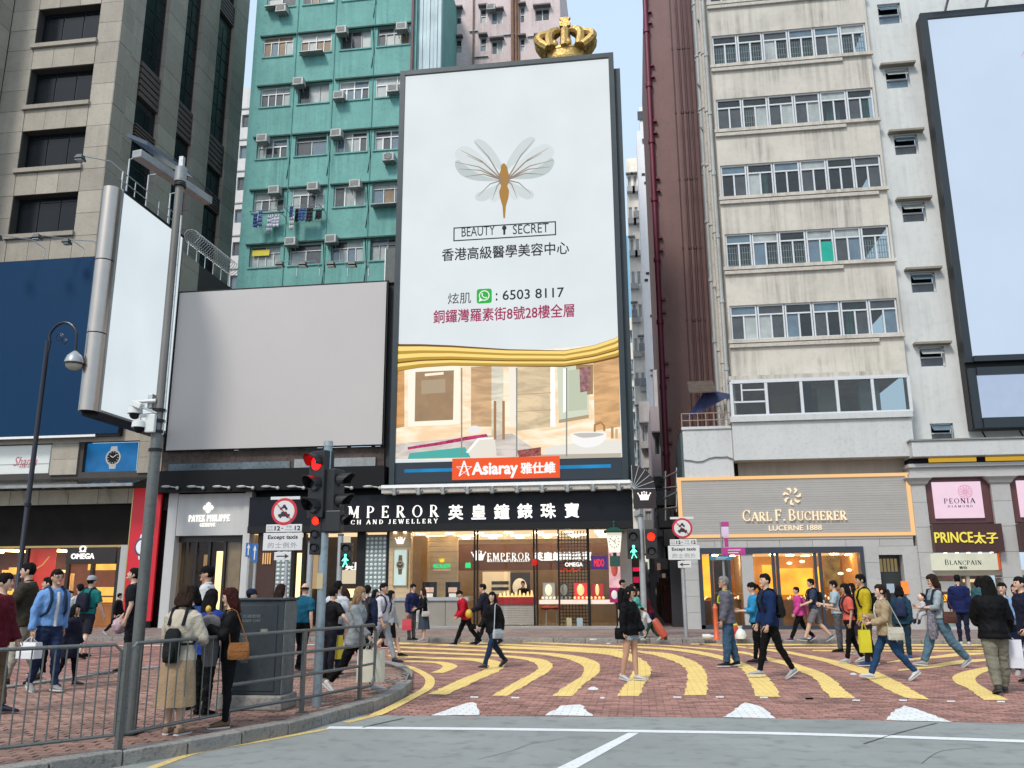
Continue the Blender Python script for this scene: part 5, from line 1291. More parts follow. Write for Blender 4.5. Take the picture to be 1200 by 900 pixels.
A2('orange_stone',[(552,430),(576,429),(576,500),(552,500)],(.78,.50,.27),.85,.010,.35,2)
A2('pale_column',[(576,428),(590,428),(590,530),(576,530)],(.93,.84,.68),.9,.010,.1)
A2('stone_wall',[(606,428),(646,425),(646,500),(606,505)],(.84,.66,.42),.9,.012,.3,1.5)
A2('light_strip',[(645,424),(650,424),(651,500),(645,500)],(1,.97,.9),1.1,.016)
A2('lit_mirror',[(653,430),(690,427),(690,486),(655,492)],(.74,.78,.62),.9,.012)
A2('lit_mirror_edge',[(660,432),(664,432),(664,482),(660,484)],(1,1,.95),1.1,.018)
A2('orange_stone',[(695,420),(726,415),(727,500),(697,505)],(.82,.48,.22),.9,.012,.3,1.5)
A2('picture_frame',[(675,428),(695,427),(695,462),(676,464)],(.45,.28,.12),.8,.018)
A2('framed_picture',[(679,431),(692,430),(692,458),(680,460)],(.4,.2,.2),.8,.022,.5,6)
A2('bath_floor',[(463,520),(600,508),(640,536),(463,538)],(.80,.72,.66),.85,.012,.25,3)
A2('teal_water',[(480,531),(545,524),(552,536),(478,538)],(.08,.50,.45),.85,.016)
A2('bath_tub',[(549,531),(561,514),(580,513),(582,534),(600,536),(552,537)],(.90,.84,.74),.9,.018)
A2('petals',[(478,524),(515,518),(545,512),(570,508.5),(572,511.5),(547,516),(516,521.5),(478,527)],(.55,.03,.16),.8,.02,.6,9)
A2('vanity_top',[(640,524),(700,516),(728,516),(728,535),(636,537)],(.90,.87,.80),.9,.016)
bs=smooth2([(668,508),(680,506.5),(700,506),(711,508),(706,519),(694,524),(682,524),(671,518),(668,508)],3)
A2('wash_basin',bs[:-1],(.98,.97,.95),.95,.022)
A2('basin_inside',smooth2([(671,508.5),(682,507.5),(700,507.5),(708,509),(698,512),(682,513),(671,508.5)],3)[:-1],(.70,.66,.60),.8,.026)
A2('mirror_door',[(503,462),(514,461),(514,490),(503,491)],(.52,.33,.18),.7,.02);A2('mirror_lamp',[(498,438),(520,436),(520,439),(498,441)],(1,.9,.7),1.0,.02)
A2('towel_edge',[(596,430),(604,430),(604,500),(598,500)],(.97,.9,.78),.95,.02);A2('tile_seam',[(606,462),(646,460),(646,460.8),(606,462.8)],(.6,.42,.25),.8,.02);A2('tile_seam',[(606,482),(646,480),(646,480.8),(606,482.8)],(.6,.42,.25),.8,.02)
A2('niche_shadow',[(655,492),(690,486),(690,490),(655,496)],(.55,.42,.25),.8,.02);A2('mirror_glass',[(666,434),(688,432),(688,480),(666,482)],(.62,.68,.52),.85,.02)
A2('vanity_edge',[(636,533),(728,531),(728,536),(634,538)],(.62,.55,.45),.8,.022);A2('perfume',[(716,500),(719,500),(719,514),(716,514)],(.6,.35,.15),.8,.024);A2('perfume',[(721,503),(724,503),(724,514),(721,514)],(.75,.55,.3),.8,.024)
A2('rug',[(606,528),(634,524),(634,534),(608,536)],(.45,.12,.10),.7,.024,.6,12);A2('tub_rim',[(546,530),(560,513.5),(580,512.5),(581,514.5),(562,515.5),(549,531)],(1,.98,.94),1,.026)
CU=emat('copper_print',(.5,.25,.1),.8)
MB().tube([Yp(697,506,BY-.03),Yp(697,498,BY-.03),Yp(704,495,BY-.03),Yp(708,499,BY-.03),Yp(708,505,BY-.03)],.04,5).build('basin_tap',CU,TA)
for x in(580,590):MB().tube([Yp(x,470,BY-.03),Yp(x,515,BY-.03)],.05,5).build('shower_rail',CU,TA)
for x in(541,605.5,664):MB().bar(Yp(x,431,BY-.03),Yp(x,535,BY-.03),.05,.01).build('glass_edge',emat('glass_edge',(.32,.34,.30),.8),TA)
MB().ell(Yp(556,504,BY-.03),.24,.02,.17,12,8).build('rolled_towel',emat('towel',(.95,.93,.9),.9),TA)
for i,(o0,o1,mi)in enumerate(((0,.05,1),(.05,.22,0),(.22,.34,2),(.34,.5,0),(.5,.62,2),(.62,.68,1),(.68,.8,0),(.8,.94,2),(.94,1,1))):
 art('gold_ribbon',wave(o0,o1),None,mm=GA[mi],lift=.036+.003*i)
bx('lower_band',emat('band_slate',(.035,.05,.07),.8),TA,X0,X1,BY-.004,BY+.018,Z0+.05,zbar-.002)
q=Rp(474,547,716,551,BY);bx('blue_gleam',emat('gleam',(.0,.22,.5),.8,var=.6,scale=.6),TA,q[0],q[1],BY-.008,BY-.004,q[2],q[3])
q=Rp(530,536,656,561,BY-.06)
bx('owner_plate',emat('plate_orange',(.93,.10,.015),.95),TA,q[0],q[1],BY-.08,BY-.01,q[2],q[3])
EW=emat('letter_white',(1,1,1),1.0)
a=Rp(553,541,607,559,BY-.08);put_text('Asiaray',a[0],a[1],a[2]-.05,a[3],BY-.08,EW,TA,bold=.04,ext=.02)
a=Rp(610,541.5,651,555,BY-.08);put_text('雅仕維',a[0],a[1],a[2],a[3],BY-.08,EW,TA,bold=.035,ext=.02)
v=Yp(544,550,BY-.08);st=[]
for k in range(5):
 a0=PI/2+4*PI*k/5
 st.append(Vector((v.x+.3*math.cos(a0),BY-.1,v.z+.3*math.sin(a0))))
s=MB()
for k in range(5):s.bar(st[k]-Vector((0,.004*k,0)),st[(k+1)%5]-Vector((0,.004*k,0)),.055,.01)
s.build('star_logo',EW,TA)
# golden crown sculpture on top
cc=Yp(663,66,30.9);zt_top=q and Z1+fr
CR_=thing('golden_crown','glittering golden crown sculpture standing on top of the tall advertisement','crown sculpture',(cc.x,30.9,Z1+fr))
sc_=(Yp(698,40,30.9).x-Yp(629,40,30.9).x)/2*.93
zb_=Z1+fr
cxm=cc.x
def pt(u,h,d=0):return(cxm+u*sc_,30.85+d,zb_+h*sc_)
b=MB()
n=28
for r0,r1,h0,h1 in((.66,.70,.02,.12),(.68,.68,.12,.42),(.72,.70,.42,.5)):
 b.loft([[(cxm+sc_*r*math.cos(2*PI*i/n),30.85+sc_*.55*r*math.sin(2*PI*i/n),zb_+sc_*h)for i in range(n)]for r,h in((r0,h0),(r1,h1))])
b.build('crown_band',M_gold,CR_,smooth=True)
for u in(-.90,-.5,0.001,.5,.90):
 for s2 in(-1,1):
  L=MB();pts=[]
  for k in range(10):
   t=k/9;x=u*(.68+.42*math.sin(PI*t*.62))*(1-.0*t)if abs(u)>.6 else u*(1+.35*math.sin(PI*t*.7))
   hh=.45+.78*math.sin(PI/2*t)**1.0 if abs(u)>.6 else .45+.9*math.sin(PI/2*t)
   x=u*(.68+.5*math.sin(PI*min(1,t*1.25)*.75))if abs(u)>.6 else u*(1.0+.2*math.sin(PI*t))
   x*=(1-.62*t**3)
   pts.append(pt(x,hh*.98,s2*.35*sc_*(1-t)))
  L.tube(pts,[.17*sc_]*9+[.12*sc_],8);L.build('crown_arch',M_gold,CR_,smooth=True)
L=MB()
for k in range(8):
 a=2*PI*k/8+.2;L.ell((cxm+sc_*.66*math.cos(a),30.85+sc_*.37*math.sin(a),zb_+sc_*.62),.12*sc_,.1*sc_,.16*sc_,8,6)
L.build('crown_ornament',M_gold,CR_,smooth=True)
L=MB().ell(pt(0,1.3),.16*sc_,.16*sc_,.16*sc_,10,8);L.box(cxm-.07*sc_,cxm+.07*sc_,30.85-.1,30.85+.1,zb_+1.35*sc_,zb_+1.85*sc_);L.box(cxm-.2*sc_,cxm+.2*sc_,30.85-.095,30.85+.095,zb_+1.5*sc_,zb_+1.68*sc_)
L.prismy([(cxm-.2*sc_,zb_+1.85*sc_),(cxm-.09*sc_,zb_+1.6*sc_),(cxm+.09*sc_,zb_+1.6*sc_),(cxm+.2*sc_,zb_+1.85*sc_)],30.76,30.94);L.build('crown_cross',M_gold,CR_)
# building body carrying it
CB2=thing('jeweller_building','plain dark building body directly behind the tall lit advertisement','building',(Yp(598,500,31.5).x,31.5,0))
q0,q1=Yp(449.5,430,31.2).x,Yp(726,300,31.2).x
m=MB();m.box(q0+.6,q1-.1,31.1,37.5,zc+.12,Z1-1.2);m.box(q0,q0+.598,31.1,33,zc+.12,Yp(455,331,31.1).z);m.build('wall',mat('back_wall',(.035,.035,.038),.8,var=.15,streak=.2),CB2)
q=Rp(452,291,464,331,31.0);bx('roof_cabin',mat('cabin_grey',(.10,.11,.11),.7,var=.2),CB2,q[0],q[1]+.1,31.0,32.5,q[2],q[3]);bx('cabin_trim',M_white,CB2,q[0]-.04,q[0]-.003,30.98,31.05,q[2],q[3])
# ================================================================== RIGHT SIDE: CONCRETE BLOCK
RY=31.0
M_conc=mat('stained_concrete',(0.50,0.465,0.405),.85,var=.12,scale=.7,bump=.45,bscale=22,streak=.5,dirt=.08)
M_gwall=mat('grey_white_render',(0.53,0.54,0.525),.8,var=.06,scale=.7,bump=.2,bscale=15,streak=.14,dirt=.08)
M_wframe=mat('white_alu_frame',(0.55,0.57,0.59),.4,var=.06,scale=4,dirt=.1)
rowpx=[(-45,-8),(34,69),(110,146),(187,227),(270,309),(354.6,395)]
XL,XR=Yp(848,295,RY).x,Yp(1046,285,RY).x
rz=[(Yp(925+5*i,b,RY).z,Yp(925+5*i,a,RY).z)for i,(a,b)in enumerate(rowpx)]
Sr=(rz[1][0]-rz[5][0])/4;hr=sum(b-a for a,b in rz[1:])/5
CBk=thing('concrete_apartment_block','stained concrete apartment block with ribbon windows and white frames, right of the alley','apartment block',((XL+XR)/2,RY,0))
wz=[(rz[5][0]+Sr*k,rz[5][0]+Sr*k+hr)for k in range(-1,6)]
wz[0]=(Yp(962,488,RY).z,Yp(962,441,RY).z)
ztopc=wz[-1][1]+2
zb=Yp(960,562,RY).z
m=MB();m.wall('y',RY,XL,XR,zb-.5,ztopc,[(XL+.08,XR-.08,a,b)for a,b in wz],.3)
m.poly([(XL,RY,zb-5),(XL,RY,ztopc),(XL,40,ztopc),(XL,40,zb-5)]);m.poly([(XL,RY,ztopc),(XR,RY,ztopc),(XR,40,ztopc),(XL,40,ztopc)])
m.poly([(XR,RY,zb),(XR,RY+.5,zb),(XR,RY+.5,ztopc),(XR,RY,ztopc)])
m.build('wall',M_conc,CBk)
# behind the glass: floors, back wall and some curtains so that the panes are see-through
m=MB()
for a,b in wz:m.box(XL+.05,XR-.05,RY+.4,RY+4,b+.02,b+.25)
m.box(XL+.05,XR-.05,RY+3.6,RY+4,zb,ztopc-.3)
m.build('room_wall',mat('room_wall',(.30,.25,.19),.8,var=.5,scale=.9),CBk)
G_old=glassm('old_glass',tint=(.75,.8,.8),refl=.05,clear=.9)
PG=[G_old,G_old,G_old,P_dark,P_blue,G_old,P_curt]
rc=random.Random(11)
for i,(a,b)in enumerate(wz[1:]):
 nb_=6;w=(XR-XL-.16)/nb_
 fo=None
 for k in range(nb_):
  x0=XL+.08+w*k;x1=x0+w
  mats=PG
  s=sash(CBk,x0+.012,x1-.012,a,b,RY+.06,2,.28,mats,rc,.055,M_wframe,'window')
  if i==1 and k==3:
   bx('teal_board',P_teal,s,x0+w*.52,x1-.06,RY+.045,RY+.058,a+.06,b-.5)
  if(i in(1,4)and k in(0,1,2,3,5))or(i==3 and k in(1,)):
   for c in range(2):
    gx=x0+w*(.08+.47*c);gw=w*.36;g=MB()
    for q_ in(0,.25,.5,.75,1):g.box(gx+gw*q_-.012,gx+gw*q_+.012,RY+.16,RY+.18,a+.12,b-(b-a)*.34)
    for q_ in(.0,.3,.7,1):g.box(gx,gx+gw,RY+.161,RY+.179,a+.12+(b-a)*.52*q_,a+.14+(b-a)*.52*q_)
    g.build('window_grille',M_white,s)
  if rc.random()<.4:
   c=MB();n=10;gx=x0+rc.uniform(0,w*.4);
   pts=[(gx+w*.5*j/n,RY+.35+.03*math.sin(j*2.4))for j in range(n+1)]
   for j in range(n):c.poly([(pts[j][0],pts[j][1],a+.05),(pts[j+1][0],pts[j+1][1],a+.05),(pts[j+1][0],pts[j+1][1],b-.1),(pts[j][0],pts[j][1],b-.1)])
   c.build('curtain',mat(rc.choice(('curtain_white','curtain_tan','curtain_teal')),{'w':(.5,.5,.47)}.get('x',rc.choice(((.5,.5,.47),(.4,.3,.18),(.12,.25,.22)))),.9,var=.1,streak=.2),s)
 bx('window_sill',M_conc,CBk,XL-.05,XR+.06,RY-.12,RY+.0,a-.14,a-.01)
 bx('drain_gutter',mat('gutter_cream',(.45,.42,.37),.7,var=.1,dirt=.3),CBk,XL-.02,XL+(XR-XL)*(.86,.7,.95,.8,.82,.9)[i],RY-.1,RY-.005,a-.3,a-.17)
 # enclosed white bay at the bottom
BYY=30.35
q=Rp(859,492,1071,537,BYY);x0,x1=q[0],Yp(1071,515,BYY).x
M_bay=mat('white_bay_paint',(.47,.48,.475),.65,var=.05,scale=1.5,dirt=.12,streak=.08)
bx('bay_parapet',M_bay,CBk,x0,x1,BYY,RY+.2,q[2],q[3],bevel=.01)
bx('bay_cornice',M_bay,CBk,x0-.06,x1+.03,BYY-.1,RY+.2,q[3]+.003,q[3]+.2)
g=Rp(859,444,1066,487,BYY+.1);za,zb2=q[3]+.2,g[3]
n=5
wb=thing
bay=MB();xx0,xx1=x0+.05,Yp(1066,465,BYY).x+.02
for k in range(n+1):xq=xx0+(xx1-xx0)*k/n;bay.box(xq-.05,xq+.05,BYY,BYY+.1,za,zb2)
bay.box(xx0,xx1,BYY-.01,BYY+.11,zb2-.08,zb2+.04);bay.box(xx0,xx1,BYY-.01,BYY+.11,za,za+.07)
bay.box(xx0+.33,xx0+.38,BYY+.01,BYY+.09,za+.55,zb2-.1);bay.box(xx0+1.15,xx0+1.2,BYY+.01,BYY+.09,za+.55,zb2-.1);bay.box(xx0+.06,xx0+(xx1-xx0)/n-.06,BYY+.02,BYY+.08,za+.5,za+.56)
bay.box(xx0+.38,xx0+1.15,BYY+.02,BYY+.08,zb2-.35,zb2-.3)
wf=bay.build('bay_window',M_wframe,CBk)
for k in range(n):bx('pane',G_old,wf,xx0+(xx1-xx0)*k/n+.05,xx0+(xx1-xx0)*(k+1)/n-.05,BYY+.05,BYY+.06,za+.07,zb2-.08)
m=MB();m.box(xx0,xx1,RY+.25,RY+.4,za-.3,za);m.box(xx0+3.2,xx0+3.9,RY+.8,RY+.9,za,zb2);m.build('room_divider',mat('cream_board',(.5,.42,.3),.7,var=.1),CBk)
for k,(a_,w_,c_)in enumerate(((1.5,.9,(.30,.16,.06)),(2.6,.35,(.05,.04,.04)),(4.6,.7,(.45,.45,.42)),(5.9,1.0,(.35,.33,.3)),(7.0,.6,(.45,.03,.04)))):
 if xx0+a_+w_<xx1:bx('furniture',mat('room_item_%d'%k,c_,.6,var=.2),CBk,xx0+a_,xx0+a_+w_,RY+.5,RY+.8,za,za+(.5 if k==4 else 1.4))
bx('bay_roof',M_conc,CBk,x0,xx1,BYY+.02,RY,zb2+.045,zb2+.2)
bx('wall_under_bay',mat('under_bay',(.32,.29,.25),.8,var=.1,streak=.2),CBk,XL+.0,XR+.4,RY-.01,RY+.3,zb-.4,q[2]+.02)
# side wall pipes
M_pipe=mat('painted_pipe',(.34,.36,.36),.6,var=.15,scale=3,streak=.3)
for k,(yy,r_,c_)in enumerate(((31.3,.07,M_pipe),(31.7,.09,MATS['gutter_cream']),(32.1,.06,M_pipe),(32.7,.10,MATS['gutter_cream']),(33.3,.07,M_grey),(34.1,.09,M_pipe),(35.0,.08,M_grey))):
 mb=MB().tube([(XL-.14-.05*(k%2),yy,zb-.5),(XL-.14-.05*(k%2),yy,ztopc)],r_,8)
 for j in range(12):zz=zb+1.5+j*2.6+k*.37;mb.tube([(XL-.14-.05*(k%2),yy,zz),(XL-.14-.05*(k%2),yy,zz+.14)],r_*1.35,8)
 mb.build('drain_pipe',c_,CBk)
rp=random.Random(4)
for j in range(16):
 zz=zb+1.2+j*2.0;yy=31.3+rp.random()*3
 MB().tube([(XL-.13,yy,zz),(XL-.25,yy+.4,zz+.4),(XL-.13,yy+1.0,zz+.5)],.05,6).build('branch_pipe',M_grey,CBk)
v=Yp(826,455,31.4)
MB().hexa([(v.x-.6,31.0,v.z-.25),(v.x+.35,31.0,v.z-.25),(v.x+.35,31.9,v.z+.35),(v.x-.6,31.9,v.z+.35),(v.x-.6,31.0,v.z-.2),(v.x+.35,31.0,v.z-.2),(v.x+.35,31.9,v.z+.4),(v.x-.6,31.9,v.z+.4)]).build('rusty_awning',mat('rusty_sheet',(.07,.05,.04),.8,var=.4,scale=4),CBk)
v=Yp(826,478,31.2);um=MB();top=(v.x+.1,31.5,v.z+.75)
for k in range(5):
 a0,a1=k*.5,(k+1)*.5;um.poly([top,(v.x-.7+.35*k,31.3+.15*math.sin(k),v.z-.35+.16*k),(v.x-.7+.35*(k+1),31.3+.15*math.sin(k+1),v.z-.35+.16*(k+1))])
um.build('blue_canopy_cloth',mat('navy_cloth',(.02,.03,.09),.8,var=.2),CBk)
# low white terrace block with railing left of the bay
TB=thing('white_terrace_block','low white block with a rusty terrace railing over the taupe boutique','building',(Yp(830,560,30.6).x,30.6,zb))
q=Rp(801,503,859.5,562,30.6)
tx0=Yp(801,530,30.6).x;tx1=x0-.01
bx('wall',M_bay,TB,tx0,tx1,30.6,34.5,q[2]-.3,q[3])
bx('coping',M_bay,TB,tx0-.03,tx1-.003,30.55,30.8,q[3]+.003,q[3]+.1)
bx('dark_side',mat('slate_paint',(.05,.075,.08),.6,var=.2),TB,tx0-.08,tx0-.002,30.62,34.4,q[2]-.2,q[3]-.1)
c=MB();pts=[(Yp(802+7*k,0,30.55).x*0+tx0+(tx1-tx0)*k/8,30.56,q[2]+(.62,.60,.55,.56,.66,.70,.69,.70,.60)[k]*(q[3]-q[2])*.55+.1)for k in range(9)]
c.tube(pts,.022,5);c.build('wall_cable',M_grey,TB)
r_=MB()
for h in(.35,.6):r_.tube([(tx0,30.7,q[3]+h),(tx1,30.7,q[3]+h)],.02,6);r_.tube([(tx0,30.7,q[3]+h),(tx0,34,q[3]+h)],.02,6)
for k in range(7):xq=tx0+(tx1-tx0)*k/6;r_.tube([(xq,30.7,q[3]+.1),(xq,30.7,q[3]+.62)],.02,6)
r_.build('terrace_railing',mat('rusty_rail',(.28,.19,.15),.7,var=.2),TB)
# plain grey wall with small windows
GW=thing('grey_rendered_block','smooth pale grey wall with one column of small hooded windows','building',(Yp(1090,300,31.3).x,31.3,0))
GY=31.28
sw=[(1029,4,1056,28),(1038,80,1066,103),(1048,158,1076,181),(1057,237,1085,260),(1067.5,319,1096.5,343),(1078,406,1107.5,430),(1091,496,1118,518),(1020,-75,1047,-50)]
hh=[Rp(*w,GY)for w in sw]
zg0=Yp(1100,519,GY).z;xg1=Yp(1300,300,GY).x
m=MB();m.wall('y',GY,XR-.05,xg1,zg0-.5,ztopc+1,hh,.25);m.build('wall',M_gwall,GW)
for i,h in enumerate(hh):
 f=MB();a,b,c,d=h
 f.box(a,b,GY+.1,GY+.15,d-.05,d);f.box(a,b,GY+.1,GY+.15,c,c+.05);f.box(a,a+.05,GY+.1,GY+.15,c,d);f.box(b-.05,b,GY+.1,GY+.15,c,d);f.box(a+.05,b-.05,GY+.09,GY+.15,c+(d-c)*.46,c+(d-c)*.52)
 w=f.build('window',M_wframe,GW)
 bx('pane',P_blue if i<2 else P_dark,w,a+.05,b-.05,GY+.15,GY+.17,c+.05,c+(d-c)*.46)
 bx('dark_gap',M_black,w,a+.05,b-.05,GY+.2,GY+.21,c+(d-c)*.52,d-.05)
 MB().hexa([(a+.06,GY-.14,c+(d-c)*.6),(b-.06,GY-.14,c+(d-c)*.6),(b-.06,GY+.1,d-.08),(a+.06,GY+.1,d-.08),(a+.06,GY-.12,c+(d-c)*.63),(b-.06,GY-.12,c+(d-c)*.63),(b-.06,GY+.12,d-.05),(a+.06,GY+.12,d-.05)]).build('pane',P_curt if i%2 else P_blue,w)
 if 1<=i<=5:bx('window_hood',mat('hood_olive',(.22,.20,.16),.8,var=.15),GW,a-.2,b+.2,GY-.28,GY-.001,d+.04,d+.12)
 # right-hand screens
RB2=thing('blank_lit_screen','huge blank pale blue lit screen over a smaller one, at the top right','billboard',(Yp(1180,505,30.7).x,30.7,Yp(1180,505,30.7).z))
SY=30.7
xf0=Yp(1108.5,260,SY).x;xf1=Yp(1330,260,SY).x
zf1=Yp(1140,12,SY).z;zf2=Yp(1172,424,SY).z;zf3=Yp(1172,431,SY).z;zf4=Yp(1170,502,SY).z
bx('frame_back',M_blackm,RB2,xf0+.02,xf1,SY+.05,SY+.5,zf4,zf1-.02)
fw=.25
E_pb=emat('screen_pale_blue',(.56,.68,.84),1.0,var=.03,scale=.3)
bx('screen',E_pb,RB2,xf0+fw,xf1,SY,SY+.045,zf2+.2,zf1-fw)
bx('screen',emat('screen_blue_grey',(.42,.52,.70),1.0,var=.03),RB2,xf0+fw+.05,xf1,SY,SY+.045,zf4+.35,zf3-.25)
M_slate=mat('slate_frame',(.018,.026,.034),.5,metal=.2,var=.1)
bx('frame_edge',M_slate,RB2,xf0,xf0+fw,SY-.12,SY+.05,zf2,zf1);bx('frame_edge',M_slate,RB2,xf0+fw+.002,xf1,SY-.12,SY+.05,zf1-fw,zf1)
bx('frame_edge',M_slate,RB2,xf0+fw+.003,xf1,SY-.22,SY+.05,zf2,zf2+.2);bx('frame_edge',M_slate,RB2,xf0+.05,xf0+fw+.05,SY-.11,SY+.05,zf4,zf3);bx('frame_edge',M_slate,RB2,xf0+fw+.053,xf1,SY-.2,SY+.05,zf4,zf4+.35);bx('frame_edge',M_slate,RB2,xf0+fw+.053,xf1,SY-.2,SY+.05,zf3-.25,zf3)
r_=MB()
for h in(.35,.75):r_.bar((xf0+.3,SY-.2-h*.8,zf1+h),(xf1,SY-.2-h*.8,zf1+h),.05)
for k in range(7):xq=xf0+.9+k*1.45;r_.bar((xq,SY,zf1-.1),(xq+.2,SY-1.1,zf1+1.1),.07)
r_.build('top_struts',M_grey,RB2)
q=Rp(1196,56,1202,66,SY);MB().bar((q[0],SY-.01,q[2]),(q[1]+.1,SY-.01,q[3]+.1),.1,.01).build('pink_print_mark',emat('pink_mark',(.75,.1,.35),.9),RB2)
for k in range(4):MB().tube([(xf0+.4+k*1.2,31.0,zf4-.05),(xf0+.5+k*1.2,30.8,zf4-.5),(xf0+.9+k*1.2,30.9,zf4-.35),(xf0+1.1+k*1.2,31.1,zf4-.6)],.03,5).build('loose_cable',M_blackm,RB2)
# ================================================================== TAUPE SHOP WITH LIT FRAME
UY=30.55
US=thing('taupe_watch_boutique','taupe watch boutique with a glowing frame line and amber windows right of the alley','shop',(Yp(930,738,UY).x,UY,PZ))
ux0,ux1=Yp(795,600,UY).x,Yp(1070.5,600,UY).x
uz0,uz1=Yp(933,632.5,UY).z,Yp(933,560.5,UY).z
M_board=mat('taupe_board',(.33,.315,.295),.6,var=.05,scale=2,island=.05,objv=.04)
n=26
for k in range(n):bx('board',M_board,US,ux0+.1,ux1-.1,UY+.003*(k%2),UY+.3,uz0+(uz1-uz0)*k/n+.004,uz0+(uz1-uz0)*(k+1)/n)
E_line=emat('frame_glow',(1,.60,.27),.98)
t=.11
for(a,b,c,d)in((ux0,ux1,uz1,uz1+t),(ux0+.14,ux1-.0,uz0+.1,uz0+.1+t),(ux0,ux0+t+.03,uz0+.1,uz1-.003),(ux1-t-.03,ux1,uz0+.1+t+.003,uz1-.003)):bx('light_line',E_line,US,a,b,UY-.04,UY+.02,c,d)
bx('sign_back',M_blackm,US,ux0+.02,ux1-.02,UY+.3,RY+.2,uz0,uz1)
E_gs=emat('golden_letter',(1,.80,.55),1.15)
a=Rp(870,597,991.5,610,UY);serif('CARL F. BUCHERER',a[0],a[1],a[2],a[3],UY,E_gs,US,'letter',ext=.07,small=.8,letters=True,sp=.1)
a=Rp(901,615.5,963,621.5,UY);put_text('LUCERNE 1888',a[0],a[1],a[2],a[3],UY,E_gs,US,bold=.006,ext=.03)
v=Yp(928,581.5,UY)
for k in range(7):
 a0=2*PI*k/7;p=[]
 for(r_,d_)in((.11,0),(.2,-.18),(.29,-.05),(.31,.32),(.25,.28),(.22,.1),(.16,.12)):p.append((v.x+r_*math.cos(a0+d_),v.z+r_*math.sin(a0+d_)))
 MB().prismy(p,UY-.05-.001*k,UY).build('emblem_petal',E_gs,US)
M_tstone=mat('taupe_stone_wall',(.38,.375,.36),.6,var=.06,scale=1.2,objv=.04,island=.04,dirt=.08)
zl0,zl1=Yp(930,641,UY).z,uz0-.004
xo_0,xo_1=Yp(820,690,UY).x,Yp(1016,690,UY).x
n=7
for k in range(n):bx('stone_panel',M_tstone,US,ux0+.1+(ux1-ux0-.2)*k/n+.005,ux0+.1+(ux1-ux0-.2)*(k+1)/n-.005,UY+.02,UY+.5,zl0,zl1)
dx0,dx1=Yp(1034,690,UY).x,Yp(1062,690,UY).x
zd=Yp(1047,650,UY).z
for(a,b)in((ux0+.1,xo_0),(xo_1+.0,dx0),):
 nn=5
 for k in range(nn):bx('stone_panel',M_tstone,US,a+.004,b-.004,UY+.02,UY+.5,PZ+(zl0-PZ)*k/nn+.008,PZ+(zl0-PZ)*(k+1)/nn)
bx('stone_panel',M_tstone,US,dx0,dx1,UY+.02,UY+.5,zd,zl0-.008);bx('stone_panel',M_tstone,US,dx1,ux1,UY+.02,UY+.5,PZ,zl0-.008)
# dark doorway with glass block transom
bx('service_door',mat('door_dark',(.02,.025,.025),.4,var=.2),US,dx0,dx1,UY+.4,UY+.5,PZ,zd)
for k in range(5):bx('transom_block',emat('block_warm',(.6,.45,.2),.35),US,dx0+.08+(dx1-dx0-.16)*k/5+.02,dx0+.08+(dx1-dx0-.16)*(k+1)/5-.02,UY+.37,UY+.4,zd-.55,zd-.12)
q=Rp(1060,681,1064.5,696,UY);bx('orange_notice',mat('orange_notice',(.8,.16,.02),.5,emit=(.9,.2,.02),es=.3),US,q[0]-.1,q[1],UY-.02,UY+.018,q[2],q[3])
q=Rp(1043,684,1052,695,UY);bx('blue_notice',mat('blue_notice',(.35,.45,.55),.5),US,q[0],q[1],UY+.37,UY+.39,q[2],q[3])
# shopfront
M_navy=mat('navy_frame',(.028,.036,.05),.4,var=.1)
bx('frame_head',M_navy,US,xo_0,xo_1,UY-.03,UY+.4,zl0-.2,zl0-.002)
for a_,b_ in((xo_0,xo_0+.13),(xo_1-.13,xo_1)):bx('frame_jamb',M_navy,US,a_,b_,UY-.03,UY+.4,PZ,zl0-.203)
pa,pb=Yp(871,690,UY).x,Yp(885,690,UY).x
bx('grey_pier',M_tstone,US,pa,pb,UY+.03,UY+.4,PZ,zl0-.203)
bx('threshold',M_navy,US,xo_0,xo_1,UY-.03,UY+.4,PZ,PZ+.14)
for px_ in(835,856,908.5,913.5,958,964):v=Yp(px_,690,UY);bx('mullion',M_navy,US,v.x-.05,v.x+.05,UY+.0,UY+.12,PZ+.14,zl0-.203)
for a_,b_ in((822,834),(836,855),(857,870),(886,907),(914,957),(965,1013)):
 v0,v1=Yp(a_,690,UY).x,Yp(b_,690,UY).x;bx('pane',G_shop,US,v0+.03,v1-.03,UY+.06,UY+.07,PZ+.14,zl0-.203)
m=MB();m.box(xo_0,xo_1,UY+3.6,UY+3.7,PZ,zl0-.2);m.box(xo_0-.1,xo_0,UY+.4,UY+3.6,PZ,zl0-.2);m.box(xo_1,xo_1+.1,UY+.5,UY+3.6,PZ,zl0-.2);m.build('interior_wall',mat('amber_interior',(.58,.33,.11),.6,var=.3,scale=1.3),US)
bx('ceiling',mat('cream_ceiling',(.5,.42,.3),.7,emit=(1,.6,.28),es=.4),US,xo_0,xo_1,UY+.41,UY+3.6,zl0-.2,zl0-.1);bx('interior_floor',mat('brown_floor',(.16,.09,.04),.3,var=.2),US,xo_0,xo_1,UY+.41,UY+3.6,PZ,PZ+.04)  # boutique ceiling has a warm glow of its own added to brighten the room
for k in range(9):bx('ceiling_light',emat('amber_downlight',(1,.66,.30),55),US,xo_0+.5+k*.68,xo_0+.75+k*.68,UY+.9+(k%3)*.8,UY+1.1+(k%3)*.8,zl0-.23,zl0-.204)
E_or=emat('orange_glow',(1,.37,.03),1.9,var=.35,scale=1.2)
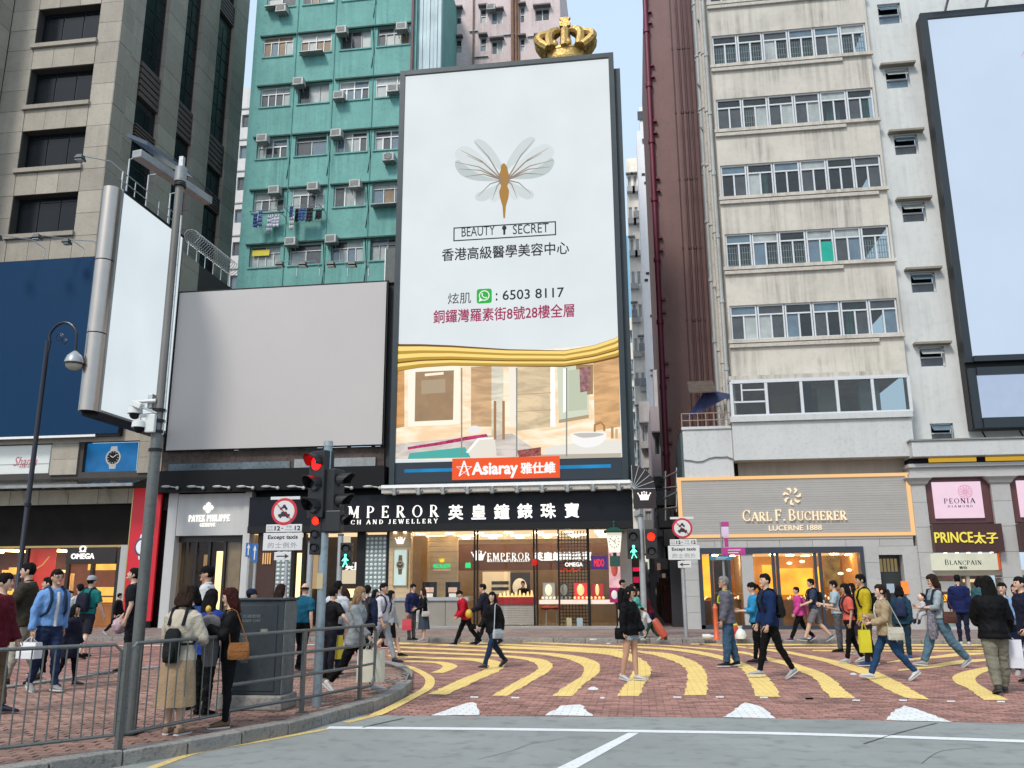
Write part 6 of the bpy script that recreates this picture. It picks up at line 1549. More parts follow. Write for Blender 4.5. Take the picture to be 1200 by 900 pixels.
for(a_,t_,b_,d_,m_,dd)in((914,666,953,697,E_or,2.5),(894,662,909,695,E_or,2.0),(958,664,962,697,E_or,2.2),(823,645,835,700,E_or,3.0),(966,650,985,690,emat('brown_glow',(.5,.26,.06),.55,var=.5,scale=4),3.2),(990,655,1010,700,emat('brown_glow2',(.6,.34,.1),.7,var=.5,scale=6),3.2)):
 q=Rp(a_,t_,b_,d_,UY+dd);bx('lit_wall_panel',m_,US,q[0],q[1],UY+dd,UY+dd+.05,q[2],q[3])
 # counters and jewels, door boards
for(a_,t_,b_,dd)in((914,703,955,1.8),(966,703,1010,1.2),(823,704,834,1.0),(857,703,869,.8)):
 q=Rp(a_,t_,b_,736,UY+dd);bx('display_counter',mat('dark_wood_counter',(.20,.10,.035),.35,var=.3,scale=3),US,q[0],q[1],UY+dd,UY+dd+.6,PZ+.04,q[3])
 dots=MB();r2=random.Random(a_)
 for k in range(int((q[1]-q[0])*16)):dots.ell((r2.uniform(q[0]+.05,q[1]-.05),UY+dd+.1+r2.random()*.3,q[3]+.03+r2.random()*.12),.03,.03,.035,6,4)
 tag(dots.build('jewellery_piece',emat('sparkle',(1,.75,.4),1.6),US),kind='stuff')
for px_,py_ in((840,650),(862,648),(925,660),(940,658),(985,672),(995,668)):
 v=Yp(px_,py_,UY+1.5);MB().ell(v,.1,.1,.05,8,5).build('pendant_light',emat('pendant',(1,.75,.45),3),US)
for a_,b_ in((836,846),(862,869)):
 q=Rp(a_,693,b_,704,UY+.5);bx('pale_ledge',mat('pale_ledge',(.5,.42,.32),.5),US,q[0],q[1],UY+.5,UY+.8,q[2]+.25,q[3]-.05)
bx('dark_curtain',mat('dark_door_leaf',(.03,.025,.02),.4,var=.2),US,Yp(838,690,UY+.9).x,Yp(857,690,UY+.9).x,UY+1.0,UY+1.1,PZ,zl0-.2)
# ================================================================== FAR RIGHT BAY
RS=thing('classical_shop_row','grey pilastered shop front with maroon panels and stacked lit signs at the right edge','shop',(Yp(1130,738,UY).x,UY,PZ))
VY=30.45
ze0,ze1=Yp(1130,556,VY).z,Yp(1130,543,VY).z
zw0,zw1=Yp(1130,536,VY).z,Yp(1130,518,VY).z
xe0=Yp(1063,550,VY).x;xe1=Yp(1330,550,VY).x
bx('white_cornice',M_bay,RS,xe0+.1,xe1,VY-.45,RY+.3,zw0,zw1,bevel=.015)
bx('cornice_cap',mat('cap_grey',(.2,.2,.18),.8,var=.2),RS,xe0+.05,xe1,VY-.5,RY,zw1+.003,zw1+.06)
bx('cornice_light',emat('cove_yellow',(.85,.50,.05),.7),RS,xe0+.7,xe0+2.2,VY-.1,VY-.05,ze1+.05,zw0-.02);bx('cornice_light',MATS['cove_yellow'],RS,xe0+2.5,xe0+4.3,VY-.1,VY-.05,ze1+.05,zw0-.02)
m=MB();m.box(xe0,xe1,VY-.18,RY,ze1-.12,ze1);m.box(xe0+.05,xe1,VY-.08,RY,ze0+.05,ze1-.123);m.box(xe0+.0,xe1,VY-.12,RY,ze0-.08,ze0+.047);m.build('entablature',M_tstone,RS)
bx('frieze_shadow_gap',M_black,RS,xe0+.1,xe1,VY+.0,RY,ze1+.0,zw0)
pls=[(Yp(1071,600,VY).x,Yp(1087.5,600,VY).x),(Yp(1165,600,VY).x,Yp(1187.5,600,VY).x),(Yp(1275,600,VY).x,Yp(1298,600,VY).x)]
zt_p=ze0-.085
for a,b in pls:
 nb_=6;hb=(zt_p-PZ)/nb_
 for k in range(nb_):bx('stone_block',M_tstone,RS,a,b,VY-.02+.004*(k%2),RY+.1,PZ+hb*k+.01,PZ+hb*(k+1)-(.0 if k<nb_-1 else .25))
 MB().loft([[(a-e,VY-.02-e,z_),(b+e,VY-.02-e,z_),(b+e,RY,z_),(a-e,RY,z_)]for e,z_ in((.0,zt_p-.25),(.06,zt_p-.2),(.1,zt_p-.12),(.2,zt_p-.02),(.2,zt_p))]).build('capital',M_tstone,RS)
M_mar=mat('maroon_panel',(.085,.028,.026),.4,var=.12)
E_pk=emat('pink_screen',(.95,.70,.84),.92,var=.03)
for bi,(a,b)in enumerate(((pls[0][1],pls[1][0]),(pls[1][1],pls[2][0]))):
 zm=Yp(1130,612.5,VY).z
 bx('maroon_panel',M_mar,RS,a+.003,b-.003,VY+.1,RY+.2,zm,zt_p)
 zs0,zs1=Yp(1121,607,VY).z,Yp(1121,564.5,VY).z
 sx0=a+.24;sx1=b-.3 if bi==0 else b-.2
 bx('lit_screen',E_pk,RS,sx0,sx1,VY+.02,VY+.1,zs0,zs1)
 if bi==0:
  DKP=emat('plum_print',(.10,.03,.12),.6)
  w=sx1-sx0;h=zs1-zs0
  serif('PEONIA',sx0+w*.2,sx0+w*.84,zs0+h*.40,zs0+h*.54,VY+.02,DKP,RS,ext=.012,sp=.2)
  serif('DIAMOND',sx0+w*.27,sx0+w*.78,zs0+h*.29,zs0+h*.35,VY+.02,DKP,RS,ext=.012,sp=.5)
  fl=MB()
  for k in range(10):
   a0=2*PI*k/10;cxp,czp=sx0+w*.66+.13*math.cos(a0),zs0+h*.72+.13*math.sin(a0)
   fl.tube([(cxp+.1*math.cos(t_),VY+.012,czp+.1*math.sin(t_))for t_ in[j*PI/5 for j in range(10)]],.009,4,closed=True)
  fl.build('peony_emblem',emat('peony_pink',(.8,.38,.55),.9),RS)
 zp0,zp1=Yp(1130,647,VY-.3).z,Yp(1130,614,VY-.3).z
 bx('maroon_fascia',mat('dark_maroon',(.05,.016,.013),.35,var=.15),RS,a-.0,b+.06,VY-.3,VY+.3,zp0,zp1)
 if bi==0:
  q=Rp(1095,623.5,1140,636,VY-.3);EY2=emat('prince_yellow',(.95,.80,.10),1.0)
  put_text('PRINCE',q[0],q[1],q[2],q[3],VY-.3,EY2,RS,bold=.012,ext=.04)
  q=Rp(1141,623.5,1169,637,VY-.3);put_text('太子',q[0],q[1],q[2],q[3],VY-.3,EY2,RS,bold=.02,ext=.04)
  q=Rp(1092,649,1169,668,VY-.1)
  bx('lit_name_panel',emat('cream_lightbox',(.78,.78,.62),.85,var=.12,scale=2),RS,q[0],q[1],VY-.12,VY+.3,q[2],q[3])
  qq=Rp(1107,655.5,1150,662,VY-.12);serif('BLANCPAIN',qq[0],qq[1],qq[2],qq[3],VY-.12,emat('dark_green_print',(.03,.08,.06),.5),RS,ext=.012,small=.8)
  qq=Rp(1124,663.5,1133,667,VY-.12);put_text('寶珀',qq[0],qq[1],qq[2],qq[3],VY-.12,MATS['dark_green_print'],RS,bold=.02)
  bx('panel_end',emat('orange_end',(.9,.15,.03),.7),RS,q[1]+.003,q[1]+.07,VY-.12,VY+.3,q[2],q[3])
 for k in range(5):bx('downlight',emat('small_warm',(1,.7,.4),4),RS,a+.3+k*(b-a-.5)/4.4,a+.38+k*(b-a-.5)/4.4,VY-.2,VY-.12,zp0-.03,zp0-.004)
 # shop window below
 zk=Yp(1130,670,VY).z
 bx('window_head',mat('beige_metal',(.36,.31,.24),.4,var=.1),RS,a,b,VY+.05,VY+.4,zk-.12,zk+.05)
 bx('backdrop',mat('warm_backdrop',(.4,.32,.22),.6,var=.25,scale=2),RS,a,b,VY+1.4,VY+1.5,PZ,zk)
 for k in range(3):v0=a+(b-a)*k/3;bx('pane',G_shop,RS,v0+.04,v0+(b-a)/3-.04,VY+.15,VY+.16,PZ+.9,zk-.12)
 bx('window_mullion',MATS['beige_metal'],RS,a+(b-a)*.5-.05,a+(b-a)*.5+.05,VY+.1,VY+.25,PZ,zk-.12)
 bx('window_sill_wall',M_tstone,RS,a,b,VY+.08,VY+.5,PZ,PZ+.85)
 bx('pale_display',mat('silver_display',(.45,.47,.45),.3,emit=(.6,.62,.6),es=.2),RS,a+.15,a+(b-a)*.42,VY+.7,VY+.8,PZ+1.2,zk-.3)
 bx('dark_display',mat('espresso',(.05,.025,.015),.4),RS,a+(b-a)*.55,b-.2,VY+.9,VY+1.0,PZ+1.7,zk-.25)
 bx('lit_ledge',emat('ledge_warm',(1,.72,.4),1.0),RS,a+(b-a)*.55,b-.2,VY+.7,VY+.9,PZ+1.5,PZ+1.6)
 MB().ell((a+(b-a)*.3,VY+.66,PZ+1.9),.3,.03,.33,14,9).build('rose_mark',mat('rose_print',(.5,.2,.25),.5),RS)
 bx('orange_display',E_or,RS,a+.1,a+.5,VY+.5,VY+.6,PZ+.9,PZ+1.1)
 # ================================================================== MAUVE WALL, ALLEY AND WHAT STANDS IN IT
MY=36.6
MW=thing('mauve_building','tall windowless mauve building with dark red pipes between the alley and the concrete block','building',(Yp(800,400,MY).x,MY,0))
mx0=Yp(772,280,MY).x;mx1=XL+1
M_mauve=mat('mauve_render',(0.205,0.125,0.118),.85,var=.07,scale=1,bump=.3,bscale=30,streak=.08,dirt=.08)
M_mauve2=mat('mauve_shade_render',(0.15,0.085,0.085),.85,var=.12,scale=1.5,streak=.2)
zmm=Yp(790,-90,MY).z
m=MB();m.box(mx0,mx1,MY,MY+16,3.6,zmm);m.build('wall',M_mauve,MW)
bx('recess_strip',M_mauve2,MW,Yp(797,300,MY).x+1.1,XL+.5,MY-.5,MY-.003,5,zmm)
M_rpipe=mat('dark_red_drain',(.13,.012,.035),.5,var=.1)
mb=MB().tube([(mx0-.12,MY-.12,2.5),(mx0-.12,MY-.12,zmm)],.12,10)
for j in range(14):zz=4+j*2.9;mb.tube([(mx0-.12,MY-.12,zz),(mx0-.12,MY-.12,zz+.18)],.16,10);mb.box(mx0,mx0+.16,MY-.16,MY-.001,zz+.5,zz+.6);mb.box(mx0,mx0+.16,MY-.16,MY-.001,zz+1.1,zz+1.2)
mb.build('drain_pipe',M_rpipe,MW,smooth=True)
for px_,r_ in((800,.03),(808,.05),(814,.055),(820,.04)):
 xq=Yp(px_,280,MY-.6).x;mb=MB().tube([(xq,MY-.62,5),(xq,MY-.62,zmm)],r_,6)
 for j in range(10):mb.tube([(xq,MY-.62,6+j*3.3),(xq,MY-.62,6.12+j*3.3)],r_*1.6,6)
 mb.build('thin_pipe',mat('maroon_pipe',(.07,.03,.035),.6),MW)
bx('dark_ground_floor',mat('dark_wall',(.03,.025,.028),.7,var=.3),MW,mx0+.1,mx1,34.8,MY+15,PZ,3.6)  # near-black wall colour, used all along the alley
# alley: side wall, signs, stalls, far dark end
AL=thing('alley_shop_row','dark alley shops with small lit signs between the jeweller and the boutique','shop row',(Yp(765,730,40).x,40,PZ))
ax0,ax1=jxe+.02,mx0+.1
M_dwall=MATS['dark_wall']
m=MB();m.box(ax0-.3,ax0,FY+.6,60,PZ,5.3);m.box(mx1-4.2,mx1-4.0,33,34,PZ,3.0);m.build('side_wall',M_dwall,AL)
bx('end_wall',M_dwall,AL,ax0-2,ax1+2,60,60.4,PZ,4.5)
ra=random.Random(9)
for(a_,t_,b_,d_,yy,c_,s_)in((735,665,750,669.5,33,(.8,.02,.08),1.0),(740,676,749,683,34,(.6,.02,.08),.8),(759,654,766,667,33.5,(.7,.85,.65),.8),(741,650,750,658,35,(.6,.6,.5),.4),(770,660,774,668,42,(.5,.3,.2),.4),(776,672,780,682,45,(.5,.4,.3),.3),(766,690,769,696,45,(.8,.6,.4),.5)):
 q=Rp(a_,t_,b_,d_,yy);bx('alley_sign',emat('alley_%d'%int(a_),c_,s_),AL,q[0],q[1],yy,yy+.1,q[2],q[3])
for k in range(22):
 yy=36+k*1.05;side_=k%2;h=ra.uniform(.8,2.4);x=ax0+.05 if side_ else ax1-.6
 bx('stall_goods',mat('goods_%d'%(k%6),[(.16,.05,.05),(.05,.06,.09),(.14,.12,.1),(.05,.1,.07),(.2,.1,.03),(.1,.1,.12)][k%6],.8,var=.3),AL,x,x+ra.uniform(.3,.5),yy,yy+.8,PZ,h)
for k in range(5):bx('alley_lamp',emat('alley_lamp',(1,.85,.65),1.2),AL,ax0+.1+.15*k,ax0+.35+.15*k,38+4*k,38.2+4*k,3.0,3.08)
# black roller housings and AC boxes at the alley mouth, right side
for i,(a_,t_,b_,d_,yy)in enumerate(((770,575,791,592,33.5),(772,596,790,618,33.2),(778,620,791,640,33.0),(786,640,799,734,32.4))):
 q=Rp(a_,t_,b_,d_,yy);bx('dark_shop_box',mat('box_black',(.02,.02,.024),.5,var=.2),AL,q[0],q[1],yy,yy+1.2,q[2]if i<3 else PZ,q[3])
fr_=MB()
for k in range(4):v0=Yp(778,560+12*k,32.8);v1=Yp(794,552+12*k+(6 if k%2 else 0),32.3);fr_.tube([v0,v1],.025,5)
v0=Yp(780,552,32.8);v1=Yp(780,610,32.8);fr_.tube([v0,v1],.03,5);v0=Yp(793,548,32.4);v1=Yp(793,600,32.4);fr_.tube([v0,v1],.03,5);fr_.build('metal_stair_frame',M_galv,AL)
# far towers in the gap
def tower(name,lab,px0,px1,ptop,y,m,pref=300,win=True,seed=1,wm=None,acs=True,rows=40,cols_n=2,cat='apartment block'):
 r=random.Random(seed);x0,x1=Yp(px0,pref,y).x,Yp(px1,pref,y).x;zt_=Yp((px0+px1)/2,ptop,y).z
 t=thing(name,lab,cat,((x0+x1)/2,y,0))
 hs=[];w=(x1-x0)/cols_n;S_=2.8;k=0;z_=zt_-1.6
 while win and z_>3:
  for c in range(cols_n):hs.append((x0+w*c+w*.2,x0+w*c+w*.75,z_-1.1,z_))
  z_-=S_
 mb=MB();mb.wall('y',y,x0,x1,0,zt_,hs,.2);mb.poly([(x0,y,0),(x0,y,zt_),(x0,y+10,zt_),(x0,y+10,0)]);mb.poly([(x1,y,0),(x1,y+10,0),(x1,y+10,zt_),(x1,y,zt_)]);mb.poly([(x0,y,zt_),(x1,y,zt_),(x1,y+10,zt_),(x0,y+10,zt_)])
 mb.build('wall',m,t)
 for h in hs:
  sash(t,*h,y+.1,2,0,[P_dark,P_blue,P_curt],r,.06)
  if r.random()<.6:
   bx('ac_box',M_ac,t,h[0]-.1,h[0]+.55,y-.5,y-.01,h[2]-.5,h[2]-.05)
  if r.random()<.5:bx('window_hood',M_grey,t,h[0]-.15,h[1]+.15,y-.4,y-.003,h[3]+.08,h[3]+.16)
  if r.random()<.35:bx('balcony_cage',M_grey,t,h[0]-.1,h[1]+.1,y-.6,y-.55,h[2]-.1,h[2]+.5)
 return t,x0,x1,zt_
WT,wx0_,wx1_,wzt=tower('white_gable_tower','smooth white windowless gable of a tall tower rising in the alley gap',752,785,152,62,mat('white_gable',(.80,.81,.82),.7,var=.04,streak=.08),300,win=False)
q=Rp(747,131,757,141,62);m=MB();m.box(wx0_+.3,wx1_,62,70,wzt+.0,Yp(755,125,62).z);m.build('roof_house',MATS['white_gable'],WT);bx('louvre_window',P_dark,WT,q[0],q[1]+1,61.9,61.99,q[2],q[3])
q=Rp(752.5,163,757,167.5,62);bx('small_window',P_dark,WT,q[0],q[1],61.9,61.99,q[2],q[3])
for px_,py_ in((752,206),(755,216),(757,322),(755.5,330),(762,372)):v=Yp(px_,py_,62);bx('wall_hole',M_dframe,WT,v.x,v.x+.25,61.96,61.99,v.z,v.z+.2)
for w_ in(0,1):bx('moulding',M_grey,WT,Yp(762,435,62).x,wx1_,61.85,61.99,Yp(770,434+6*w_,62).z,Yp(770,433+6*w_,62).z)
bx('corner_finial',MATS['white_gable'],WT,wx0_+1.6,wx1_,64,68,wzt,Yp(757,105,64).z)
tower('cream_apartment_tower','narrow cream tower crowded with window boxes left of the white gable',739,752.5,185,66,mat('cream_render',(.86,.81,.72),.85,var=.1,streak=.2),330,seed=3,cols_n=2)
tower('beige_apartment_tower','lower sunlit beige tower with many windows just right of the tall advertisement',728,746,372,84,mat('beige_render',(.82,.76,.62),.85,var=.08,streak=.12),460,seed=5,cols_n=2)
tower('blue_glass_tower','distant pale blue glass tower low in the alley gap',729,744,276,150,mat('blue_curtain_wall',(.16,.40,.58),.3,var=.08),330,seed=7,cols_n=2,cat='office tower',win=False)
LH,lx0,lx1,lzt=tower('lilac_house','small white and lilac house with balconies behind the dark red pipe in the alley',765,786,476,47,mat('lilac_render',(.50,.45,.50),.8,var=.08,streak=.15),560,seed=8,cols_n=1)
q=Rp(766,433,783,460,47.5);bx('roof_room',mat('lilac_white',(.6,.6,.63),.7),LH,q[0],q[1]+.5,47.5,50,lzt,q[3])
tower('grey_annex_tower','narrow grey annex with hanging cages between the cream tower and lilac house',752,764.5,470,56,mat('grey_annex',(.55,.53,.52),.85,var=.15,streak=.3),560,seed=9,cols_n=1)
for px_,py_,w_ in((767,574,'lower left one of the pair above the alley mouth'),(775,573,'lower right one of the pair above the alley mouth')):
 v=Yp(px_,py_,44);ac_unit(v.x,v.z,44,'air conditioner, '+w_,'air conditioners above the alley',w=.75,h=.6,fan=True)
 # ================================================================== STREET FURNITURE
M_post=mat('post_grey',(0.115,0.12,0.115),.45,metal=.35,var=.12,scale=3,streak=.3,dirt=.25)
M_rail=mat('rail_galvanised',(0.15,0.155,0.15),.4,metal=.6,var=.15,scale=6,dirt=.3)
def vpole(px,py,z0,y=None):
 "foot of a post: seen at px,py on the level z0, or standing on the plane y"
 v=G(px,py,z0)if y is None else Yp(px,py,y)
 return Vector((v.x,v.y,z0))
def ztop(v,px,py):
 "height above the point v at which the sight line through py passes"
 d=ray(px,py);t=(v.y)/d.y
 return CH+t*d.z
 # camera pole
v=vpole(152,860,PZ);zt1=ztop(v,205,212)
CPo=thing('camera_pole','tall grey tapered pole with a cross beam and surveillance cameras at the railing','pole',tuple(v))
zm1=ztop(v,178,508)
MB().tube([v,(v.x,v.y,zm1)],.060,14).build('lower_post',M_post,CPo,smooth=True)
MB().tube([(v.x,v.y,zm1),(v.x,v.y,zt1)],.046,14).build('upper_post',mat('post_brownish',(.17,.155,.14),.4,metal=.5,var=.15,streak=.35),CPo,smooth=True)
MB().tube([(v.x+.065,v.y,zm1-.02),(v.x+.055,v.y,zt1-.45)],.012,6).build('conduit',M_galv,CPo)
mb=MB()
for h in(zm1-.2,zm1,zm1+.12,zm1+.24,zt1-.08):mb.tube([(v.x,v.y,h),(v.x,v.y,h+.03)],.075,12)
mb.box(v.x-.1,v.x+.1,v.y-.1,v.y+.1,PZ,PZ+.02);mb.build('clamp',M_blackm,CPo)
MB().tube([(v.x,v.y,zt1-.02),(v.x,v.y,zt1+.16)],.068,12).build('pole_cap',M_grey,CPo,smooth=True)
e1,e2=G(160,180,zt1+.22),G(244,236,zt1+.22)
MB().bar(e1,e2,.13,.10).build('cross_beam',M_grey,CPo,bevel=.01)
c0,c1=G(172,170,zt1+.34),G(226,208,zt1+.34);dd_=(c1-c0).normalized();nn_=Vector((-dd_.y,dd_.x,0))*.3
pn=MB().hexa([c0,c1,c1+nn_+Vector((0,0,.16)),c0+nn_+Vector((0,0,.16)),c0+Vector((0,0,.05)),c1+Vector((0,0,.05)),c1+nn_+Vector((0,0,.21)),c0+nn_+Vector((0,0,.21))])
pn.build('solar_panel',mat('solar_panel',(.05,.07,.09),.15,var=.1),CPo)
mb=MB().bar((v.x,v.y,zt1+.1),(v.x,v.y,zt1+.3),.05);mb.bar((v.x,v.y,zt1+.3),tuple(c1+nn_*.4),.03);mb.build('panel_bracket',M_galv,CPo)
M_cam=mat('camera_white',(.58,.58,.56),.35,var=.05)
def dome(px,py,lab):
 zc_=ztop(v,px,py);d=(v.x-.22,v.y-.12)
 xx=Yp(px,py,v.y-.1)
 t=thing('dome_camera',lab,'camera',(xx.x,v.y-.1,zc_-.1),'surveillance cameras on the tall pole')
 mb=MB();mb.tube([(xx.x,v.y-.1,zc_+.06),(xx.x,v.y-.1,zc_+.04),(xx.x,v.y-.1,zc_-.02)],[.03,.075,.08],14);mb.tube([(xx.x,v.y-.1,zc_+.05),(xx.x,v.y-.1,zc_+.11),(v.x-.02,v.y-.05,zc_+.13)],.022,8)
 mb.build('housing',M_cam,t,smooth=True);mb=MB().ell((xx.x,v.y-.1,zc_-.025),.058,.058,.058,14,8);mb.build('dome_glass',M_black,t,smooth=True)
dome(158,485,'upper white dome camera on the tall grey pole');dome(163,501,'lower white dome camera on the tall grey pole')
xx=Yp(163,474,v.y-.15);t=thing('box_camera','small white box camera above the two dome cameras','camera',tuple(xx),'surveillance cameras on the tall pole')
MB().bar(xx-Vector((.07,0,-.02)),xx+Vector((.05,-.02,-.03)),.07,.06).build('housing',M_cam,t,bevel=.006);MB().bar(xx+Vector((.05,-.02,-.035)),(v.x,v.y-.05,xx.z-.08),.02).build('bracket',M_cam,t)
zc_=ztop(v,178,500);bx('junction_box',M_cam,CPo,v.x-.09,v.x+.02,v.y-.11,v.y-.06,zc_-.08,zc_+.12,bevel=.008);bx('junction_box',M_galv,CPo,v.x-.12,v.x-.065,v.y-.05,v.y+.03,zc_+.2,zc_+.36,bevel=.006)
# ornate street lamp
LY=25.8
v=Vector((Yp(24,660,LY).x,LY,PZ));zz=Yp(57,400,LY).z
SL=thing('street_lamp','black ornate street lamp with a curled arm and bowl head against the blue billboard','street lamp',tuple(v))
mb=MB().tube([v,(v.x,LY,PZ+1.0),(v.x,LY,PZ+1.05),(v.x,LY,zz)],[.13,.12,.085,.075],12);mb.tube([(v.x,LY,4.2),(v.x,LY,4.3)],.11,12)
M_lampb=mat('lamp_black_paint',(.012,.012,.02),.35,metal=.3)
mb.build('post',M_lampb,SL,smooth=True)
hp=Yp(87,424,LY)
arc=[(v.x,LY,zz-.9),(v.x+.08,LY,zz)]+[(v.x+(hp.x-v.x)*(.5-.5*math.cos(a)),LY,zz+.65*math.sin(a))for a in[PI*k/10 for k in range(1,10)]]+[(hp.x,LY,zz-.3),(hp.x,LY,hp.z+.35)]
MB().tube(arc,.045,8).build('curved_arm',M_lampb,SL,smooth=True)
sc=MB()
for cx_,cz_,r_ in((.42,.12,.16),(.62,-.05,.12)):sc.tube([(v.x+cx_+r_*(1-k*.035)*math.cos(k*.55),LY,zz+cz_+r_*(1-k*.035)*math.sin(k*.55))for k in range(16)],.014,5)
sc.build('scroll',M_lampb,SL)
mb=MB().loft([[(hp.x+r*math.cos(a),LY+r*math.sin(a),hp.z+h)for a in[k*PI/8 for k in range(16)]]for r,h in((.05,.38),(.12,.32),(.24,.2),(.30,.03),(.31,-.04))]);mb.build('lamp_shade',mat('shade_grey',(.32,.34,.36),.35,metal=.2),SL,smooth=True)
MB().tube([(hp.x,LY,hp.z-.045),(hp.x,LY,hp.z-.1)],.325,18).build('rim',M_lampb,SL)
MB().loft([[(hp.x+r*math.cos(a),LY+r*math.sin(a),hp.z+h)for a in[k*PI/8 for k in range(16)]]for r,h in((.28,-.1),(.24,-.2),(.12,-.28),(.03,-.3))]).build('bowl',mat('bowl_glass',(.45,.45,.36),.2),SL,smooth=True)
# ---- railing along the kerb
def at_pt(px,py):return G(px,py,PZ)
RLH=.93
posts=[at_pt(-62,905),at_pt(138,880),at_pt(265,852),at_pt(353,835),at_pt(421,820)]
def panel(a,b,lab,bars,ends=False,loop=False):
 t=thing('kerb_railing',lab,'railing',tuple(a),'railing panels along the kerb')
 d=(b-a).normalized();U=Vector((0,0,1));a2=a+d*.05;b2=b-d*.05
 if bars:
  MB().tube([a2+U*.14,a2+U*(RLH-.06),a2+d*.06+U*RLH,b2-d*.06+U*RLH,b2+U*(RLH-.06),b2+U*.14,a2+U*.14],.017,8).build('frame',M_rail,t,smooth=True)
  n=bars;L=(b2-a2).length
  for k in range(1,n):p=a2+d*(L*k/n);MB().tube([p+U*.15,p+U*(RLH-.01)],.0075,6).build('bar',M_rail,t)
 else:
  for h in(.16,.42,.68,.93):MB().tube([a+U*h,b+U*h],.019,8).build('rail',M_rail,t,smooth=True)
 return t
def rpost(p,lab,flat_=True):
 t=thing('railing_post',lab,'railing post',tuple(p),'posts of the kerb railing')
 bx('post',M_rail,t,p.x-.018,p.x+.018,p.y-.04,p.y+.04,PZ-.05,PZ+RLH+.01)
 bx('base_plate',M_rail,t,p.x-.05,p.x+.05,p.y-.06,p.y+.06,PZ,PZ+.012)
panel(posts[0],posts[1],'barred railing panel at the bottom left corner of the picture',13)
panel(posts[1],posts[2],'barred railing panel in front of the women by the tall pole',11)
panel(posts[2],posts[3],'open railing panel with four rails in front of the grey cabinet',0)
panel(posts[3],posts[4],'open railing panel with four rails right of the traffic light',0)
for p,l_ in zip(posts[1:],('left of the foot of the tall camera pole','between the barred panel and the open rails','just left of the traffic light pole','last before the curved railing end')):rpost(p,'railing post '+l_)
e=at_pt(438,815);a=posts[4];U=Vector((0,0,1));d=(e-a).normalized()
t=thing('railing_end_loop','rounded end loop of the railing nearest the crossing','railing',tuple(a))
MB().tube([a+U*RLH,e-d*.08+U*RLH,e+U*(RLH-.08),e+U*.24,e-d*.1+U*.14,a+U*.14],.022,8).build('loop',M_rail,t,smooth=True)
for h in(.42,.68):MB().tube([a+U*h,e+U*h],.016,7).build('rail',M_rail,t)
# ---- utility cabinet
c1=G(326,833,PZ);x1c=c1.x;yc=c1.y
x0c=Yp(262,760,yc).x;yb=Xp(345,760,x1c).y;yb=min(max(yb,yc+.35),yc+.9)
hc=ztop(c1,300,701)
UB=thing('utility_cabinet','dark grey street utility cabinet on a stone plinth behind the railing','utility cabinet',((x0c+x1c)/2,(yc+yb)/2,PZ))
M_cab=mat('cabinet_grey',(.035,.044,.05),.5,spec=.3,var=.12,scale=2,dirt=.2,streak=.15)
bx('plinth',M_kerb,UB,x0c-.06,x1c+.05,yc-.04,yb+.05,PZ,PZ+.17,bevel=.02)
bx('cabinet_body',M_cab,UB,x0c,x1c,yc+.02,yb,PZ+.172,hc-.03,bevel=.01)
bx('cabinet_side',mat('cabinet_side_grey',(.13,.14,.14),.5,var=.15,streak=.2,dirt=.3),UB,x1c+.001,x1c+.012,yc+.03,yb-.01,PZ+.18,hc-.04)
bx('cabinet_roof',M_cab,UB,x0c-.02,x1c+.025,yc-.0,yb+.02,hc-.028,hc,bevel=.006)
bx('cabinet_door',M_cab,UB,x0c+.03,x1c-.08,yc+.008,yc+.018,PZ+.22,hc-.08,bevel=.004)
for k,(a_,b_,w_,h_,c_)in enumerate(((.18,.55,.16,.11,(.12,.13,.12)),(.30,.30,.10,.14,(.10,.11,.11)),(.62,.72,.09,.06,(.22,.21,.17)))):
 xs_=x0c+(x1c-x0c)*a_;zs_=PZ+.3+(hc-PZ-.5)*b_;bx('poster_residue',mat('residue_%d'%k,c_,.8,var=.4,scale=25,dirt=.5),UB,xs_,xs_+w_,yc+.004,yc+.0075,zs_,zs_+h_)
M_decal=mat('faded_lettering',(.16,.18,.18),.6)
q=Rp(284,720,305,724,yc);put_text('交通燈號',q[0],q[1],q[2],q[3],yc+.007,M_decal,UB,ext=.002);q=Rp(284,726,305,729,yc);put_text('KEEP OFF',q[0],q[1],q[2],q[3],yc+.007,M_decal,UB,ext=.002)
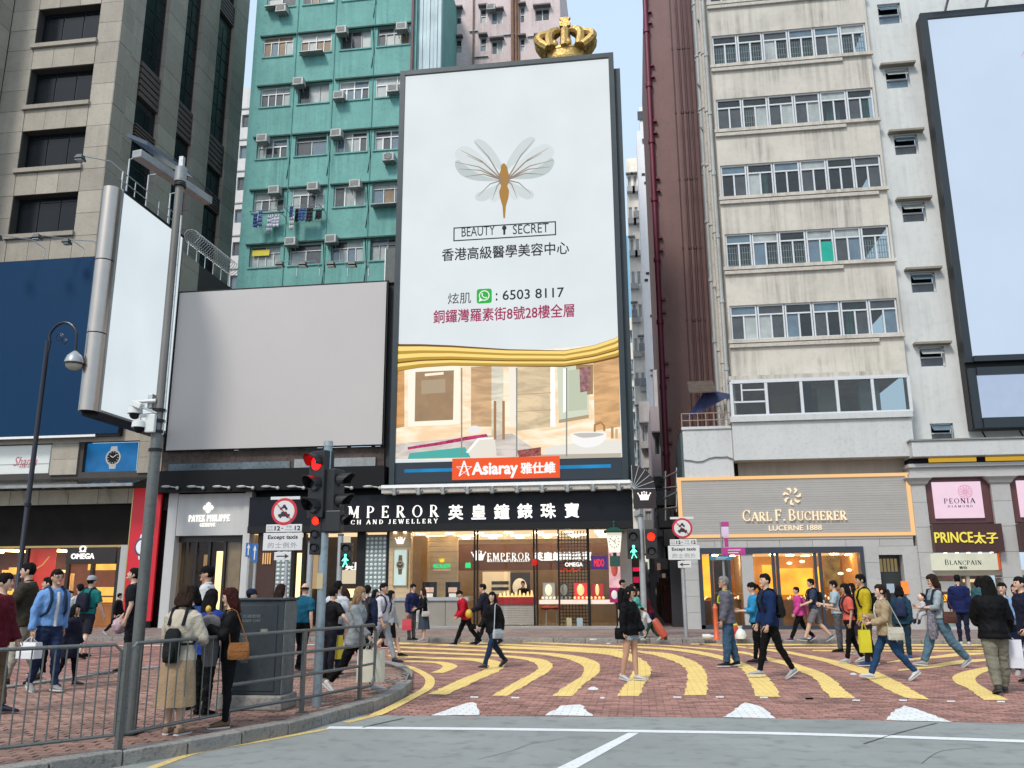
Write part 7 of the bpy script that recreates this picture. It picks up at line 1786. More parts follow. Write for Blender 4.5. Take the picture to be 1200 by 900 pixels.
# ---- traffic lights
M_sig=mat('signal_black',(.010,.010,.011),.45,var=.1)
L_red=emat('signal_red',(1,.004,.004),8.0);L_or=emat('signal_amber_red',(1,.010,.003),6.0);L_green=emat('signal_green',(.02,1,.45),2.2);L_off=mat('lens_off',(.02,.02,.022),.2)
def head(parent,c,ang,n,lit,col,w=.30,s=.30,hood=.2,man=False,name='signal_head'):
 "c: centre of top lens in world; ang: facing, 0 = towards -y, degrees clockwise seen from above (90 = towards -x)"
 f=Vector((-math.sin(rad(ang)),-math.cos(rad(ang)),0));rt=Vector((-f.y,f.x,0));U=Vector((0,0,1))
 def B(a0,a1,b0,b1,z0,z1):return[c+rt*a+f*b+U*z for z in(z0,z1)for a,b in((a0,b0),(a1,b0),(a1,b1),(a0,b1))]
 ho=MB().hexa(B(-w/2,w/2,.0,-.18,-s*(n-.5),s*.55)).build(name,M_sig,parent,bevel=.012)
 for k in range(n):
  cc=c-U*s*k;rr=w*.33
  ring=MB();m_=col[k]if k in lit else L_off
  ln=MB();
  if man and k in lit:
   ln.loft([[cc+rt*(x*.8)+f*.012+U*z for x,z in P_]for P_ in[]])if False else None
   for(xa,za,xb_,zb_,w_)in((0,.02,0,-.01,.04),(0,-.01,-.035,-.09,.026),(0,-.01,.035,-.09,.026),(0,.03,-.045,-.015,.02),(0,.03,.045,-.015,.02)):ln.bar(cc+rt*xa+U*za+f*.012,cc+rt*xb_+U*zb_+f*.012,w_,.012)
   ln.ell(cc+U*.065+f*.012,.02,.02,.022,8,6)
  else:
   pts=[cc+rt*rr*math.cos(2*PI*j/16)+U*rr*math.sin(2*PI*j/16)for j in range(16)]
   ln.loft([[p+f*.004 for p in pts],[cc+(p-cc)*.7+f*.03 for p in pts]])
  ln.build('lens',m_,ho)
  if hood:
   hd=MB();N=12
   for j in range(N):
    a0=rad(-20+220*j/N);a1=rad(-20+220*(j+1)/N)
    L0=hood*(.55+.45*math.sin(max(0,a0)));L1=hood*(.55+.45*math.sin(max(0,a1)))
    p0=cc+rt*rr*1.15*math.cos(a0)+U*rr*1.15*math.sin(a0);p1=cc+rt*rr*1.15*math.cos(a1)+U*rr*1.15*math.sin(a1)
    hd.poly([p0+f*.002,p1+f*.002,p1+f*L1,p0+f*L0])
   o=hd.build('visor',M_sig,ho);sm=o.modifiers.new('t','SOLIDIFY');sm.thickness=.008
 return ho
v=G(371,828,PZ);v=Vector((v.x,v.y,PZ));zt2=ztop(v,379,520)
T1=thing('traffic_light','near traffic light with a lit red lamp above a lit orange one, behind the railing','traffic light',tuple(v))
MB().tube([v,(v.x,v.y,zt2)],.056,14).build('post',mat('pole_blue_grey',(.27,.33,.36),.4,metal=.4,var=.15,streak=.35,dirt=.25),T1,smooth=True)
MB().tube([(v.x,v.y,zt2-.04),(v.x,v.y,zt2+.03)],.062,14).build('cap',M_galv,T1,smooth=True)
bx('sticker',mat('worn_sticker',(.45,.36,.2),.6),T1,v.x-.05,v.x+.03,v.y-.062,v.y-.055,ztop(v,371,690),ztop(v,371,672))
zl=ztop(v,366,543)
head(T1,Vector((v.x-.13,v.y-.05,zl)),28,3,{0},[L_red]*3,w=.29,s=.29,hood=.2)
zr=ztop(v,400,563)
head(T1,Vector((v.x+.17,v.y+.02,zr)),-75,3,set(),[L_red]*3,w=.25,s=.27,hood=.22)
zs1=ztop(v,366,611)
head(T1,Vector((v.x-.10,v.y-.06,zs1)),4,3,{0},[L_or]*3,w=.155,s=.17,hood=.05)
zs2=ztop(v,388,614);head(T1,Vector((v.x+.15,v.y+.05,zs2+.02)),180,1,set(),[L_red]*3,w=.2,s=.26,hood=.05)
for dz in(-.1,-.72):MB().bar((v.x-.12,v.y,zl+dz),(v.x+.15,v.y,zl+dz),.04,.04).build('bracket',M_sig,T1)
def far_light(px,ptop_,lab,left=None,right=None,y=25.75,pb=749):
 v=Vector((Yp(px,700,y).x,y,PZ));zt_=ztop(v,px,ptop_)
 t=thing('pedestrian_signal',lab,'traffic light',tuple(v),'pedestrian signals across the road')
 MB().tube([v,(v.x,y,zt_)],.085,12).build('post',M_galv,t,smooth=True);MB().tube([(v.x,y,zt_),(v.x,y,zt_+.06)],.095,12).build('cap',M_post,t)
 return t,v
t,v=far_light(757-3,606,'pedestrian signal with a green man beside the dark alley',y=25.75)
hd=Yp(742,629,25.6);head(t,hd,0,2,{1},[L_red,L_green],w=.36,s=.42,hood=.12,man=False)
def man(parent,c,k,m):
 mb=MB()
 for(xa,za,xb_,zb_,w_)in((0,.05,0,-.03,.06),(0,-.03,-.05,-.15,.035),(0,-.03,.06,-.14,.035),(0,.06,-.07,-.02,.028),(0,.06,.07,-.01,.028)):mb.bar(c+Vector((xa*k,-.04,za*k)),c+Vector((xb_*k,-.04,zb_*k)),w_*k,.02)
 mb.ell(c+Vector((0,-.04,.1*k)),.03*k,.02,.035*k,8,6);return mb.build('green_man',m,parent)
E_gm=emat('green_man_light',(.15,1,.6),3.0)
hd2=Yp(763,629,25.6);head(t,hd2,0,2,{0},[L_or,L_red],w=.34,s=.42,hood=.12)
t2,v2=far_light(396.5,628,'pedestrian signal with a green man seen right of the near traffic light',y=25.75)
hd3=Yp(405.5,643,25.6);head(t2,hd3,0,2,{1},[L_red,L_green],w=.36,s=.34,hood=.1)
# replace the plain green discs by walking men
for tt,h0,s_ in((t,hd,.42),(t2,hd3,.34)):
 for ho in tt.children:
  if ho.name.startswith('signal_head'):
   ls=[c for c in ho.children if c.name.startswith('lens')and c.data.materials[0]==L_green]
   for l_ in ls:l_.data.materials[0]=mat('lens_dark_green',(.0,.06,.03),.3)
 man(tt,h0-Vector((0,0,s_)),1.35,E_gm)
v3=Vector((Yp(362,690,25.9).x,25.9,PZ));MBp=thing('grey_post','plain grey post behind the near traffic light','post',tuple(v3));MB().tube([v3,(v3.x,25.9,ztop(v3,362,636))],.1,10).build('post',M_galv,MBp,smooth=True);MB().tube([(v3.x,25.9,ztop(v3,362,636)),(v3.x,25.9,ztop(v3,362,634))],.11,10).build('cap',M_post,MBp)
# ---- no-motor-vehicle signs
M_red=mat('sign_red',(.45,.015,.03),.4);M_sw=mat('sign_plate_white',(.55,.56,.56),.45,var=.04);M_ink=mat('sign_ink',(.015,.015,.018),.5);M_inkg=mat('faded_ink',(.28,.29,.29),.5)
def sign_set(px,py,r,y,lab,arrow,polepx,plate,box2,box3,pole=True):
 c=Yp(px,py,y);R_=r
 foot=Vector((Yp(polepx,700,y).x,y,PZ))
 t=thing('road_sign',lab,'road sign',tuple(foot),'no motor vehicle signs on posts')
 MB().tube([(foot.x,y+.06,PZ),(foot.x,y+.06,c.z+R_)],.06,10).build('post',M_galv,t,smooth=True)
 bx('name_strip',M_sw,t,c.x-R_*1.15,c.x+R_*1.15,y+.0,y+.02,c.z+R_*.9,c.z+R_*1.12)
 disc=[(c.x+R_*math.cos(2*PI*k/32),c.z+R_*math.sin(2*PI*k/32))for k in range(32)]
 MB().prismy(disc,y-.03,y-.005).build('red_ring',M_red,t)
 MB().prismy([(c.x+(a-c.x)*.8,c.z+(b-c.z)*.8)for a,b in disc],y-.036,y-.03).build('white_field',M_sw,t)
 pic=MB()
 k=R_*.5
 pic.prismy([(c.x-k*.9,c.z-k*.75),(c.x+k*.9,c.z-k*.75),(c.x+k*.9,c.z-k*.4),(c.x+k*.55,c.z-k*.35),(c.x+k*.35,c.z-k*.02),(c.x-k*.35,c.z-k*.02),(c.x-k*.55,c.z-k*.35),(c.x-k*.9,c.z-k*.4)],y-.042,y-.036)
 for s_ in(-.55,.55):pic.tube([(c.x+k*s_,y-.04,c.z-k*.8),(c.x+k*s_,y-.045,c.z-k*.8)],k*.17,8)
 for s_ in(-.38,.42):pic.tube([(c.x+k*s_-k*.1,y-.037,c.z+k*.42),(c.x+k*s_-k*.1,y-.044,c.z+k*.42)],k*.2,10)
 pic.prismy([(c.x-k*.5,c.z+k*.5),(c.x+k*.4,c.z+k*.5),(c.x+k*.25,c.z+k*.8),(c.x+k*.1,c.z+k*1.05),(c.x-k*.2,c.z+k*.95),(c.x-k*.3,c.z+k*.7)],y-.044,y-.036)
 pic.build('vehicle_pictogram',M_ink,t)
 MB().bar((c.x-R_*.58,y-.05,c.z+R_*.58),(c.x+R_*.58,y-.05,c.z-R_*.58),R_*.17,.008).build('red_slash',M_red,t)
 def plate_(b,name):q=Rp(*b,y);return bx(name,M_sw,t,q[0],q[1],y-.02,y+.01,q[2],q[3],bevel=.01),q
 _,q=plate_(plate,'time_plate')
 w=q[1]-q[0];h=q[3]-q[2]
 put_text('12',q[0]+w*.24,q[0]+w*.40,q[2]+h*.2,q[3]-h*.2,y-.02,M_ink,t,bold=.04,ext=.004);put_text('12',q[0]+w*.80,q[0]+w*.96,q[2]+h*.2,q[3]-h*.2,y-.02,M_ink,t,bold=.04,ext=.004)
 bx('dash',M_ink,t,q[0]+w*.43,q[0]+w*.48,y-.026,y-.02,q[2]+h*.45,q[2]+h*.55)
 put_text('noon',q[0]+w*.03,q[0]+w*.2,q[2]+h*.18,q[2]+h*.42,y-.02,M_inkg,t,ext=.004);put_text('正午',q[0]+w*.03,q[0]+w*.2,q[2]+h*.52,q[3]-h*.15,y-.02,M_inkg,t,ext=.004)
 put_text('midnight',q[0]+w*.52,q[0]+w*.76,q[2]+h*.18,q[2]+h*.42,y-.02,M_inkg,t,ext=.004);put_text('午夜',q[0]+w*.56,q[0]+w*.72,q[2]+h*.52,q[3]-h*.15,y-.02,M_inkg,t,ext=.004)
 _,q=plate_(box2,'taxi_plate');w=q[1]-q[0];h=q[3]-q[2]
 put_text('Except taxis',q[0]+w*.12,q[1]-w*.12,q[2]+h*.58,q[3]-h*.12,y-.02,M_ink,t,bold=.03,ext=.004)
 put_text('的士例外',q[0]+w*.13,q[1]-w*.13,q[2]+h*.13,q[2]+h*.46,y-.02,M_inkg,t,bold=.01,ext=.004,space=1.2)
 _,q=plate_(box3,'arrow_plate');w=q[1]-q[0];h=q[3]-q[2];cz=(q[2]+q[3])/2
 s_=1 if arrow=='r' else-1;cxq=(q[0]+q[1])/2
 a=MB().box(cxq-w*.36,cxq+w*.36,y-.026,y-.021,cz-h*.06,cz+h*.06)
 P_=[(cxq+s_*w*.38,cz),(cxq+s_*w*.12,cz+h*.3),(cxq+s_*w*.18,cz),(cxq+s_*w*.12,cz-h*.3)]
 a.prismy(P_ if s_<0 else P_[::-1],y-.03,y-.021);a.build('arrow',M_ink,t)
 return t
sign_set(333.5,599.5,Yp(348.5,600,25.75).x-Yp(333.5,600,25.75).x,25.75,'no motor vehicles sign with a right arrow plate, left of the near traffic light','r',333,(312,614.5,354,623.5),(308.5,624.5,354.5,645),(321.5,647,341,656.5))
sign_set(799.5,619,Yp(811.5,619,25.75).x-Yp(799.5,619,25.75).x,25.75,'no motor vehicles sign with a left arrow plate, at the alley mouth','l',802,(785,632,816.5,639),(783,639.5,820,656),(794.5,657.5,810,665.5))
MB().box(0,0,0,0,0,0)
# blue arrow signs
M_bl=mat('sign_blue',(.02,.11,.33),.4)
for i,(a_,t_,b_,d_,yy,l_)in enumerate(((288.2,636,294.8,652.5,27.6,'left and farther one of the two small blue arrow signs'),(295.6,637,302.2,658.5,25.9,'right and nearer one of the two small blue arrow signs'))):
 q=Rp(a_,t_,b_,d_,yy);ft=((q[0]+q[1])/2,yy,PZ)
 t=thing('blue_arrow_sign',l_,'road sign',ft,'blue arrow signs')
 MB().tube([(ft[0],yy+.06,PZ),(ft[0],yy+.06,q[3])],.05,8).build('post',M_galv,t,smooth=True)
 bx('plate',M_bl,t,q[0],q[1],yy-.02,yy+.01,q[2],q[3]);w=q[1]-q[0];h=q[3]-q[2];cx_=ft[0]
 bx('arrow_shaft',M_sw,t,cx_-w*.1,cx_+w*.1,yy-.028,yy-.021,q[2]+h*.12,q[2]+h*.66)
 MB().prismy([(cx_-w*.3,q[2]+h*.62),(cx_+w*.3,q[2]+h*.62),(cx_,q[2]+h*.92)],yy-.03,yy-.021).build('arrow_tip',M_sw,t)
 # pedestrian finger signs
yy=26.3;ft=Vector((Yp(850,700,yy).x,yy,PZ))
t=thing('direction_sign','pedestrian direction sign with pink and blue fingers before the taupe boutique','direction sign',tuple(ft))
M_pk=mat('sign_magenta',(.36,.03,.20),.45);
MB().tube([ft,(ft.x,yy,Yp(850,612,yy).z)],.035,8).build('post',M_grey,t,smooth=True)
for(a_,t_,b_,d_,m_,n_)in((845.5,611.5,854,617,M_pk,'top_panel'),(845.5,617.5,854,629,mat('sign_lilac',(.55,.45,.6),.5),'lilac_panel'),(849,630,853.5,641,M_pk,'small_panel'),(846,641.5,873.5,650.5,M_pk,'pink_finger'),(832,651.5,858.5,656.5,mat('sign_cyan',(.03,.18,.30),.45),'blue_finger')):
 q=Rp(a_,t_,b_,d_,yy-.06);bx(n_,m_,t,q[0],q[1],yy-.08,yy-.045,q[2],q[3],bevel=.008)
 if 'finger' in n_:
  w=q[1]-q[0];h=q[3]-q[2]
  for r_ in range(2):bx('text_line',mat('pale_print',(.6,.55,.6),.5),t,q[0]+w*.25,q[0]+w*(.8 if r_ else .7),yy-.086,yy-.081,q[2]+h*(.25+.35*r_),q[2]+h*(.36+.35*r_))
  # litter on the far pavement
v=G(868,749,PZ);mb=MB()
for k,(r_,h_)in enumerate(((.16,0),(.2,.08),(.17,.22),(.06,.36),(.09,.42))):pass
mb.loft([[(v.x+r_*math.cos(a)*(1+.15*math.sin(3*a+h_*9)),v.y+r_*.8*math.sin(a),PZ+.01+h_)for a in[k*PI/6 for k in range(12)]]for r_,h_ in((.13,0),(.15,.08),(.11,.2),(.04,.27),(.07,.34))])
tag(mb.build('plastic_bag',mat('bag_white',(.62,.64,.62),.4),smooth=True),'knotted white plastic bag lying on the far pavement near the grey-haired man','bag')
v=G(829,749,PZ);mb=MB().tube([(v.x-.13,v.y,PZ+.07),(v.x+.08,v.y,PZ+.07),(v.x+.13,v.y,PZ+.07),(v.x+.17,v.y,PZ+.07)],[.065,.065,.035,.03],12)
tag(mb.build('plastic_bottle',mat('bottle_clear',(.55,.58,.58),.15),smooth=True),'clear crushed plastic bottle lying on the far pavement left of the grey-haired man','bottle')
v=G(859,748,PZ);t=thing('orange_bin_bag','orange-red sack with a yellow top standing behind the grey-haired man','sack',tuple(v))
mb=MB().loft([[(v.x+r_*math.cos(a),v.y+.3+r_*.7*math.sin(a),PZ+h_)for a in[k*PI/6 for k in range(12)]]for r_,h_ in((.2,0),(.26,.15),(.2,.34))]);mb.build('sack',mat('sack_orange',(.5,.07,.02),.6,var=.2,scale=8),t,smooth=True)
mb=MB().loft([[(v.x+r_*math.cos(a),v.y+.3+r_*.7*math.sin(a),PZ+h_)for a in[k*PI/6 for k in range(12)]]for r_,h_ in((.19,.341),(.15,.42),(.06,.52))]);mb.build('sack_top',mat('sack_yellow',(.55,.5,.05),.6),t,smooth=True)
v=G(840,750,PZ);mb=MB().loft([[(v.x+r_*math.cos(a),v.y+r_*math.sin(a),PZ+h_)for a in[k*PI/6 for k in range(12)]]for r_,h_ in((.10,0),(.09,.08),(.06,.12),(.06,.8),(.075,.83),(.03,.95))])
tag(mb.build('orange_bollard',mat('bollard_orange',(.55,.10,.03),.5,var=.15,scale=6),smooth=True),'slim orange bollard on the far pavement just behind the grey-haired man','bollard')
for i,(px_,py_,s_)in enumerate(((695,750,.12),(713,755,.08),(948,749,.12),(874,752,.25),(470,752,.07))):
 v=G(px_,py_,PZ if py_<752 else .0);r=random.Random(i);pts=[(v.x+s_*(.6+.4*r.random())*math.cos(a),v.y+s_*(.6+.4*r.random())*math.sin(a))for a in[k*PI/4 for k in range(8)]]
 tag(MB().prismz(pts,v.z+.01,v.z+.03).build('paper_scrap',mat('scrap_white',(.6,.6,.58),.7)),['white paper scrap under the jeweller window','tiny paper scrap at the far kerb before the denim shorts woman','paper scrap on the pavement under the woman in pink','flattened white paper beside the knotted plastic bag','small scrap near the couple at the jeweller'][i],'litter')
 # ================================================================== PEOPLE
def cloth(c,rough=.85,k='fabric'):
 c=tuple(v*.82 for v in c)
 nm='%s_%02x%02x%02x'%(k,int(c[0]*255),int(c[1]*255),int(c[2]*255))
 return mat(nm,c,rough,var=.14,scale=5,bump=.5,bscale=38,weave=.2,spec=.12)
SKIN=[mat('skin_light',(.52,.33,.24),.5,var=.04,scale=8),mat('skin_tan',(.42,.25,.17),.5,var=.04,scale=8),mat('skin_pale',(.58,.39,.30),.5,var=.04,scale=8)]
STAIN=0
def hairm(n,c):return mat('hair_'+n,c,.78,var=.35,scale=30,spec=.12)
HAIRC={'black':hairm('black',(.006,.005,.005)),'brown':hairm('brown',(.022,.011,.007)),'blond':hairm('blond',(.22,.135,.07)),'grey':hairm('grey',(.17,.165,.16)),'red':hairm('reddish',(.030,.007,.006))}
EYE=mat('eye_dark',(.012,.01,.01),.15);EYW=mat('eye_white',(.6,.58,.56),.3);LIP=mat('lips',(.36,.11,.10),.45)
LEA=mat('black_leather',(.005,.005,.006),.45,var=.2,bump=.2)
def remesh(mb,vox,name,mats,disp=0.0,freq=9.0,seed=0,smooth=2,extra=None,stretch=(1,1,1)):
 me=mb.mesh('tmp',mats);o=bpy.data.objects.new('tmp',me)
 md=o.modifiers.new('r','REMESH');md.mode='VOXEL';md.voxel_size=vox;md.use_smooth_shade=True
 if smooth:s=o.modifiers.new('s','SMOOTH');s.factor=.5;s.iterations=smooth
 out=bake(o)
 bpy.data.objects.remove(o);bpy.data.meshes.remove(me)
 if disp>0:
  n=len(out.vertices);co=np.empty(n*3,np.float32);no=np.empty(n*3,np.float32)
  out.vertices.foreach_get('co',co);out.vertices.foreach_get('normal',no);co=co.reshape(-1,3);no=no.reshape(-1,3)
  q=co*np.array(stretch)*freq
  rng=np.random.RandomState(seed);d=np.zeros(n)
  for k in range(7):
   w=rng.normal(size=3)*np.array((1,1,.9));w*=(0.7+.35*k)/np.linalg.norm(w);w2=rng.normal(size=3)*.8
   d+=np.sin(q@w*2.2+1.5*np.sin(q@w2)+rng.uniform(0,6.28))/(1+.35*k)
  d=d/2.2;d=np.sign(d)*np.abs(d)**.8
  co+=no*(d*disp)[:,None];out.vertices.foreach_set('co',co.ravel())
 if extra is not None:
  bm=bmesh.new();bm.from_mesh(out);bm.from_mesh(extra);bm.to_mesh(out);bm.free();bpy.data.meshes.remove(extra)
 out.name=name;out.materials.clear()
 for m in(mats if isinstance(mats,(list,tuple))else[mats]):out.materials.append(m)
 out.polygons.foreach_set('use_smooth',[True]*len(out.polygons));out.update()
 return out
def link(me,name,parent):
 o=bpy.data.objects.new(name,me);COL.objects.link(o);o.parent=parent;return o
PR_M=[(.455,.070,.056),(.49,.093,.068),(.53,.095,.068),(.58,.086,.060),(.62,.083,.058),(.67,.090,.063),(.73,.101,.069),(.78,.104,.064),(.81,.092,.052),(.835,.055,.040),(.85,.034,.034)]
PR_F=[(.455,.068,.056),(.49,.095,.070),(.53,.094,.068),(.58,.078,.056),(.62,.070,.052),(.67,.078,.060),(.72,.086,.070),(.77,.088,.060),(.80,.080,.048),(.83,.048,.036),(.85,.029,.030)]
class Person:pass
def Rx(a):return Matrix.Rotation(a,3,'X')
def Rz_(a):return Matrix.Rotation(a,3,'Z')
NP=[0]
def person(px,pf,ph,yaw,lab,top=('shirt',(.3,.3,.3)),bot=('trousers',(.03,.03,.04)),shoe=(.5,.5,.5),hair=('short','black'),sex='m',legs='walk',armL=(10,6,15,0),armR=(-10,6,15,0),lean=2,head=(0,0),z0=0.0,H=None,skin=0,fat=1.0,long_=True,inner=None,glasses=False,grp=None,cap=None,vox=.0155,hood=False,Hmax=None,stripe=None):
 NP[0]+=1;sd=NP[0]
 v=G(px,pf,z0);loc=Vector((v.x,v.y,z0))
 if H is None:H=ztop(v,px,ph)-z0
 if not 1.0<H<1.98:print('HEIGHT',lab,round(H,2))
 H=min(H,1.95)
 P=Person();P.H=H;P.loc=loc;P.yaw=rad(yaw);P.lab=lab
 root=thing('person',lab,'person',tuple(loc),grp,P.yaw);P.root=root
 PRF=PR_M if sex=='m' else PR_F
 shx=.098 if sex=='m' else .084
 fatw=fat
 ln=rad(lean);LM=Rx(ln)
 piv=Vector((0,0,.5))
 def LT(p):p=Vector(p);return piv+LM@(p-piv)if p.z>.5 else p
 # legs
 LG={'walk':((24,6,0),(-20,22,32)),'walk2':((-20,22,32),(24,6,0)),'stand':((1,1,0),(-1,1,0)),'half':((12,4,0),(-10,14,16)),'half2':((-10,14,16),(12,4,0)),'pass':((4,4,0),(2,42,40)),'wide':((26,5,-6),(-22,20,33)),'wide2':((-23,18,33),(25,5,-6)),'cross':((6,2,0),(-6,8,10))}[legs]if isinstance(legs,str)else legs
 J={}
 low=9
 for sx,(sw,kn,fp)in zip((1,-1),LG):
  hip=Vector((sx*.05,0,.50));a=rad(sw);b=rad(sw-kn)
  knee=hip+Vector((sx*.004,-math.sin(a),-math.cos(a)))*.235
  ank=knee+Vector((-sx*.004,-math.sin(b),-math.cos(b)))*.232
  f=rad(fp);fd=Vector((sx*.12,-math.cos(f),-math.sin(f))).normalized();fu=Vector((0,-math.sin(f),math.cos(f)))
  heel=ank-fd*.028-fu*.033;toe=ank+fd*.112-fu*.033
  J[sx]=(hip,knee,ank,fd,fu);low=min(low,heel.z,toe.z)
 dz=-low
 def S(p):return(Vector(p)+Vector((0,0,dz)))*H
 P.S=S;P.LT=LT
 # arms
 A={}
 for sx,(sw,ab,el,tw)in zip((1,-1),(armL,armR)):
  sh=LT((sx*shx*fatw,.004,.795));a=rad(sw)+0*ln
  ud=Vector((sx*math.sin(rad(ab)),-math.sin(a)*math.cos(rad(ab)),-math.cos(a)*math.cos(rad(ab))))
  elb=sh+ud*.168;e=a+rad(el);t=rad(tw)
  fdv=Vector((-sx*math.sin(t)+sx*math.sin(rad(ab))*.35*math.cos(t),-math.sin(e)*math.cos(t),-math.cos(e)*math.cos(t))).normalized()
  wr=elb+fdv*.142;A[sx]=(sh,elb,wr,fdv)
 P.A=A;P.J=J
 P.hand={sx:S(A[sx][2]+A[sx][3]*.05)for sx in(1,-1)}
 hc=LT((0,-.006,.928));HM=LM@Rz_(rad(head[0]))@Rx(rad(head[1]))
 P.head=S(hc)
 def hp(x,y,z):return S(hc+HM@Vector((x,y,z)))
 HMs=HM
 # ---------- body
 B=MB()
 def rings(pr,off=0.0,offy=None,cy=0.0,n=16,zlo=0,zhi=9,k=1.0):
  out=[]
  for z,rx,ry in pr:
   if zlo<=z<=zhi:
    rx_=rx*fatw*k+off;ry_=ry*fatw*k+(off if offy is None else offy)
    out.append([S(LT((rx_*math.cos(2*PI*i/n),cy+ry_*math.sin(2*PI*i/n)*(1.0),z)))for i in range(n)])
  return out
 B.loft(rings(PRF,-.006,-.006))
 B.tube([S(LT((0,.004,.82))),S(LT((0,.0,.86))),S(hc+HM@Vector((0,.012,-.03)))],[.032*H,.029*H,.030*H]if sex=='m' else[.027*H,.0245*H,.026*H],12)
 # head with jaw, nose, ears
 hrx,hry,hrz=.0435,.054,.064
 rg_=[]
 for i in range(1,13):
  t=PI*i/13;z=-math.cos(t);r=math.sin(t)
  jaw=1-.30*max(0,-z-.05)**1.3;ch=-.010*max(0,-z)
  rg_.append([hp(hrx*r*jaw*math.cos(a),ch+hry*r*(1-.12*max(0,-z))*math.sin(a)*(1.0 if math.sin(a)<0 else(1.04 if z>0 else .96)),hrz*z)for a in[2*PI*j/16 for j in range(16)]])
 B.loft(rg_)
 sc=H
 B.ell(hp(0,-.053,-.010),.0085*sc,.013*sc,.013*sc,8,6,HMs);B.ell(hp(0,-.052,.002),.006*sc,.008*sc,.016*sc,8,6,HMs)
 B.ell(hp(0,-.046,-.050),.018*sc,.014*sc,.012*sc,8,6,HMs)
 for sx in(1,-1):B.ell(hp(sx*.044,.006,-.006),.007*sc,.013*sc,.018*sc,8,6,HMs)
 for sx in(1,-1):
  sh,elb,wr,fdv=A[sx]
  B.tube([S(sh),S(sh.lerp(elb,.5)),S(elb),S(elb.lerp(wr,.35)),S(wr),S(wr+fdv*.012)],[.030*H,.027*H,.022*H,.0225*H,.0150*H,.0150*H]if sex=='m' else[.025*H,.022*H,.0185*H,.0185*H,.0125*H,.0125*H],10)
  hip,knee,ank,fd,fu=J[sx]
  B.tube([S(hip+Vector((0,0,.01))),S(hip.lerp(knee,.4)),S(knee),S(knee.lerp(ank,.3)+Vector((0,.006,0))),S(ank),S(ank-fu*.015)],[r_*H*(1 if bot[0]in('skirt','shorts','kneeshorts')else .72)for r_ in(.052,.046,.033,.034,.0195,.019)],10)
  # hands: palm and five separate bent fingers
 E=MB()
 for sx in(1,-1):
  sh,elb,wr,fdv=A[sx]
  sd_=Vector((-sx,0,0));sd_=(sd_-fdv*sd_.dot(fdv));sd_=sd_.normalized()if sd_.length>.1 else Vector((0,1,0))
  wd=fdv.cross(sd_).normalized()
  if wd.y>0:wd=-wd
  k=.93 if sex=='m' else .83
  B.loft([[S(wr+fdv*l*k+wd*(w*math.cos(a))*k+sd_*(h_*math.sin(a)*k+c_*k))for a in[2*PI*j/10 for j in range(10)]]for l,w,h_,c_ in((-.004,.014,.012,0),(.016,.020,.0105,.001),(.036,.0235,.010,.003),(.052,.0225,.0085,.005))])
  for fi,(o,L)in enumerate(((.0175,.036),(.006,.041),(-.006,.038),(-.0172,.030))):
   b0=wr+(fdv*.046+wd*o+sd_*.005)*k;bend=(.35,.75,1.0)
   pts=[b0];dcur=fdv;
   for s_,ang in enumerate(bend):
    dn=(fdv*math.cos(ang)+sd_*math.sin(ang)).normalized();pts.append(pts[-1]+dn*L*k*(.42,.33,.28)[s_])
   E.tube([S(p)for p in pts],[.0050*H*k,.0047*H*k,.0043*H*k,.0034*H*k],6)
  b0=wr+(fdv*.014+wd*.017)*k;E.tube([S(b0),S(b0+(wd*.020+fdv*.014+sd_*.006)*k),S(b0+(wd*.022+fdv*.034+sd_*.014)*k),S(b0+(wd*.018+fdv*.046+sd_*.018)*k)],[.0072*H*k,.0058*H*k,.0050*H*k,.0038*H*k],6)
 ex=E.mesh('fingers',SKIN[skin])
 link(remesh(B,vox*.88,'body',SKIN[skin],smooth=1,extra=ex),'body',root)
 # face
 for sx in(1,-1):
  MB().ell(hp(sx*.0165,-.0475,.004),.0065*H,.004*H,.0038*H,8,6,HMs).build('eye',EYE,root,local=True,smooth=True)
  MB().tube([hp(sx*.008,-.0515,.0135),hp(sx*.017,-.051,.0165),hp(sx*.026,-.046,.0135)],.0019*H,5).build('eyebrow',HAIRC['black']if hair[1]!='grey' else HAIRC['grey'],root,local=True)
 MB().ell(hp(0,-.0515,-.0305),.012*H,.004*H,.0038*H,8,5,HMs).build('mouth',LIP,root,local=True,smooth=True)
 if glasses:
  g=MB()
  for sx in(1,-1):g.tube([hp(sx*.018+.011*math.cos(a),-.057,.004+.009*math.sin(a))for a in[k*PI/5 for k in range(10)]],.0016*H,4,closed=True);g.tube([hp(sx*.029,-.056,.006),hp(sx*.045,-.01,.006)],.0016*H,4)
  if glasses=='dark':
   for sx in(1,-1):g.ell(hp(sx*.018,-.056,.003),.012*H,.003*H,.010*H,8,5,HMs)
  g.build('glasses',LEA,root,local=True)
  # ---------- hair
 hk,hcol=hair;HMt=HAIRC[hcol];h=MB()
 if hk!='bald':
  h.ell(hp(0,.010,.014),.0485*H,.0545*H,.0590*H,16,12,HMs)
  h.ell(hp(0,-.006,.036),.041*H,.046*H,.036*H,14,10,HMs)
  if sex=='m':
   for sx in(1,-1):h.ell(hp(sx*.040,.004,.012),.009*H,.022*H,.026*H,8,6,HMs)
 else:
  h.tube([hp(.046*math.cos(a),.008+.052*math.sin(a),.000)for a in[rad(-15+21*k)for k in range(11)]],[.014*H]*11,8)
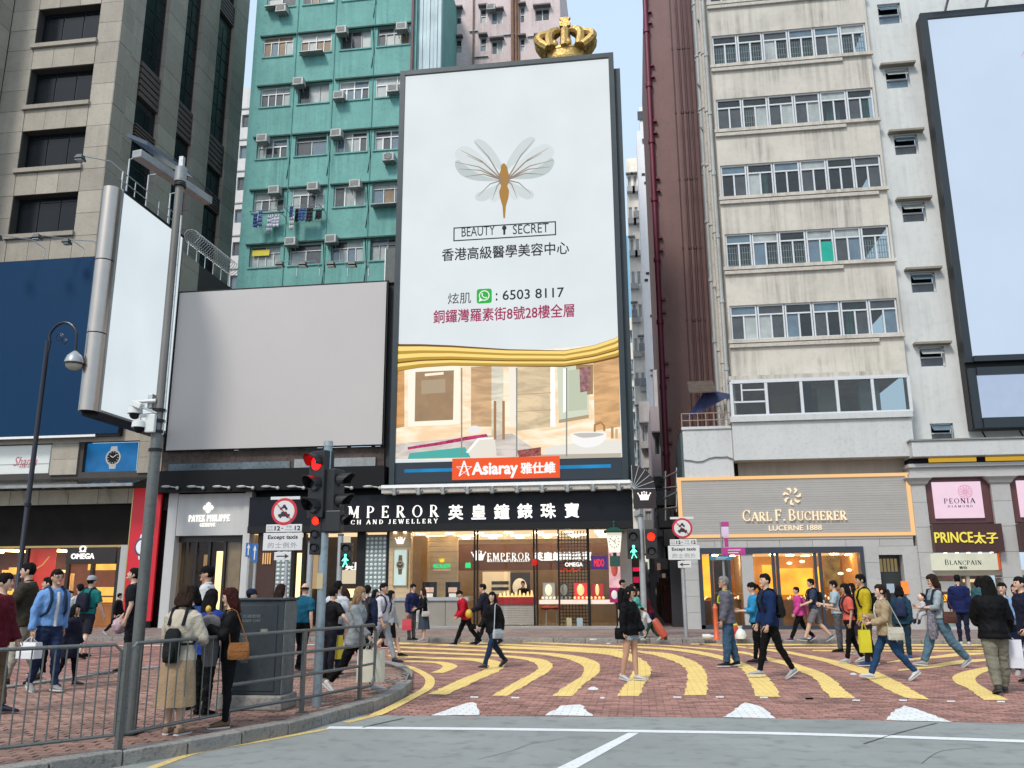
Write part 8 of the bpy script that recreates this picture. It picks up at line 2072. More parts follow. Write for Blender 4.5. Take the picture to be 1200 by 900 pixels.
 if hk in('long','bob','half'):
  Ld={'long':.17,'bob':.075,'half':.12}[hk]
  for sx in(1,-1):h.loft([[hp(sx*(.040+w_*math.cos(a)),.004+y_+d_*math.sin(a),z_)for a in[2*PI*j/8 for j in range(8)]]for z_,w_,d_,y_ in((.03,.011,.032,0),(-.02,.013,.034,.0),(-.06,.015,.030,.004),(-.09,.008,.02,.01))])
  rr_=[]
  for t_ in[0,.2,.45,.7,.9,1]:
   z_=.02-t_*(Ld+.02);w_=.046+.022*math.sin(PI*min(1,t_*.9))-.018*(t_>.95);d_=.036-.012*t_;y_=.024+.020*t_
   rr_.append([S(hc+Vector((0,0,0)))*0+(hp(w_*math.cos(a),y_+d_*math.sin(a),max(z_,-.04))if z_>-.04 else S(hc+HM@Vector((0,0,-.04))+LM@Vector((w_*math.cos(a),y_+d_*math.sin(a),z_+.04))))for a in[2*PI*j/14 for j in range(14)]])
  h.loft(rr_)
 if hk=='pony':
  h.tube([hp(0,.055,.012),hp(0,.078,.004),hp(0,.088,-.04),hp(0,.082,-.10),hp(0,.078,-.135)],[.012*H,.017*H,.019*H,.014*H,.004*H],8)
 if hk=='bun':h.ell(hp(0,.06,.02),.024*H,.024*H,.024*H,10,8)
 link(remesh(h,.0085 if vox<.014 or hk in('long','half')else .0105,'hair',HMt,disp=.0062,freq=44,seed=sd,smooth=0,stretch=(1,1,.16)),'hair',root)
 if cap:
  c_=MB();c_.loft([[hp(r*1.02*math.cos(a),.008+r*1.2*math.sin(a),z_)for a in[2*PI*j/16 for j in range(16)]]for r,z_ in((.052,.016),(.051,.040),(.042,.062),(.022,.074),(.004,.077))])
  s_=-1 if cap[1]=='f' else 1
  c_.loft([[hp(w_*math.cos(a)*1.0,.008+s_*(y_+.006*math.sin(a)),.020-.006*(y_>.07)+.003*math.sin(a))for a in[2*PI*j/8 for j in range(8)]]for y_,w_ in((.050,.044),(.075,.040),(.098,.022))])
  c_.build('cap',cloth(cap[0]),root,local=True,smooth=True)
  # ---------- trousers, skirt or shorts
 bk,bc=bot[0],bot[1];bm_=cloth(bc,.8,'denim' if 'jeans' in bk else 'fabric')
 Wd={'trousers':1.0,'jeans':.93,'slim':.86,'widejeans':1.25,'wide':1.3,'shorts':1.18,'leggings':.78,'kneeshorts':1.2}.get(bk,1.0)
 if bk in('skirt','pleated'):
  hem=bot[2]if len(bot)>2 else .28;rr_=[];n=36
  for t_ in[k/9 for k in range(10)]:
   z_=.605+(hem-.605)*t_;rx_=(.078+.022*min(1,t_*3)+.030*t_)*fatw;ry_=(.060+.020*min(1,t_*3)+.034*t_)*fatw
   ring=[]
   for j in range(n):
    a=2*PI*j/n;q_=1+(.045*math.sin(a*9+sd)+.03*math.sin(a*5+1+sd))*t_
    ring.append(S(LT((rx_*q_*math.cos(a),.01*t_+ry_*q_*math.sin(a),z_))))
   rr_.append(ring)
  MB().loft(rr_[::-1]).build('skirt',bm_,root,local=True,smooth=True)
 else:
  T=MB();T.loft(rings([r for r in PRF if r[0]<=.60],.002,.002)+[[S(LT(((.084*fatw if sex=='m' else .075*fatw)*math.cos(2*PI*i/16),.06*fatw*math.sin(2*PI*i/16),.615)))for i in range(16)]])
  T.ell(S((0,0,.475)),.07*H*fatw,.058*H*fatw,.035*H,12,8)
  for sx in(1,-1):
   hip,knee,ank,fd,fu=J[sx]
   if bk=='shorts':T.tube([S(hip),S(hip.lerp(knee,.32))],[.062*H,.064*H],14)
   elif bk=='kneeshorts':T.tube([S(hip),S(hip.lerp(knee,.5)),S(hip.lerp(knee,.9))],[.060*H,.058*H,.054*H],14)
   else:
    b_=Vector((0,.006,0));low_=ank+Vector((0,0,.012))if bk!='leggings' else ank
    if len(bot)>2 and bot[2]=='crop':low_=knee.lerp(ank,.84)
    T.tube([S(hip+Vector((0,0,.008))),S(hip.lerp(knee,.35)),S(hip.lerp(knee,.75)),S(knee),S(knee.lerp(ank,.3)+b_),S(knee.lerp(ank,.65)),S(low_)],[.056*H,.053*H*max(.95,Wd**.5),.046*H*Wd**.5,.041*H*Wd,.040*H*Wd,.034*H*Wd,.031*H*Wd],12)
  link(remesh(T,vox,'shorts' if 'shorts' in bk else 'trousers',bm_,disp=.0078 if bk!='leggings' else .003,freq=15,seed=sd,smooth=2,stretch=(1,1,1.4)),'shorts' if 'shorts' in bk else 'trousers',root)
  # ---------- shoes
 shm=cloth(shoe,.5,'shoe');slm=mat('sole_white',(.5,.5,.48),.5)if sum(shoe)>.25 or(sd%3==0)else mat('sole_black',(.02,.02,.02),.5)
 boot=bk!='x' and shoe[0]<.0
 for sx in(1,-1):
  hip,knee,ank,fd,fu=J[sx];sdv=fd.cross(fu).normalized()
  def F(l,w,u):return S(ank+fd*l+sdv*w+fu*(u-.033))
  s_=MB();rr_=[]
  for l,w,u0,u1 in((-.034,.010,.012,.040),(-.030,.020,.008,.052),(-.008,.022,.007,.058),(.022,.023,.007,.050),(.055,.025,.007,.035),(.085,.025,.007,.027),(.108,.019,.008,.021),(.118,.008,.010,.016)):
   rr_.append([F(l,w*math.cos(a),(u0+u1)/2+(u1-u0)/2*math.sin(a))for a in[2*PI*j/10 for j in range(10)]])
  s_.loft(rr_);s_.tube([S(ank-fu*.012),S(ank+fu*.012)],[.024*H,.0225*H],10)
  so_=s_.build('shoe',shm,root,local=True,smooth=True)
  s_=MB();out=[(-.037,.010),(-.030,.021),(0,.024),(.05,.027),(.09,.026),(.112,.019),(.121,.007)]
  pts=[F(l,w,0)for l,w in out]+[F(l,-w,0)for l,w in out[::-1]];pt2=[F(l,w,.010)for l,w in out]+[F(l,-w,.010)for l,w in out[::-1]]
  n_=len(pts);s_.add(pts+pt2,[tuple(range(n_)),tuple(n_+j for j in reversed(range(n_)))]+[(j,n_+j,n_+(j+1)%n_,(j+1)%n_)for j in range(n_)])
  s_.build('sole',slm,so_,local=True)
  # ---------- top
 tk,tcx=top[0],top[1];hem={'shirt':.49,'tee':.50,'jacket':.47,'coat':.33,'sweater':.485,'loose':.455,'blazer':.455,'crop':.54,'tunic':.42,'vest':.50,'hoodie':.48}[tk]
 o_={'shirt':.010,'tee':.008,'jacket':.017,'coat':.018,'sweater':.014,'loose':.020,'blazer':.014,'crop':.010,'tunic':.014,'vest':.012,'hoodie':.018}[tk]
 o_+=.004
 slv={'tee':'short','vest':'none'}.get(tk,'long')
 if len(top)>2:slv=top[2]
 tm=cloth(tcx,.85 if tk!='jacket' else .65,'garment')
 T=MB();pr=[r for r in PRF if r[0]>hem]
 r0=[r for r in PRF if r[0]>=.49][0]
 ext=[]
 z_=hem
 while z_<.49:k_=1+.10*(.49-z_)/.16;ext.append((z_,r0[1]*k_+.004,r0[2]*k_+.008));z_+=.03
 R_=rings(ext+[p for p in pr if p[0]<=.835],o_,o_*.9,n=18)
 T.loft(R_)
 for sx in(1,-1):
  sh,elb,wr,fdv=A[sx];q=o_
  T.ell(S(sh+Vector((-sx*.008,0,-.002))),(.030+q*.6)*H,(.030+q*.6)*H,(.028+q*.6)*H,10,8)
  if slv=='long':T.tube([S(sh),S(sh.lerp(elb,.5)),S(elb),S(elb.lerp(wr,.5)),S(elb.lerp(wr,.95))],[(.029+q)*H,(.027+q)*H,(.024+q)*H,(.021+q)*H,(.017+q)*H],12)
  elif slv=='34':T.tube([S(sh),S(sh.lerp(elb,.5)),S(elb),S(elb.lerp(wr,.45))],[(.029+q)*H,(.027+q)*H,(.024+q)*H,(.023+q)*H],12)
  elif slv=='short':T.tube([S(sh),S(sh.lerp(elb,.4)),S(sh.lerp(elb,.78))],[(.030+q)*H,(.031+q)*H,(.032+q)*H],12)
 if hood:T.ell(S(LT((0,.045,.835))),.055*H,.035*H,.035*H,12,8)
 tp=link(remesh(T,vox,'top',tm,disp=.0085 if tk not in('tee',)else .0065,freq=15,seed=sd+100,smooth=2),{'shirt':'shirt','tee':'tee_shirt','jacket':'jacket','coat':'coat','sweater':'sweater','loose':'loose_top','blazer':'blazer','crop':'short_top','tunic':'tunic','vest':'vest','hoodie':'hooded_top'}[tk],root)
 cl=MB()
 if tk in('shirt','blazer','jacket','coat','vest'):
  for sx in(1,-1):cl.tube([S(LT((sx*.006,-.062*fatw-o_,.775))),S(LT((sx*.030,-.042,.825))),S(LT((sx*.038,.002,.843))),S(LT((sx*.02,.036,.848)))],[.006*H,.009*H,.010*H,.008*H],6)
 else:cl.tube([S(LT((.039*math.cos(a),-.002+.037*math.sin(a),.836-.008*math.sin(-a))))for a in[k*PI/7 for k in range(14)]],.006*H,6,closed=True)
 cl.build('collar',tm,root,local=True,smooth=True)
 if inner is not None:
  q=[(z,rx,ry)for z,rx,ry in PRF if .50<z<.83];f_=MB()
  f_.loft([[S(LT((x*.015*(1 if z<.8 else .8),-ry*fatw-o_*1.12-.004+y_*.006,z)))for x,y_ in((-1,1),(0,-.6),(1,1),(0,1.5))]for z,rx,ry in q])
  f_.build('inner_shirt',cloth(inner),root,local=True,smooth=True)
 if stripe is not None:
  f_=MB()
  for sx in(1,-1):f_.tube([S(LT((sx*.028,-.066*fatw-o_,.70))),S(LT((sx*.055,-.058*fatw-o_,.765))),S(LT((sx*.062,-.01,.822+o_*.8))),S(LT((sx*.05,.05+o_,.80)))],.010*H,6)
  f_.tube([S(LT((-.095-o_,-.02,.70))),S(LT((-.05,-.062-o_,.70))),S(LT((.05,-.062-o_,.70))),S(LT((.095+o_,-.02,.70)))],.009*H,6)
  f_.build('shoulder_stripe',cloth(stripe),root,local=True,smooth=True)
 return P
def bagthing(P,name,lab,cat,off,grp=None):
 "a thing carried by P; off = its base in P's own frame"
 w=P.loc+Rz_(P.yaw)@Vector(off)
 return thing(name,lab,cat,tuple(w),grp,P.yaw),Vector(off)
def shift(mb,off):mb.v=[(p[0]-off.x,p[1]-off.y,p[2]-off.z)for p in mb.v];return mb
def backpack(P,c,lab,size=1.0,low=.0):
 S,LT,H=P.S,P.LT,P.H
 base=S(LT((0,.11,.565-low)));t,off=bagthing(P,'backpack',lab,'backpack',base)
 m=cloth(c,.7,'canvas');mb=MB();rr_=[]
 for z_,w_,d_ in((.56,.05,.02),(.565,.070,.032),(.62,.078,.040),(.70,.076,.040),(.76,.066,.034),(.785,.040,.018)):
  rr_.append([S(LT((w_*size*math.copysign(abs(math.cos(a))**.55,math.cos(a)),.108*(.9+.1*size)+d_*size*math.copysign(abs(math.sin(a))**.6,math.sin(a)),z_-low)))for a in[2*PI*j/16 for j in range(16)]])
 o=shift(mb.loft(rr_),off).build('pack',m,t,local=True,smooth=True)
 mb=MB();rr_=[]
 for z_,w_,d_ in((.575,.045,.01),(.59,.055,.018),(.64,.055,.020),(.665,.045,.008)):rr_.append([S(LT((w_*size*math.cos(a),.145*(.9+.1*size)+d_*math.sin(a),z_-low)))for a in[2*PI*j/12 for j in range(12)]])
 shift(mb.loft(rr_),off).build('pocket',m,t,local=True,smooth=True)
 shw=.055
 for sx in(1,-1):
  mb=MB().tube([S(LT((sx*shw,.085,.765-low*.5))),S(LT((sx*shw,.045,.838))),S(LT((sx*(shw+.002),.0,.852))),S(LT((sx*(shw+.004),-.060,.815))),S(LT((sx*(shw+.006),-.090,.74))),S(LT((sx*(shw+.022),-.075,.65))),S(LT((sx*(shw+.040),-.0,.60))),S(LT((sx*(shw+.01),.085,.60)))],.0095*H,6,sx=1.5)
  shift(mb,off).build('strap',m,t,local=True,smooth=True)
 return t
def handbag(P,side,c,lab,z=.50,w=.15,h=.10,d=.045,y=.0,strap=True,rot=0,x=.135,cross=False):
 S,LT,H=P.S,P.LT,P.H
 base=S((side*x,y,z-h));t,off=bagthing(P,'handbag',lab,'handbag',base)
 m=cloth(c,.45,'leather');mb=MB();rr_=[]
 for k,(t_,ww,dd)in enumerate(((0,.42,.45),(.04,.48,.5),(.5,.5,.5),(.95,.44,.34),(1,.42,.2))):
  rr_.append([S((side*x+d*dd*math.copysign(abs(math.cos(a))**.5,math.cos(a)),y+w*ww*math.copysign(abs(math.sin(a))**.4,math.sin(a)),z-h+h*t_))for a in[2*PI*j/16 for j in range(16)]])
 shift(mb.loft(rr_),off).build('bag_body',m,t,local=True,smooth=True)
 mb=MB().hexa([S((side*(x+d*.53),y-w*.42,z-h*.5)),S((side*(x+d*.56),y+w*.42,z-h*.5)),S((side*(x+d*.40),y+w*.42,z)),S((side*(x+d*.40),y-w*.42,z)),S((side*(x+d*.50),y-w*.42,z-h*.5)),S((side*(x+d*.50),y+w*.42,z-h*.5)),S((side*(x+d*.3),y+w*.42,z)),S((side*(x+d*.3),y-w*.42,z))])
 shift(mb,off).build('flap',m,t,local=True)
 if strap:
  top=[S(LT((side*.085,-.03,.825))),S(LT((side*.075,.0,.845))),S(LT((side*.085,.035,.82)))]if not cross else[S(LT((-side*.03,-.07,.80))),S(LT((-side*.062,.0,.85))),S(LT((-side*.03,.065,.80)))]
  mb=MB().tube([S((side*x,y-w*.4,z-.005))]+top+[S((side*x,y+w*.4,z-.005))],.0045*H,6,sx=1.6);shift(mb,off).build('strap',m,t,local=True,smooth=True)
 return t
def shopbag(P,side,c,lab,w=.34,h=.40,d=.12,yaw=0,drop=.16,text=None,cat='shopping bag'):
 p=P.hand[side];base=Vector((p.x,p.y,p.z-drop-h));t,off=bagthing(P,'shopping_bag',lab,cat,base)
 m=mat('paper_%02x%02x%02x'%tuple(int(k*255)for k in c),c,.5,var=.05,scale=6,bump=.15)
 M2=Rz_(rad(yaw));mb=MB();w2,d2=w/2,d/2
 T=lambda x,y,z:M2@Vector((x,y,z))
 lo=[T(-d2,-w2,0),T(d2,-w2,0),T(d2,w2,0),T(-d2,w2,0)];hi=[T(-d2*.75,-w2,h),T(d2*.75,-w2,h),T(d2*.75,w2,h),T(-d2*.75,w2,h)];mid=[T(-d2*1.05,-w2,h*.4),T(d2*1.05,-w2,h*.4),T(d2*1.05,w2,h*.4),T(-d2*1.05,w2,h*.4)]
 inn=[T(-d2*.7,-w2*.97,h),T(d2*.7,-w2*.97,h),T(d2*.7,w2*.97,h),T(-d2*.7,w2*.97,h)];ilo=[v+Vector((0,0,-h*.8))for v in inn]
 mb.add(lo+mid+hi+inn+ilo,[(0,3,2,1)]+[(a+i,a+(i+1)%4,a+4+(i+1)%4,a+4+i)for a in(0,4,8,12)for i in range(4)]+[(16,17,18,19)])
 mb.build('bag_body',m,t,local=True)
 for sx in(1,-1):
  MB().tube([T(sx*d2*.7,-w*.2,h),Vector((0,-.02,h+drop)),Vector((0,.02,h+drop)),T(sx*d2*.7,w*.2,h)],.005,5).build('handle',m,t,local=True)
 return t
 # ------------------------------------------------------------------ the crowd, left to right
JN=(.030,.050,.10);NAVY=(.012,.018,.045);BLK=(.005,.005,.006)
# at the left edge
P=person(-17,838,672,100,'person in a maroon jacket and brown trousers cut by the left edge',('jacket',(.10,.008,.018)),('trousers',(.13,.085,.055)),(.03,.03,.06),('short','black'),'m','half',z0=PZ)
P=person(20,803,660,-65,'man in a dark brown leather jacket and cream trousers at the left edge',('jacket',(.040,.032,.022)),('trousers',(.42,.38,.31)),(.05,.04,.03),('short','black'),'m','half',(30,12,95,10),(8,10,20,0),z0=PZ,fat=1.05)
P=person(47,790,676,-60,'man dressed in black between the leather jacket and the blue shirt',('jacket',BLK),('trousers',BLK),BLK,('short','black'),'m','stand',z0=PZ)
P=person(50,811,667.5,62,'man with glasses in a light blue shirt and dark jeans, hand by a white bag',('shirt',(.16,.32,.62)),('trousers',(.022,.035,.085)),(.28,.28,.28),('short','black'),'m','half',(-14,9,12,0),(-6,14,12,0),lean=3,z0=PZ,glasses=True,inner=(.6,.6,.6),skin=1)
backpack(P,(.02,.04,.08),'navy backpack worn by the man in the light blue shirt',.95);shopbag(P,-1,(.62,.62,.63),'white shopping bag carried by the man in the light blue shirt',.34,.22,.14,15,.07)
P=person(77,804,708,95,'girl in a dark coat and black leggings walking behind the blue shirt man',('coat',(.018,.018,.035)),('leggings',BLK),(.03,.03,.04),('long','black'),'f','half',z0=PZ,skin=1)
P=person(86,770,684,-120,'person in a white top just left of the capped backpacker',('tee',(.5,.52,.52)),('trousers',NAVY),BLK,('short','black'),'f','stand',z0=0)
P=person(97,772,675,172,'man in a teal tee with a backwards grey cap seen from behind',('tee',(.012,.16,.15)),('kneeshorts',(.02,.02,.03)),BLK,('short','brown'),'m','half',(-5,12,20,0),(10,12,20,0),z0=0,cap=((.33,.35,.37),'b'),skin=2,fat=1.08)
backpack(P,(.014,.014,.03),'big black backpack on the man with the grey cap',1.15)
P=person(74,768,692,60,'person in dark clothes half hidden behind the girl in the dark coat',('jacket',(.02,.02,.03)),('trousers',BLK),BLK,('short','brown'),'m','stand',z0=0)
P=person(135,744,694,100,'small figure in black walking past the watch shop door',('jacket',BLK),('trousers',BLK),(.3,.3,.3),('short','black'),'m','walk',z0=PZ)
P=person(149,786,665,-70,'man in a black tee looking up to the left behind the tall pole',('tee',(.012,.012,.015)),('trousers',(.014,.014,.018)),BLK,('short','black'),'m','stand',(-4,10,20,0),(6,14,35,0),z0=PZ,head=(0,-18),skin=0)
t,off=bagthing(P,'plaid_cloth','crumpled pink and white plaid cloth held by the man in the black tee','cloth',P.hand[-1]-Vector((0,0,.26)))
mb=MB();mb.loft([[Vector((r_*math.cos(a)*(1+.25*math.sin(3*a+z_*20)),r_*math.sin(a)*(1+.2*math.sin(4*a+z_*31)),z_))for a in[k*PI/7 for k in range(14)]]for r_,z_ in((.05,0),(.11,.07),(.12,.16),(.09,.24),(.03,.29))]);mb.build('cloth_bundle',mat('plaid',(.42,.30,.33),.9,var=.5,scale=14),t,local=True,smooth=True)
# group at the railing
P=person(203,861,686,176,'woman in a cream sweater and long tan skirt seen from behind at the railing',('sweater',(.50,.44,.35)),('skirt',(.36,.25,.15),.19),(.30,.20,.14),('bob','brown'),'f','stand',(14,16,62,30),(14,16,62,30),z0=PZ,vox=.012,fat=1.08,head=(12,6))
backpack(P,(.012,.013,.013),'small black backpack worn by the woman in the cream sweater',.78,.08)
P=person(217,832,686,-10,'black haired friend in blue facing the woman in the cream sweater',('jacket',(.02,.05,.18)),('slim',BLK),BLK,('long','black'),'f','stand',(10,8,60,20),(10,8,60,20),z0=PZ,head=(-25,14))
P=person(236,838,690,165,'woman with long black hair in a royal blue jacket seen from behind at the railing',('jacket',(.015,.04,.22)),('trousers',BLK),BLK,('long','black'),'f','stand',(10,10,60,10),(16,10,70,20),z0=PZ,vox=.013)
t,off=bagthing(P,'yellow_pouch','yellow patterned pouch at the side of the woman in royal blue','pouch',P.S((.13,-.02,.44)));MB().loft([[Vector((r_*math.cos(a)*1.2,r_*math.sin(a)*.6,z_))for a in[k*PI/6 for k in range(12)]]for r_,z_ in((.06,0),(.09,.05),(.09,.2),(.05,.27))]).build('pouch',mat('yellow_pattern',(.42,.33,.03),.7,var=.5,scale=16),t,local=True,smooth=True)
P=person(263,852,688,-58,'woman with reddish hair in black eating a snack at the railing, coat over her arm',('sweater',(.005,.005,.006)),('leggings',BLK),(.16,.085,.05),('half','red'),'f','stand',(22,10,105,30),(28,14,128,28),z0=PZ,vox=.012,head=(-12,14))
h_=P.hand[-1]
t,off=bagthing(P,'snack','yellow snack held to the mouth of the woman with reddish hair','snack',h_+Vector((.0,-.02,.02)));MB().ell((0,0,.02),.04,.03,.04,10,8).build('snack_piece',mat('snack_yellow',(.55,.36,.05),.6),t,local=True,smooth=True)
hl=P.hand[1];t,off=bagthing(P,'folded_coat','grey coat folded over the forearm of the woman with reddish hair','coat',Vector((hl.x-.02,hl.y+.10,hl.z-.45)))
mb=MB();mb.loft([[Vector(((.10+.02*math.sin(5*a+z_*5))*w_*math.cos(a),(.13+.02*math.sin(4*a+z_*9))*w_*math.sin(a)-.05*z_,z_))for a in[k*PI/9 for k in range(18)]]for z_,w_ in((0,.45),(.08,.6),(.2,.62),(.34,.7),(.44,.8),(.50,.7),(.53,.3))]);mb.build('coat_cloth',cloth((.20,.18,.18)),t,local=True,smooth=True)
handbag(P,1,(.30,.12,.04),'tan orange handbag on the shoulder of the woman with reddish hair',.60,.16,.12,.05,y=.05,x=.12)
P=person(236,800,663,-72,'man with a black cap and white shirt standing behind the railing group',('shirt',(.56,.57,.58)),('trousers',BLK),BLK,('short','black'),'m','stand',z0=PZ,cap=(BLK,'f'),skin=1,glasses=True)
P=person(207,790,690,140,'dark haired head just left of the black capped man',('jacket',BLK),('trousers',BLK),BLK,('short','black'),'m','stand',z0=PZ)
P=person(322,790,684,150,'woman with long brown hair hidden behind the grey cabinet',('jacket',(.05,.05,.06)),('trousers',BLK),BLK,('long','brown'),'f','stand',z0=PZ)
P=person(287,795,690,120,'person with a navy cap showing over the grey cabinet',('tee',(.4,.42,.44)),('trousers',BLK),BLK,('short','black'),'m','stand',z0=PZ,cap=(NAVY,'f'))
# middle, by the traffic light
P=person(352,786,683,168,'balding man in a teal blue tee seen from behind right of the cabinet',('tee',(.012,.10,.17)),('trousers',BLK),BLK,('bald','brown'),'m','half',z0=PZ,skin=0,fat=1.08)
P=person(384,795,688,150,'man in a black tee leaning on the railing with a bent arm',('tee',BLK),('trousers',(.014,.014,.022)),BLK,('short','black'),'m','stand',(10,16,50,0),(2,42,38,0),lean=4,z0=PZ)
shopbag(P,1,(.62,.50,.03),'bright yellow shopping bag behind the traffic light post',.34,.38,.12,90,.12)
P=person(391,792,680,172,'man in a white shirt and navy trousers half hidden by the traffic light post',('shirt',(.56,.58,.62)),('trousers',(.02,.025,.06)),(.04,.03,.03),('short','black'),'m','stand',z0=PZ)
P=person(402,778,690,200,'woman in a tan top with a red patterned bag behind the blonde woman',('loose',(.38,.28,.18)),('skirt',(.3,.2,.18),.3),(.3,.3,.3),('bob','brown'),'f','stand',z0=PZ)
shopbag(P,1,(.60,.60,.60),'white and red carrier bag beside the blonde woman',.30,.30,.1,20,.08);
P=person(414,812,684.5,86,'blonde woman in a grey blazer and black trousers striding right',('blazer',(.26,.28,.29)),('trousers',BLK,'crop'),(.62,.62,.62),('half','blond'),'f','wide',(-16,8,14,0),(22,8,22,0),z0=PZ,vox=.012,skin=2,lean=4)
shopbag(P,-1,(.60,.57,.45),'large cream paper bag swinging beside the blonde woman',.36,.42,.13,0,.12)
P=person(427,783,686,178,'person in a navy jacket with a brown backpack seen from behind at the kerb tip',('jacket',NAVY),('trousers',BLK),BLK,('short','black'),'m','half',z0=PZ)
backpack(P,(.05,.035,.028),'brown backpack on the person in the navy jacket',.85)
P=person(446,777,681,78,'man in a white shirt and pale grey jeans stepping off the kerb',('shirt',(.58,.56,.60),'34'),('jeans',(.30,.32,.36)),(.04,.04,.06),('short','black'),'m','walk',(-22,10,30,0),(8,10,15,0),z0=0,skin=1)
backpack(P,(.014,.03,.08),'navy backpack on the man in pale grey jeans',.85);handbag(P,1,(.35,.17,.03),'mustard and black bag at the hip of the man in pale grey jeans',.50,.10,.12,.05,strap=False)
P=person(455,770,690,88,'woman mostly hidden behind the man in pale grey jeans',('sweater',(.4,.42,.45)),('skirt',BLK,.3),BLK,('half','black'),'f','walk',z0=0)
P=person(437,760,689,80,'small dark haired head left of the man in pale grey jeans',('jacket',(.05,.05,.06)),('trousers',BLK),BLK,('bob','black'),'f','walk',z0=0)
# couple at the jeweller
P=person(482,750,684,60,'man in a navy and purple jacket at the jeweller window',('jacket',(.018,.022,.075)),('trousers',(.14,.14,.16)),(.03,.03,.03),('short','black'),'m','stand',(10,10,60,20),(-4,8,10,0),z0=PZ,head=(0,12))
shopbag(P,-1,(.45,.04,.06),'red and white gift bag held by the man in the navy jacket',.26,.30,.1,30,.1);shopbag(P,1,(.62,.62,.60),'square white gift bag between the couple at the jeweller',.34,.32,.12,60,.06)
P=person(496,751,689,-60,'woman in a long slate skirt beside the man at the jeweller window',('sweater',BLK),('skirt',(.045,.06,.085),.22),(.3,.3,.3),('half','brown'),'f','stand',(12,8,70,25),(10,8,60,10),z0=PZ)
handbag(P,1,(.52,.50,.46),'cream handbag of the woman in the slate skirt',.56,.16,.10,.05)
P=person(546,757,689,-62,'man in black with a bright red jacket sleeve striding on the crossing',('jacket',(.42,.008,.025)),('trousers',BLK),BLK,('short','black'),'m','wide2',(10,8,35,10),(4,8,30,10),lean=16,z0=0,head=(0,22),inner=BLK)
handbag(P,1,BLK,'small black bag swinging behind the man in red',.40,.10,.09,.05,y=.10,strap=False,x=.11)
P=person(570,757,682,-95,'tall person in dark navy behind the woman with the white bag',('jacket',(.012,.014,.026)),('wide',(.012,.014,.026)),BLK,('short','black'),'m','wide2',(20,8,40,0),(12,8,60,0),lean=8,z0=0)
t,off=bagthing(P,'yellow_toy','yellow and purple round package carried by the person in dark navy','package',P.hand[1]-Vector((0,0,.15)));MB().ell((0,0,.12),.13,.10,.12,12,9).build('package_body',mat('package_yellow',(.55,.36,.04),.5,var=.4,scale=12),t,local=True,smooth=True)
P=person(578,783,691,-40,'long haired woman in a black jacket and blue jeans crossing mid-stride',('jacket',(.006,.005,.005)),('jeans',(.014,.03,.065)),(.06,.06,.065),('long','black'),'f','wide',(-18,8,15,0),(14,9,30,10),z0=0,head=(32,0),skin=0)
handbag(P,1,(.42,.47,.50),'pale grey handbag of the long haired woman in jeans',.52,.17,.12,.05,y=-.02,x=.12)
P=person(740,798,688,58,'long haired woman in a black jacket and pale denim shorts on the crossing',('jacket',(.004,.004,.005)),('shorts',(.34,.42,.48)),(.50,.50,.50),('long','black'),'f','cross',(8,10,25,5),(-8,10,15,0),z0=0,head=(8,8),skin=1)
handbag(P,-1,BLK,'black bag on the back hip of the woman in denim shorts',.55,.15,.12,.06,y=.05,x=.10)
P=person(730,745,679,90,'man in black passing the pink advert under the clock',('jacket',BLK),('trousers',BLK),BLK,('short','black'),'m','stand',z0=PZ,skin=1)
P=person(747,749,690,70,'woman in a mint green top and jeans beside the pedestrian signal',('sweater',(.10,.36,.30)),('jeans',(.05,.10,.18)),(.3,.3,.3),('half','brown'),'f','half',(10,8,60,20),(10,8,60,20),z0=PZ)
P=person(742,744,684,80,'woman whose face shows behind the mint green top',('tee',(.45,.42,.38)),('trousers',BLK),BLK,('bob','brown'),'f','stand',z0=PZ)
P=person(764,744,690,-80,'bending person in a maroon top at the alley mouth',('sweater',(.13,.012,.022)),('trousers',(.03,.015,.05)),BLK,('short','black'),'f','walk',z0=PZ,lean=24)
P=person(763,751,708,-85,'small stooping person in white and dark green pulling a suitcase',('tee',(.5,.52,.55)),('trousers',(.012,.04,.03)),(.3,.5,.4),('short','black'),'f','wide',(20,8,30,0),(-30,8,10,0),lean=30,z0=PZ)
v=G(779,750,PZ);t=thing('suitcase','tilted orange-red wheeled suitcase at the alley mouth','suitcase',tuple(v),rz=rad(0))
M_=Matrix.Rotation(rad(-32),3,'Y');rr_=[[Vector((0,0,.06))+M_@Vector((.13*w_*math.copysign(abs(math.cos(a))**.5,math.cos(a)),.19*w_*math.copysign(abs(math.sin(a))**.5,math.sin(a)),z_))for a in[2*PI*j/16 for j in range(16)]]for z_,w_ in((0,.8),(.03,1),(.5,1),(.55,.85))]
MB().loft(rr_).build('shell',mat('suitcase_orange',(.34,.05,.02),.45,var=.15,scale=6),t,local=True,smooth=True)
mb=MB();mb.tube([M_@Vector((-.02,-.08,.56)),M_@Vector((-.02,-.08,.95)),M_@Vector((-.02,.08,.95)),M_@Vector((-.02,.08,.56))],.012,6);mb.build('pull_handle',LEA,t,local=True)
for s_ in(-.1,.1):MB().tube([(.02,s_-.02,.05),(.02,s_+.02,.05)],.05,12).build('wheel',LEA,t,local=True)
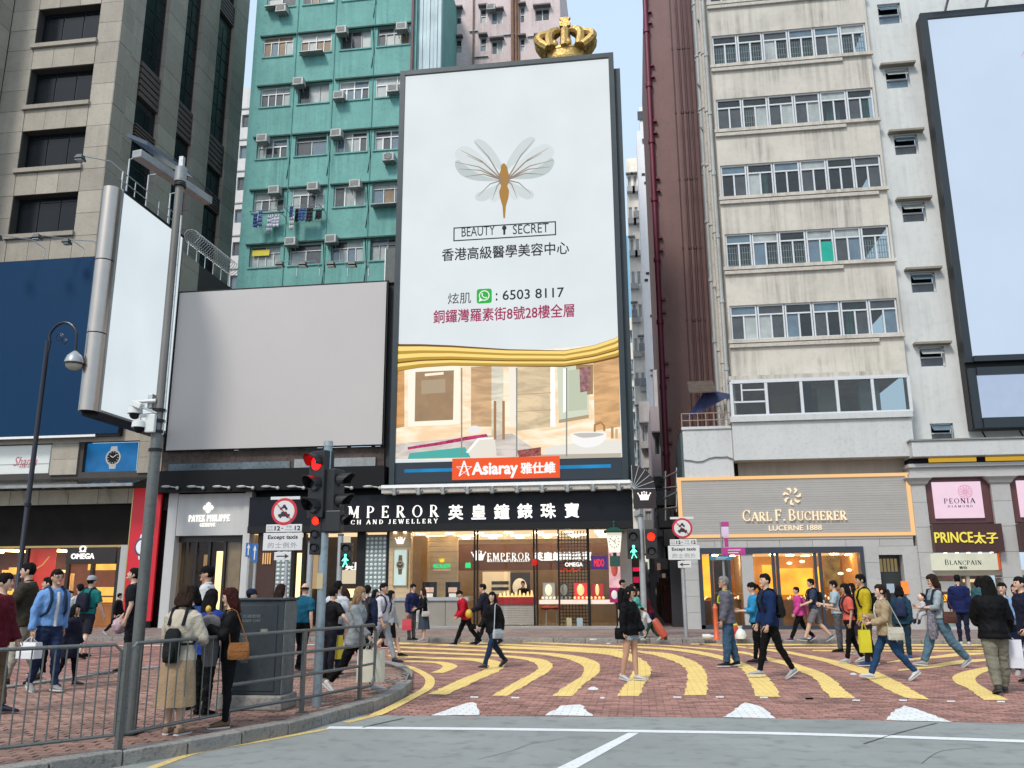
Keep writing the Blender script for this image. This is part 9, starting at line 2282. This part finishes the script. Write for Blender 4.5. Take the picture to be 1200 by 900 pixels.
# crossing, right of centre
P=person(856,782,676,-92,'grey haired man in a grey jacket with yellow-green shoulders crossing left',('jacket',(.115,.115,.145)),('widejeans',(.045,.095,.16)),(.02,.016,.016),('short','grey'),'m','cross',(6,8,14,0),(-4,8,12,0),z0=0,stripe=(.48,.55,.05),glasses=True,skin=1,fat=1.04)
P=person(889,777,683,-88,'woman with a ponytail in a sky blue sweater beside the navy backpacker',('sweater',(.03,.24,.46),'34'),('slim',BLK),(.04,.04,.05),('pony','black'),'f','cross',(18,8,72,12),(18,8,72,12),z0=0,head=(0,16))
P=person(907,795,673,-80,'young man in a navy sweater and black trousers with a backpack striding left',('sweater',(.010,.026,.085)),('slim',BLK),(.38,.38,.36),('short','black'),'m',((-16,14,30),(17,4,0)),(4,8,16,0),(8,8,16,0),z0=0,skin=0,head=(10,0))
backpack(P,(.012,.014,.014),'black backpack on the young man in navy',.95)
P=person(939,752,686,-85,'woman with short hair in a magenta pink top walking left',('sweater',(.55,.06,.27)),('trousers',BLK),(.10,.04,.12),('short','black'),'f','wide',(10,8,25,0),(-8,8,20,0),z0=PZ,fat=1.05)
t,off=bagthing(P,'tied_jacket','pink jacket tied round the shoulders of the woman in magenta','jacket',P.S((0,.10,.47)))
MB().loft([[Vector((.10*w_*math.cos(a)*P.H,d_*P.H+.03*w_*math.sin(a)*P.H,z_*P.H))for a in[2*PI*j/14 for j in range(14)]]for z_,w_,d_ in((0,.5,.05),(.12,.9,.03),(.25,1,.0),(.33,.8,-.02))]).build('jacket_cloth',cloth((.50,.10,.28)),t,local=True,smooth=True)
P=person(957,752,676,-88,'man in a slate blue tee and grey shorts with a backpack walking left',('tee',(.035,.05,.09)),('kneeshorts',(.17,.16,.17)),(.12,.16,.2),('short','black'),'m','wide',(20,8,50,0),(10,8,30,0),z0=PZ,skin=0)
backpack(P,BLK,'black backpack on the man in grey shorts',1.0)
P=person(985,764,680,-100,'man with sunglasses in a pale tee behind the coral tee',('tee',(.35,.45,.50)),('trousers',(.10,.10,.11)),BLK,('short','black'),'m','stand',(20,8,80,0),(20,8,80,0),z0=0,glasses='dark')
P=person(1000,777,684,-88,'young woman in a coral tee holding a phone and walking left',('tee',(.68,.13,.10)),('slim',BLK),(.50,.50,.50),('half','black'),'f','half',(-4,8,16,0),(24,8,82,0),z0=0,skin=1,head=(0,10))
backpack(P,(.015,.02,.03),'dark backpack on the young woman in the coral tee',1.0)
t,off=bagthing(P,'phone','phone held out by the young woman in the coral tee','phone',P.hand[-1]+Vector((0,-.03,.0)));MB().box(-.04,.04,-.006,.006,0,.14).build('phone_body',mat('phone_pale',(.5,.48,.46),.3),t,local=True)
P=person(1006,766,683,-70,'dark haired woman in plum with a pale scarf behind the yellow sweater',('jacket',(.08,.02,.05)),('skirt',(.03,.02,.03),.25),(.3,.25,.22),('half','black'),'f','stand',z0=0,inner=(.6,.55,.55))
P=person(1020,781,673.5,-85,'man in a mustard yellow sweater with a black backpack',('sweater',(.50,.38,.02)),('trousers',(.035,.032,.038)),(.02,.07,.22),('short','black'),'m','cross',(4,8,14,0),(-4,8,14,0),z0=0,skin=1)
backpack(P,BLK,'black backpack on the man in the mustard sweater',.9);shopbag(P,1,(.58,.52,.02),'lime yellow shopping bag carried behind the coral tee',.22,.42,.08,10,.10)
P=person(1044,797,682,-90,'woman in a beige shirt jacket and blue jeans striding left',('jacket',(.38,.29,.175)),('jeans',(.018,.055,.13)),(.62,.62,.62),('pony','brown'),'f','wide2',(8,8,70,22),(14,8,88,22),z0=0,inner=(.6,.6,.6),skin=2)
handbag(P,1,(.52,.50,.42),'off-white slouchy handbag of the woman in the beige shirt jacket',.56,.17,.13,.06,y=.06)
P=person(1062,772,686,160,'person in a navy backpack jacket facing the dark doorway',('jacket',(.015,.05,.08)),('trousers',(.015,.04,.06)),(.02,.08,.3),('bob','black'),'f','stand',z0=0)
backpack(P,(.02,.03,.07),'navy backpack in front of the dark doorway',.95)
# mother and baby
P=person(1106,782,670,-82,'tall long haired woman in grey and blue jeans carrying a baby in front',('tee',(.30,.36,.38),'34'),('widejeans',(.10,.18,.24)),(.33,.35,.37),('half','brown'),'f','wide2',(20,10,72,25),(24,10,74,25),z0=0,head=(0,12))
mo=P
handbag(P,1,(.10,.045,.035),'brown shoulder bag of the woman carrying the baby',.60,.14,.12,.06,y=.06)
t,off=bagthing(P,'baby_carrier','dark padded baby carrier worn by the tall woman','baby carrier',P.S((0,-.12,.56)))
mb=MB().loft([[Vector((.085*w_*math.cos(a)*P.H,(.02+.045*w_*math.sin(a))*P.H,z_*P.H))for a in[2*PI*j/14 for j in range(14)]]for z_,w_ in((0,.7),(.05,1),(.12,1),(.16,.6))]);mb.build('carrier_pouch',cloth((.02,.025,.04)),t,local=True,smooth=True)
for s_ in(1,-1):shift(MB().tube([P.S(P.LT((s_*.06,-.09,.68))),P.S(P.LT((s_*.07,-.04,.83))),P.S(P.LT((s_*.07,.03,.84))),P.S(P.LT((s_*.02,.08,.72)))],.022,8),off).build('carrier_strap',cloth((.02,.035,.06)),t,local=True,smooth=True)
t,off=bagthing(P,'patterned_scarf','black and white patterned scarf hanging from the arm of the tall woman','scarf',P.hand[1]+Vector((.05,.24,-.60)))
MB().loft([[Vector((.05*w_*math.cos(a),.09*w_*math.sin(a)*(1+.2*math.sin(5*a)),z_))for a in[2*PI*j/14 for j in range(14)]]for z_,w_ in((0,.6),(.1,1.1),(.3,1.0),(.5,.8),(.64,.5))]).build('scarf_cloth',mat('patterned_cloth',(.16,.15,.18),.9,var=.95,scale=26),t,local=True,smooth=True)
# baby: seated in the carrier, facing left with its mother
bw=mo.loc+Rz_(mo.yaw)@mo.S((0,-.155,.585))
t=thing('person','baby in a pale grey suit and dark socks sitting in the carrier','person',tuple(bw),None,mo.yaw)
B=MB();k=1.0
B.loft([[Vector((r1*math.cos(a),.0+r2*math.sin(a),z_))for a in[2*PI*j/14 for j in range(14)]]for z_,r1,r2 in((-.02,.06,.05),(.04,.085,.075),(.12,.082,.07),(.19,.07,.055),(.215,.035,.035))]);B.tube([(0,0,.2),(0,-.005,.25)],.03,8)
B.ell((0,-.01,.295),.065,.072,.075,14,10);B.ell((0,-.082,.285),.01,.01,.009,8,6);
for s_ in(1,-1):B.ell((s_*.065,0,.29),.01,.014,.018,8,6);B.tube([(s_*.07,0,.17),(s_*.12,-.05,.12),(s_*.11,-.12,.10)],[.03,.026,.018],8);B.tube([(s_*.05,0,.0),(s_*.10,-.10,-.03),(s_*.09,-.13,-.12),(s_*.09,-.14,-.19)],[.04,.038,.03,.022],8)
link(remesh(B,.011,'body',SKIN[2],smooth=1),'body',t)
C=MB();C.loft([[Vector((r1*math.cos(a),r2*math.sin(a),z_))for a in[2*PI*j/14 for j in range(14)]]for z_,r1,r2 in((-.03,.07,.06),(.04,.095,.085),(.12,.092,.08),(.2,.07,.056))])
for s_ in(1,-1):C.tube([(s_*.07,0,.165),(s_*.12,-.05,.12),(s_*.112,-.10,.105)],[.038,.034,.028],8);C.tube([(s_*.05,0,.0),(s_*.10,-.10,-.03),(s_*.09,-.13,-.12)],[.05,.046,.038],8)
link(remesh(C,.012,'baby_suit',cloth((.46,.48,.50)),disp=.003,freq=20,smooth=1),'baby_suit',t)
for s_ in(1,-1):MB().tube([(s_*.09,-.13,-.12),(s_*.09,-.14,-.18),(s_*.09,-.17,-.20)],[.03,.028,.02],8).build('sock',cloth((.02,.02,.035)),t,local=True,smooth=True)
MB().ell((0,.012,.315),.069,.066,.066,12,9).build('hair',HAIRC['brown'],t,local=True,smooth=True)
for s_ in(1,-1):MB().ell((s_*.025,-.076,.30),.008,.005,.007,8,5).build('eye',EYE,t,local=True)
# far right
P=person(1131,756,673,168,'man in a navy blazer and jeans looking into the right-hand shop window',('blazer',(.012,.018,.075)),('slim',(.012,.016,.04)),(.5,.5,.5),('short','black'),'m','stand',(6,8,20,0),(-4,6,12,0),z0=PZ,inner=None)
shopbag(P,1,(.20,.30,.28),'small patterned bag held by the man in the navy blazer',.16,.26,.08,90,.08)
P=person(1156,754,676,150,'dark haired shopper at the window left of the black jacket woman',('jacket',(.03,.10,.12)),('trousers',BLK),BLK,('bob','black'),'f','stand',z0=PZ)
P=person(1174,813,675,172,'long haired woman in a black jacket and khaki trousers seen from behind',('loose',(.004,.004,.005)),('wide',(.20,.19,.145)),(.05,.05,.06),('long','black'),'f','half2',(12,12,55,20),(4,12,30,0),z0=0,fat=1.12,vox=.013)
shopbag(P,-1,(.60,.61,.66),'tall white paper bag left of the woman in khaki trousers',.30,.40,.14,80,.05)
P=person(1188,790,682,-35,'woman with tied hair and a denim vest behind the khaki trousers',('shirt',(.20,.34,.55)),('trousers',NAVY),(.4,.38,.36),('pony','black'),'f','stand',(14,10,70,10),(14,10,60,20),z0=0,inner=(.5,.42,.32))
t,off=bagthing(P,'orange_fruit','orange fruit or ball held at the right edge','ball',P.hand[-1]);MB().ell((0,-.03,.05),.07,.07,.07,14,10).build('fruit',mat('orange_skin',(.75,.22,.01),.4),t,local=True,smooth=True)
P=person(1200,762,684,-60,'person in a white top cut by the right edge',('tee',(.5,.5,.48)),('trousers',NAVY),(.4,.4,.4),('half','brown'),'f','stand',z0=PZ)
P=person(1213,800,676,-80,'person in dark navy just entering at the right edge',('jacket',(.012,.014,.03)),('trousers',(.02,.02,.03)),BLK,('short','black'),'m','half',z0=0)
# inside the jeweller
P=person(613,739,690,0,'shop assistant in black behind the red jewellery counter',('blazer',BLK),('trousers',BLK),BLK,('short','black'),'f','stand',z0=PZ,H=1.62);P.root.location=(Yp(613,690,FY+2.2).x,FY+2.2,PZ+.03)
print('people',NP[0],'tris',sum(len(o.data.polygons)for o in bpy.data.objects if o.type=='MESH'))
bpy.data.scenes.remove(TMP)
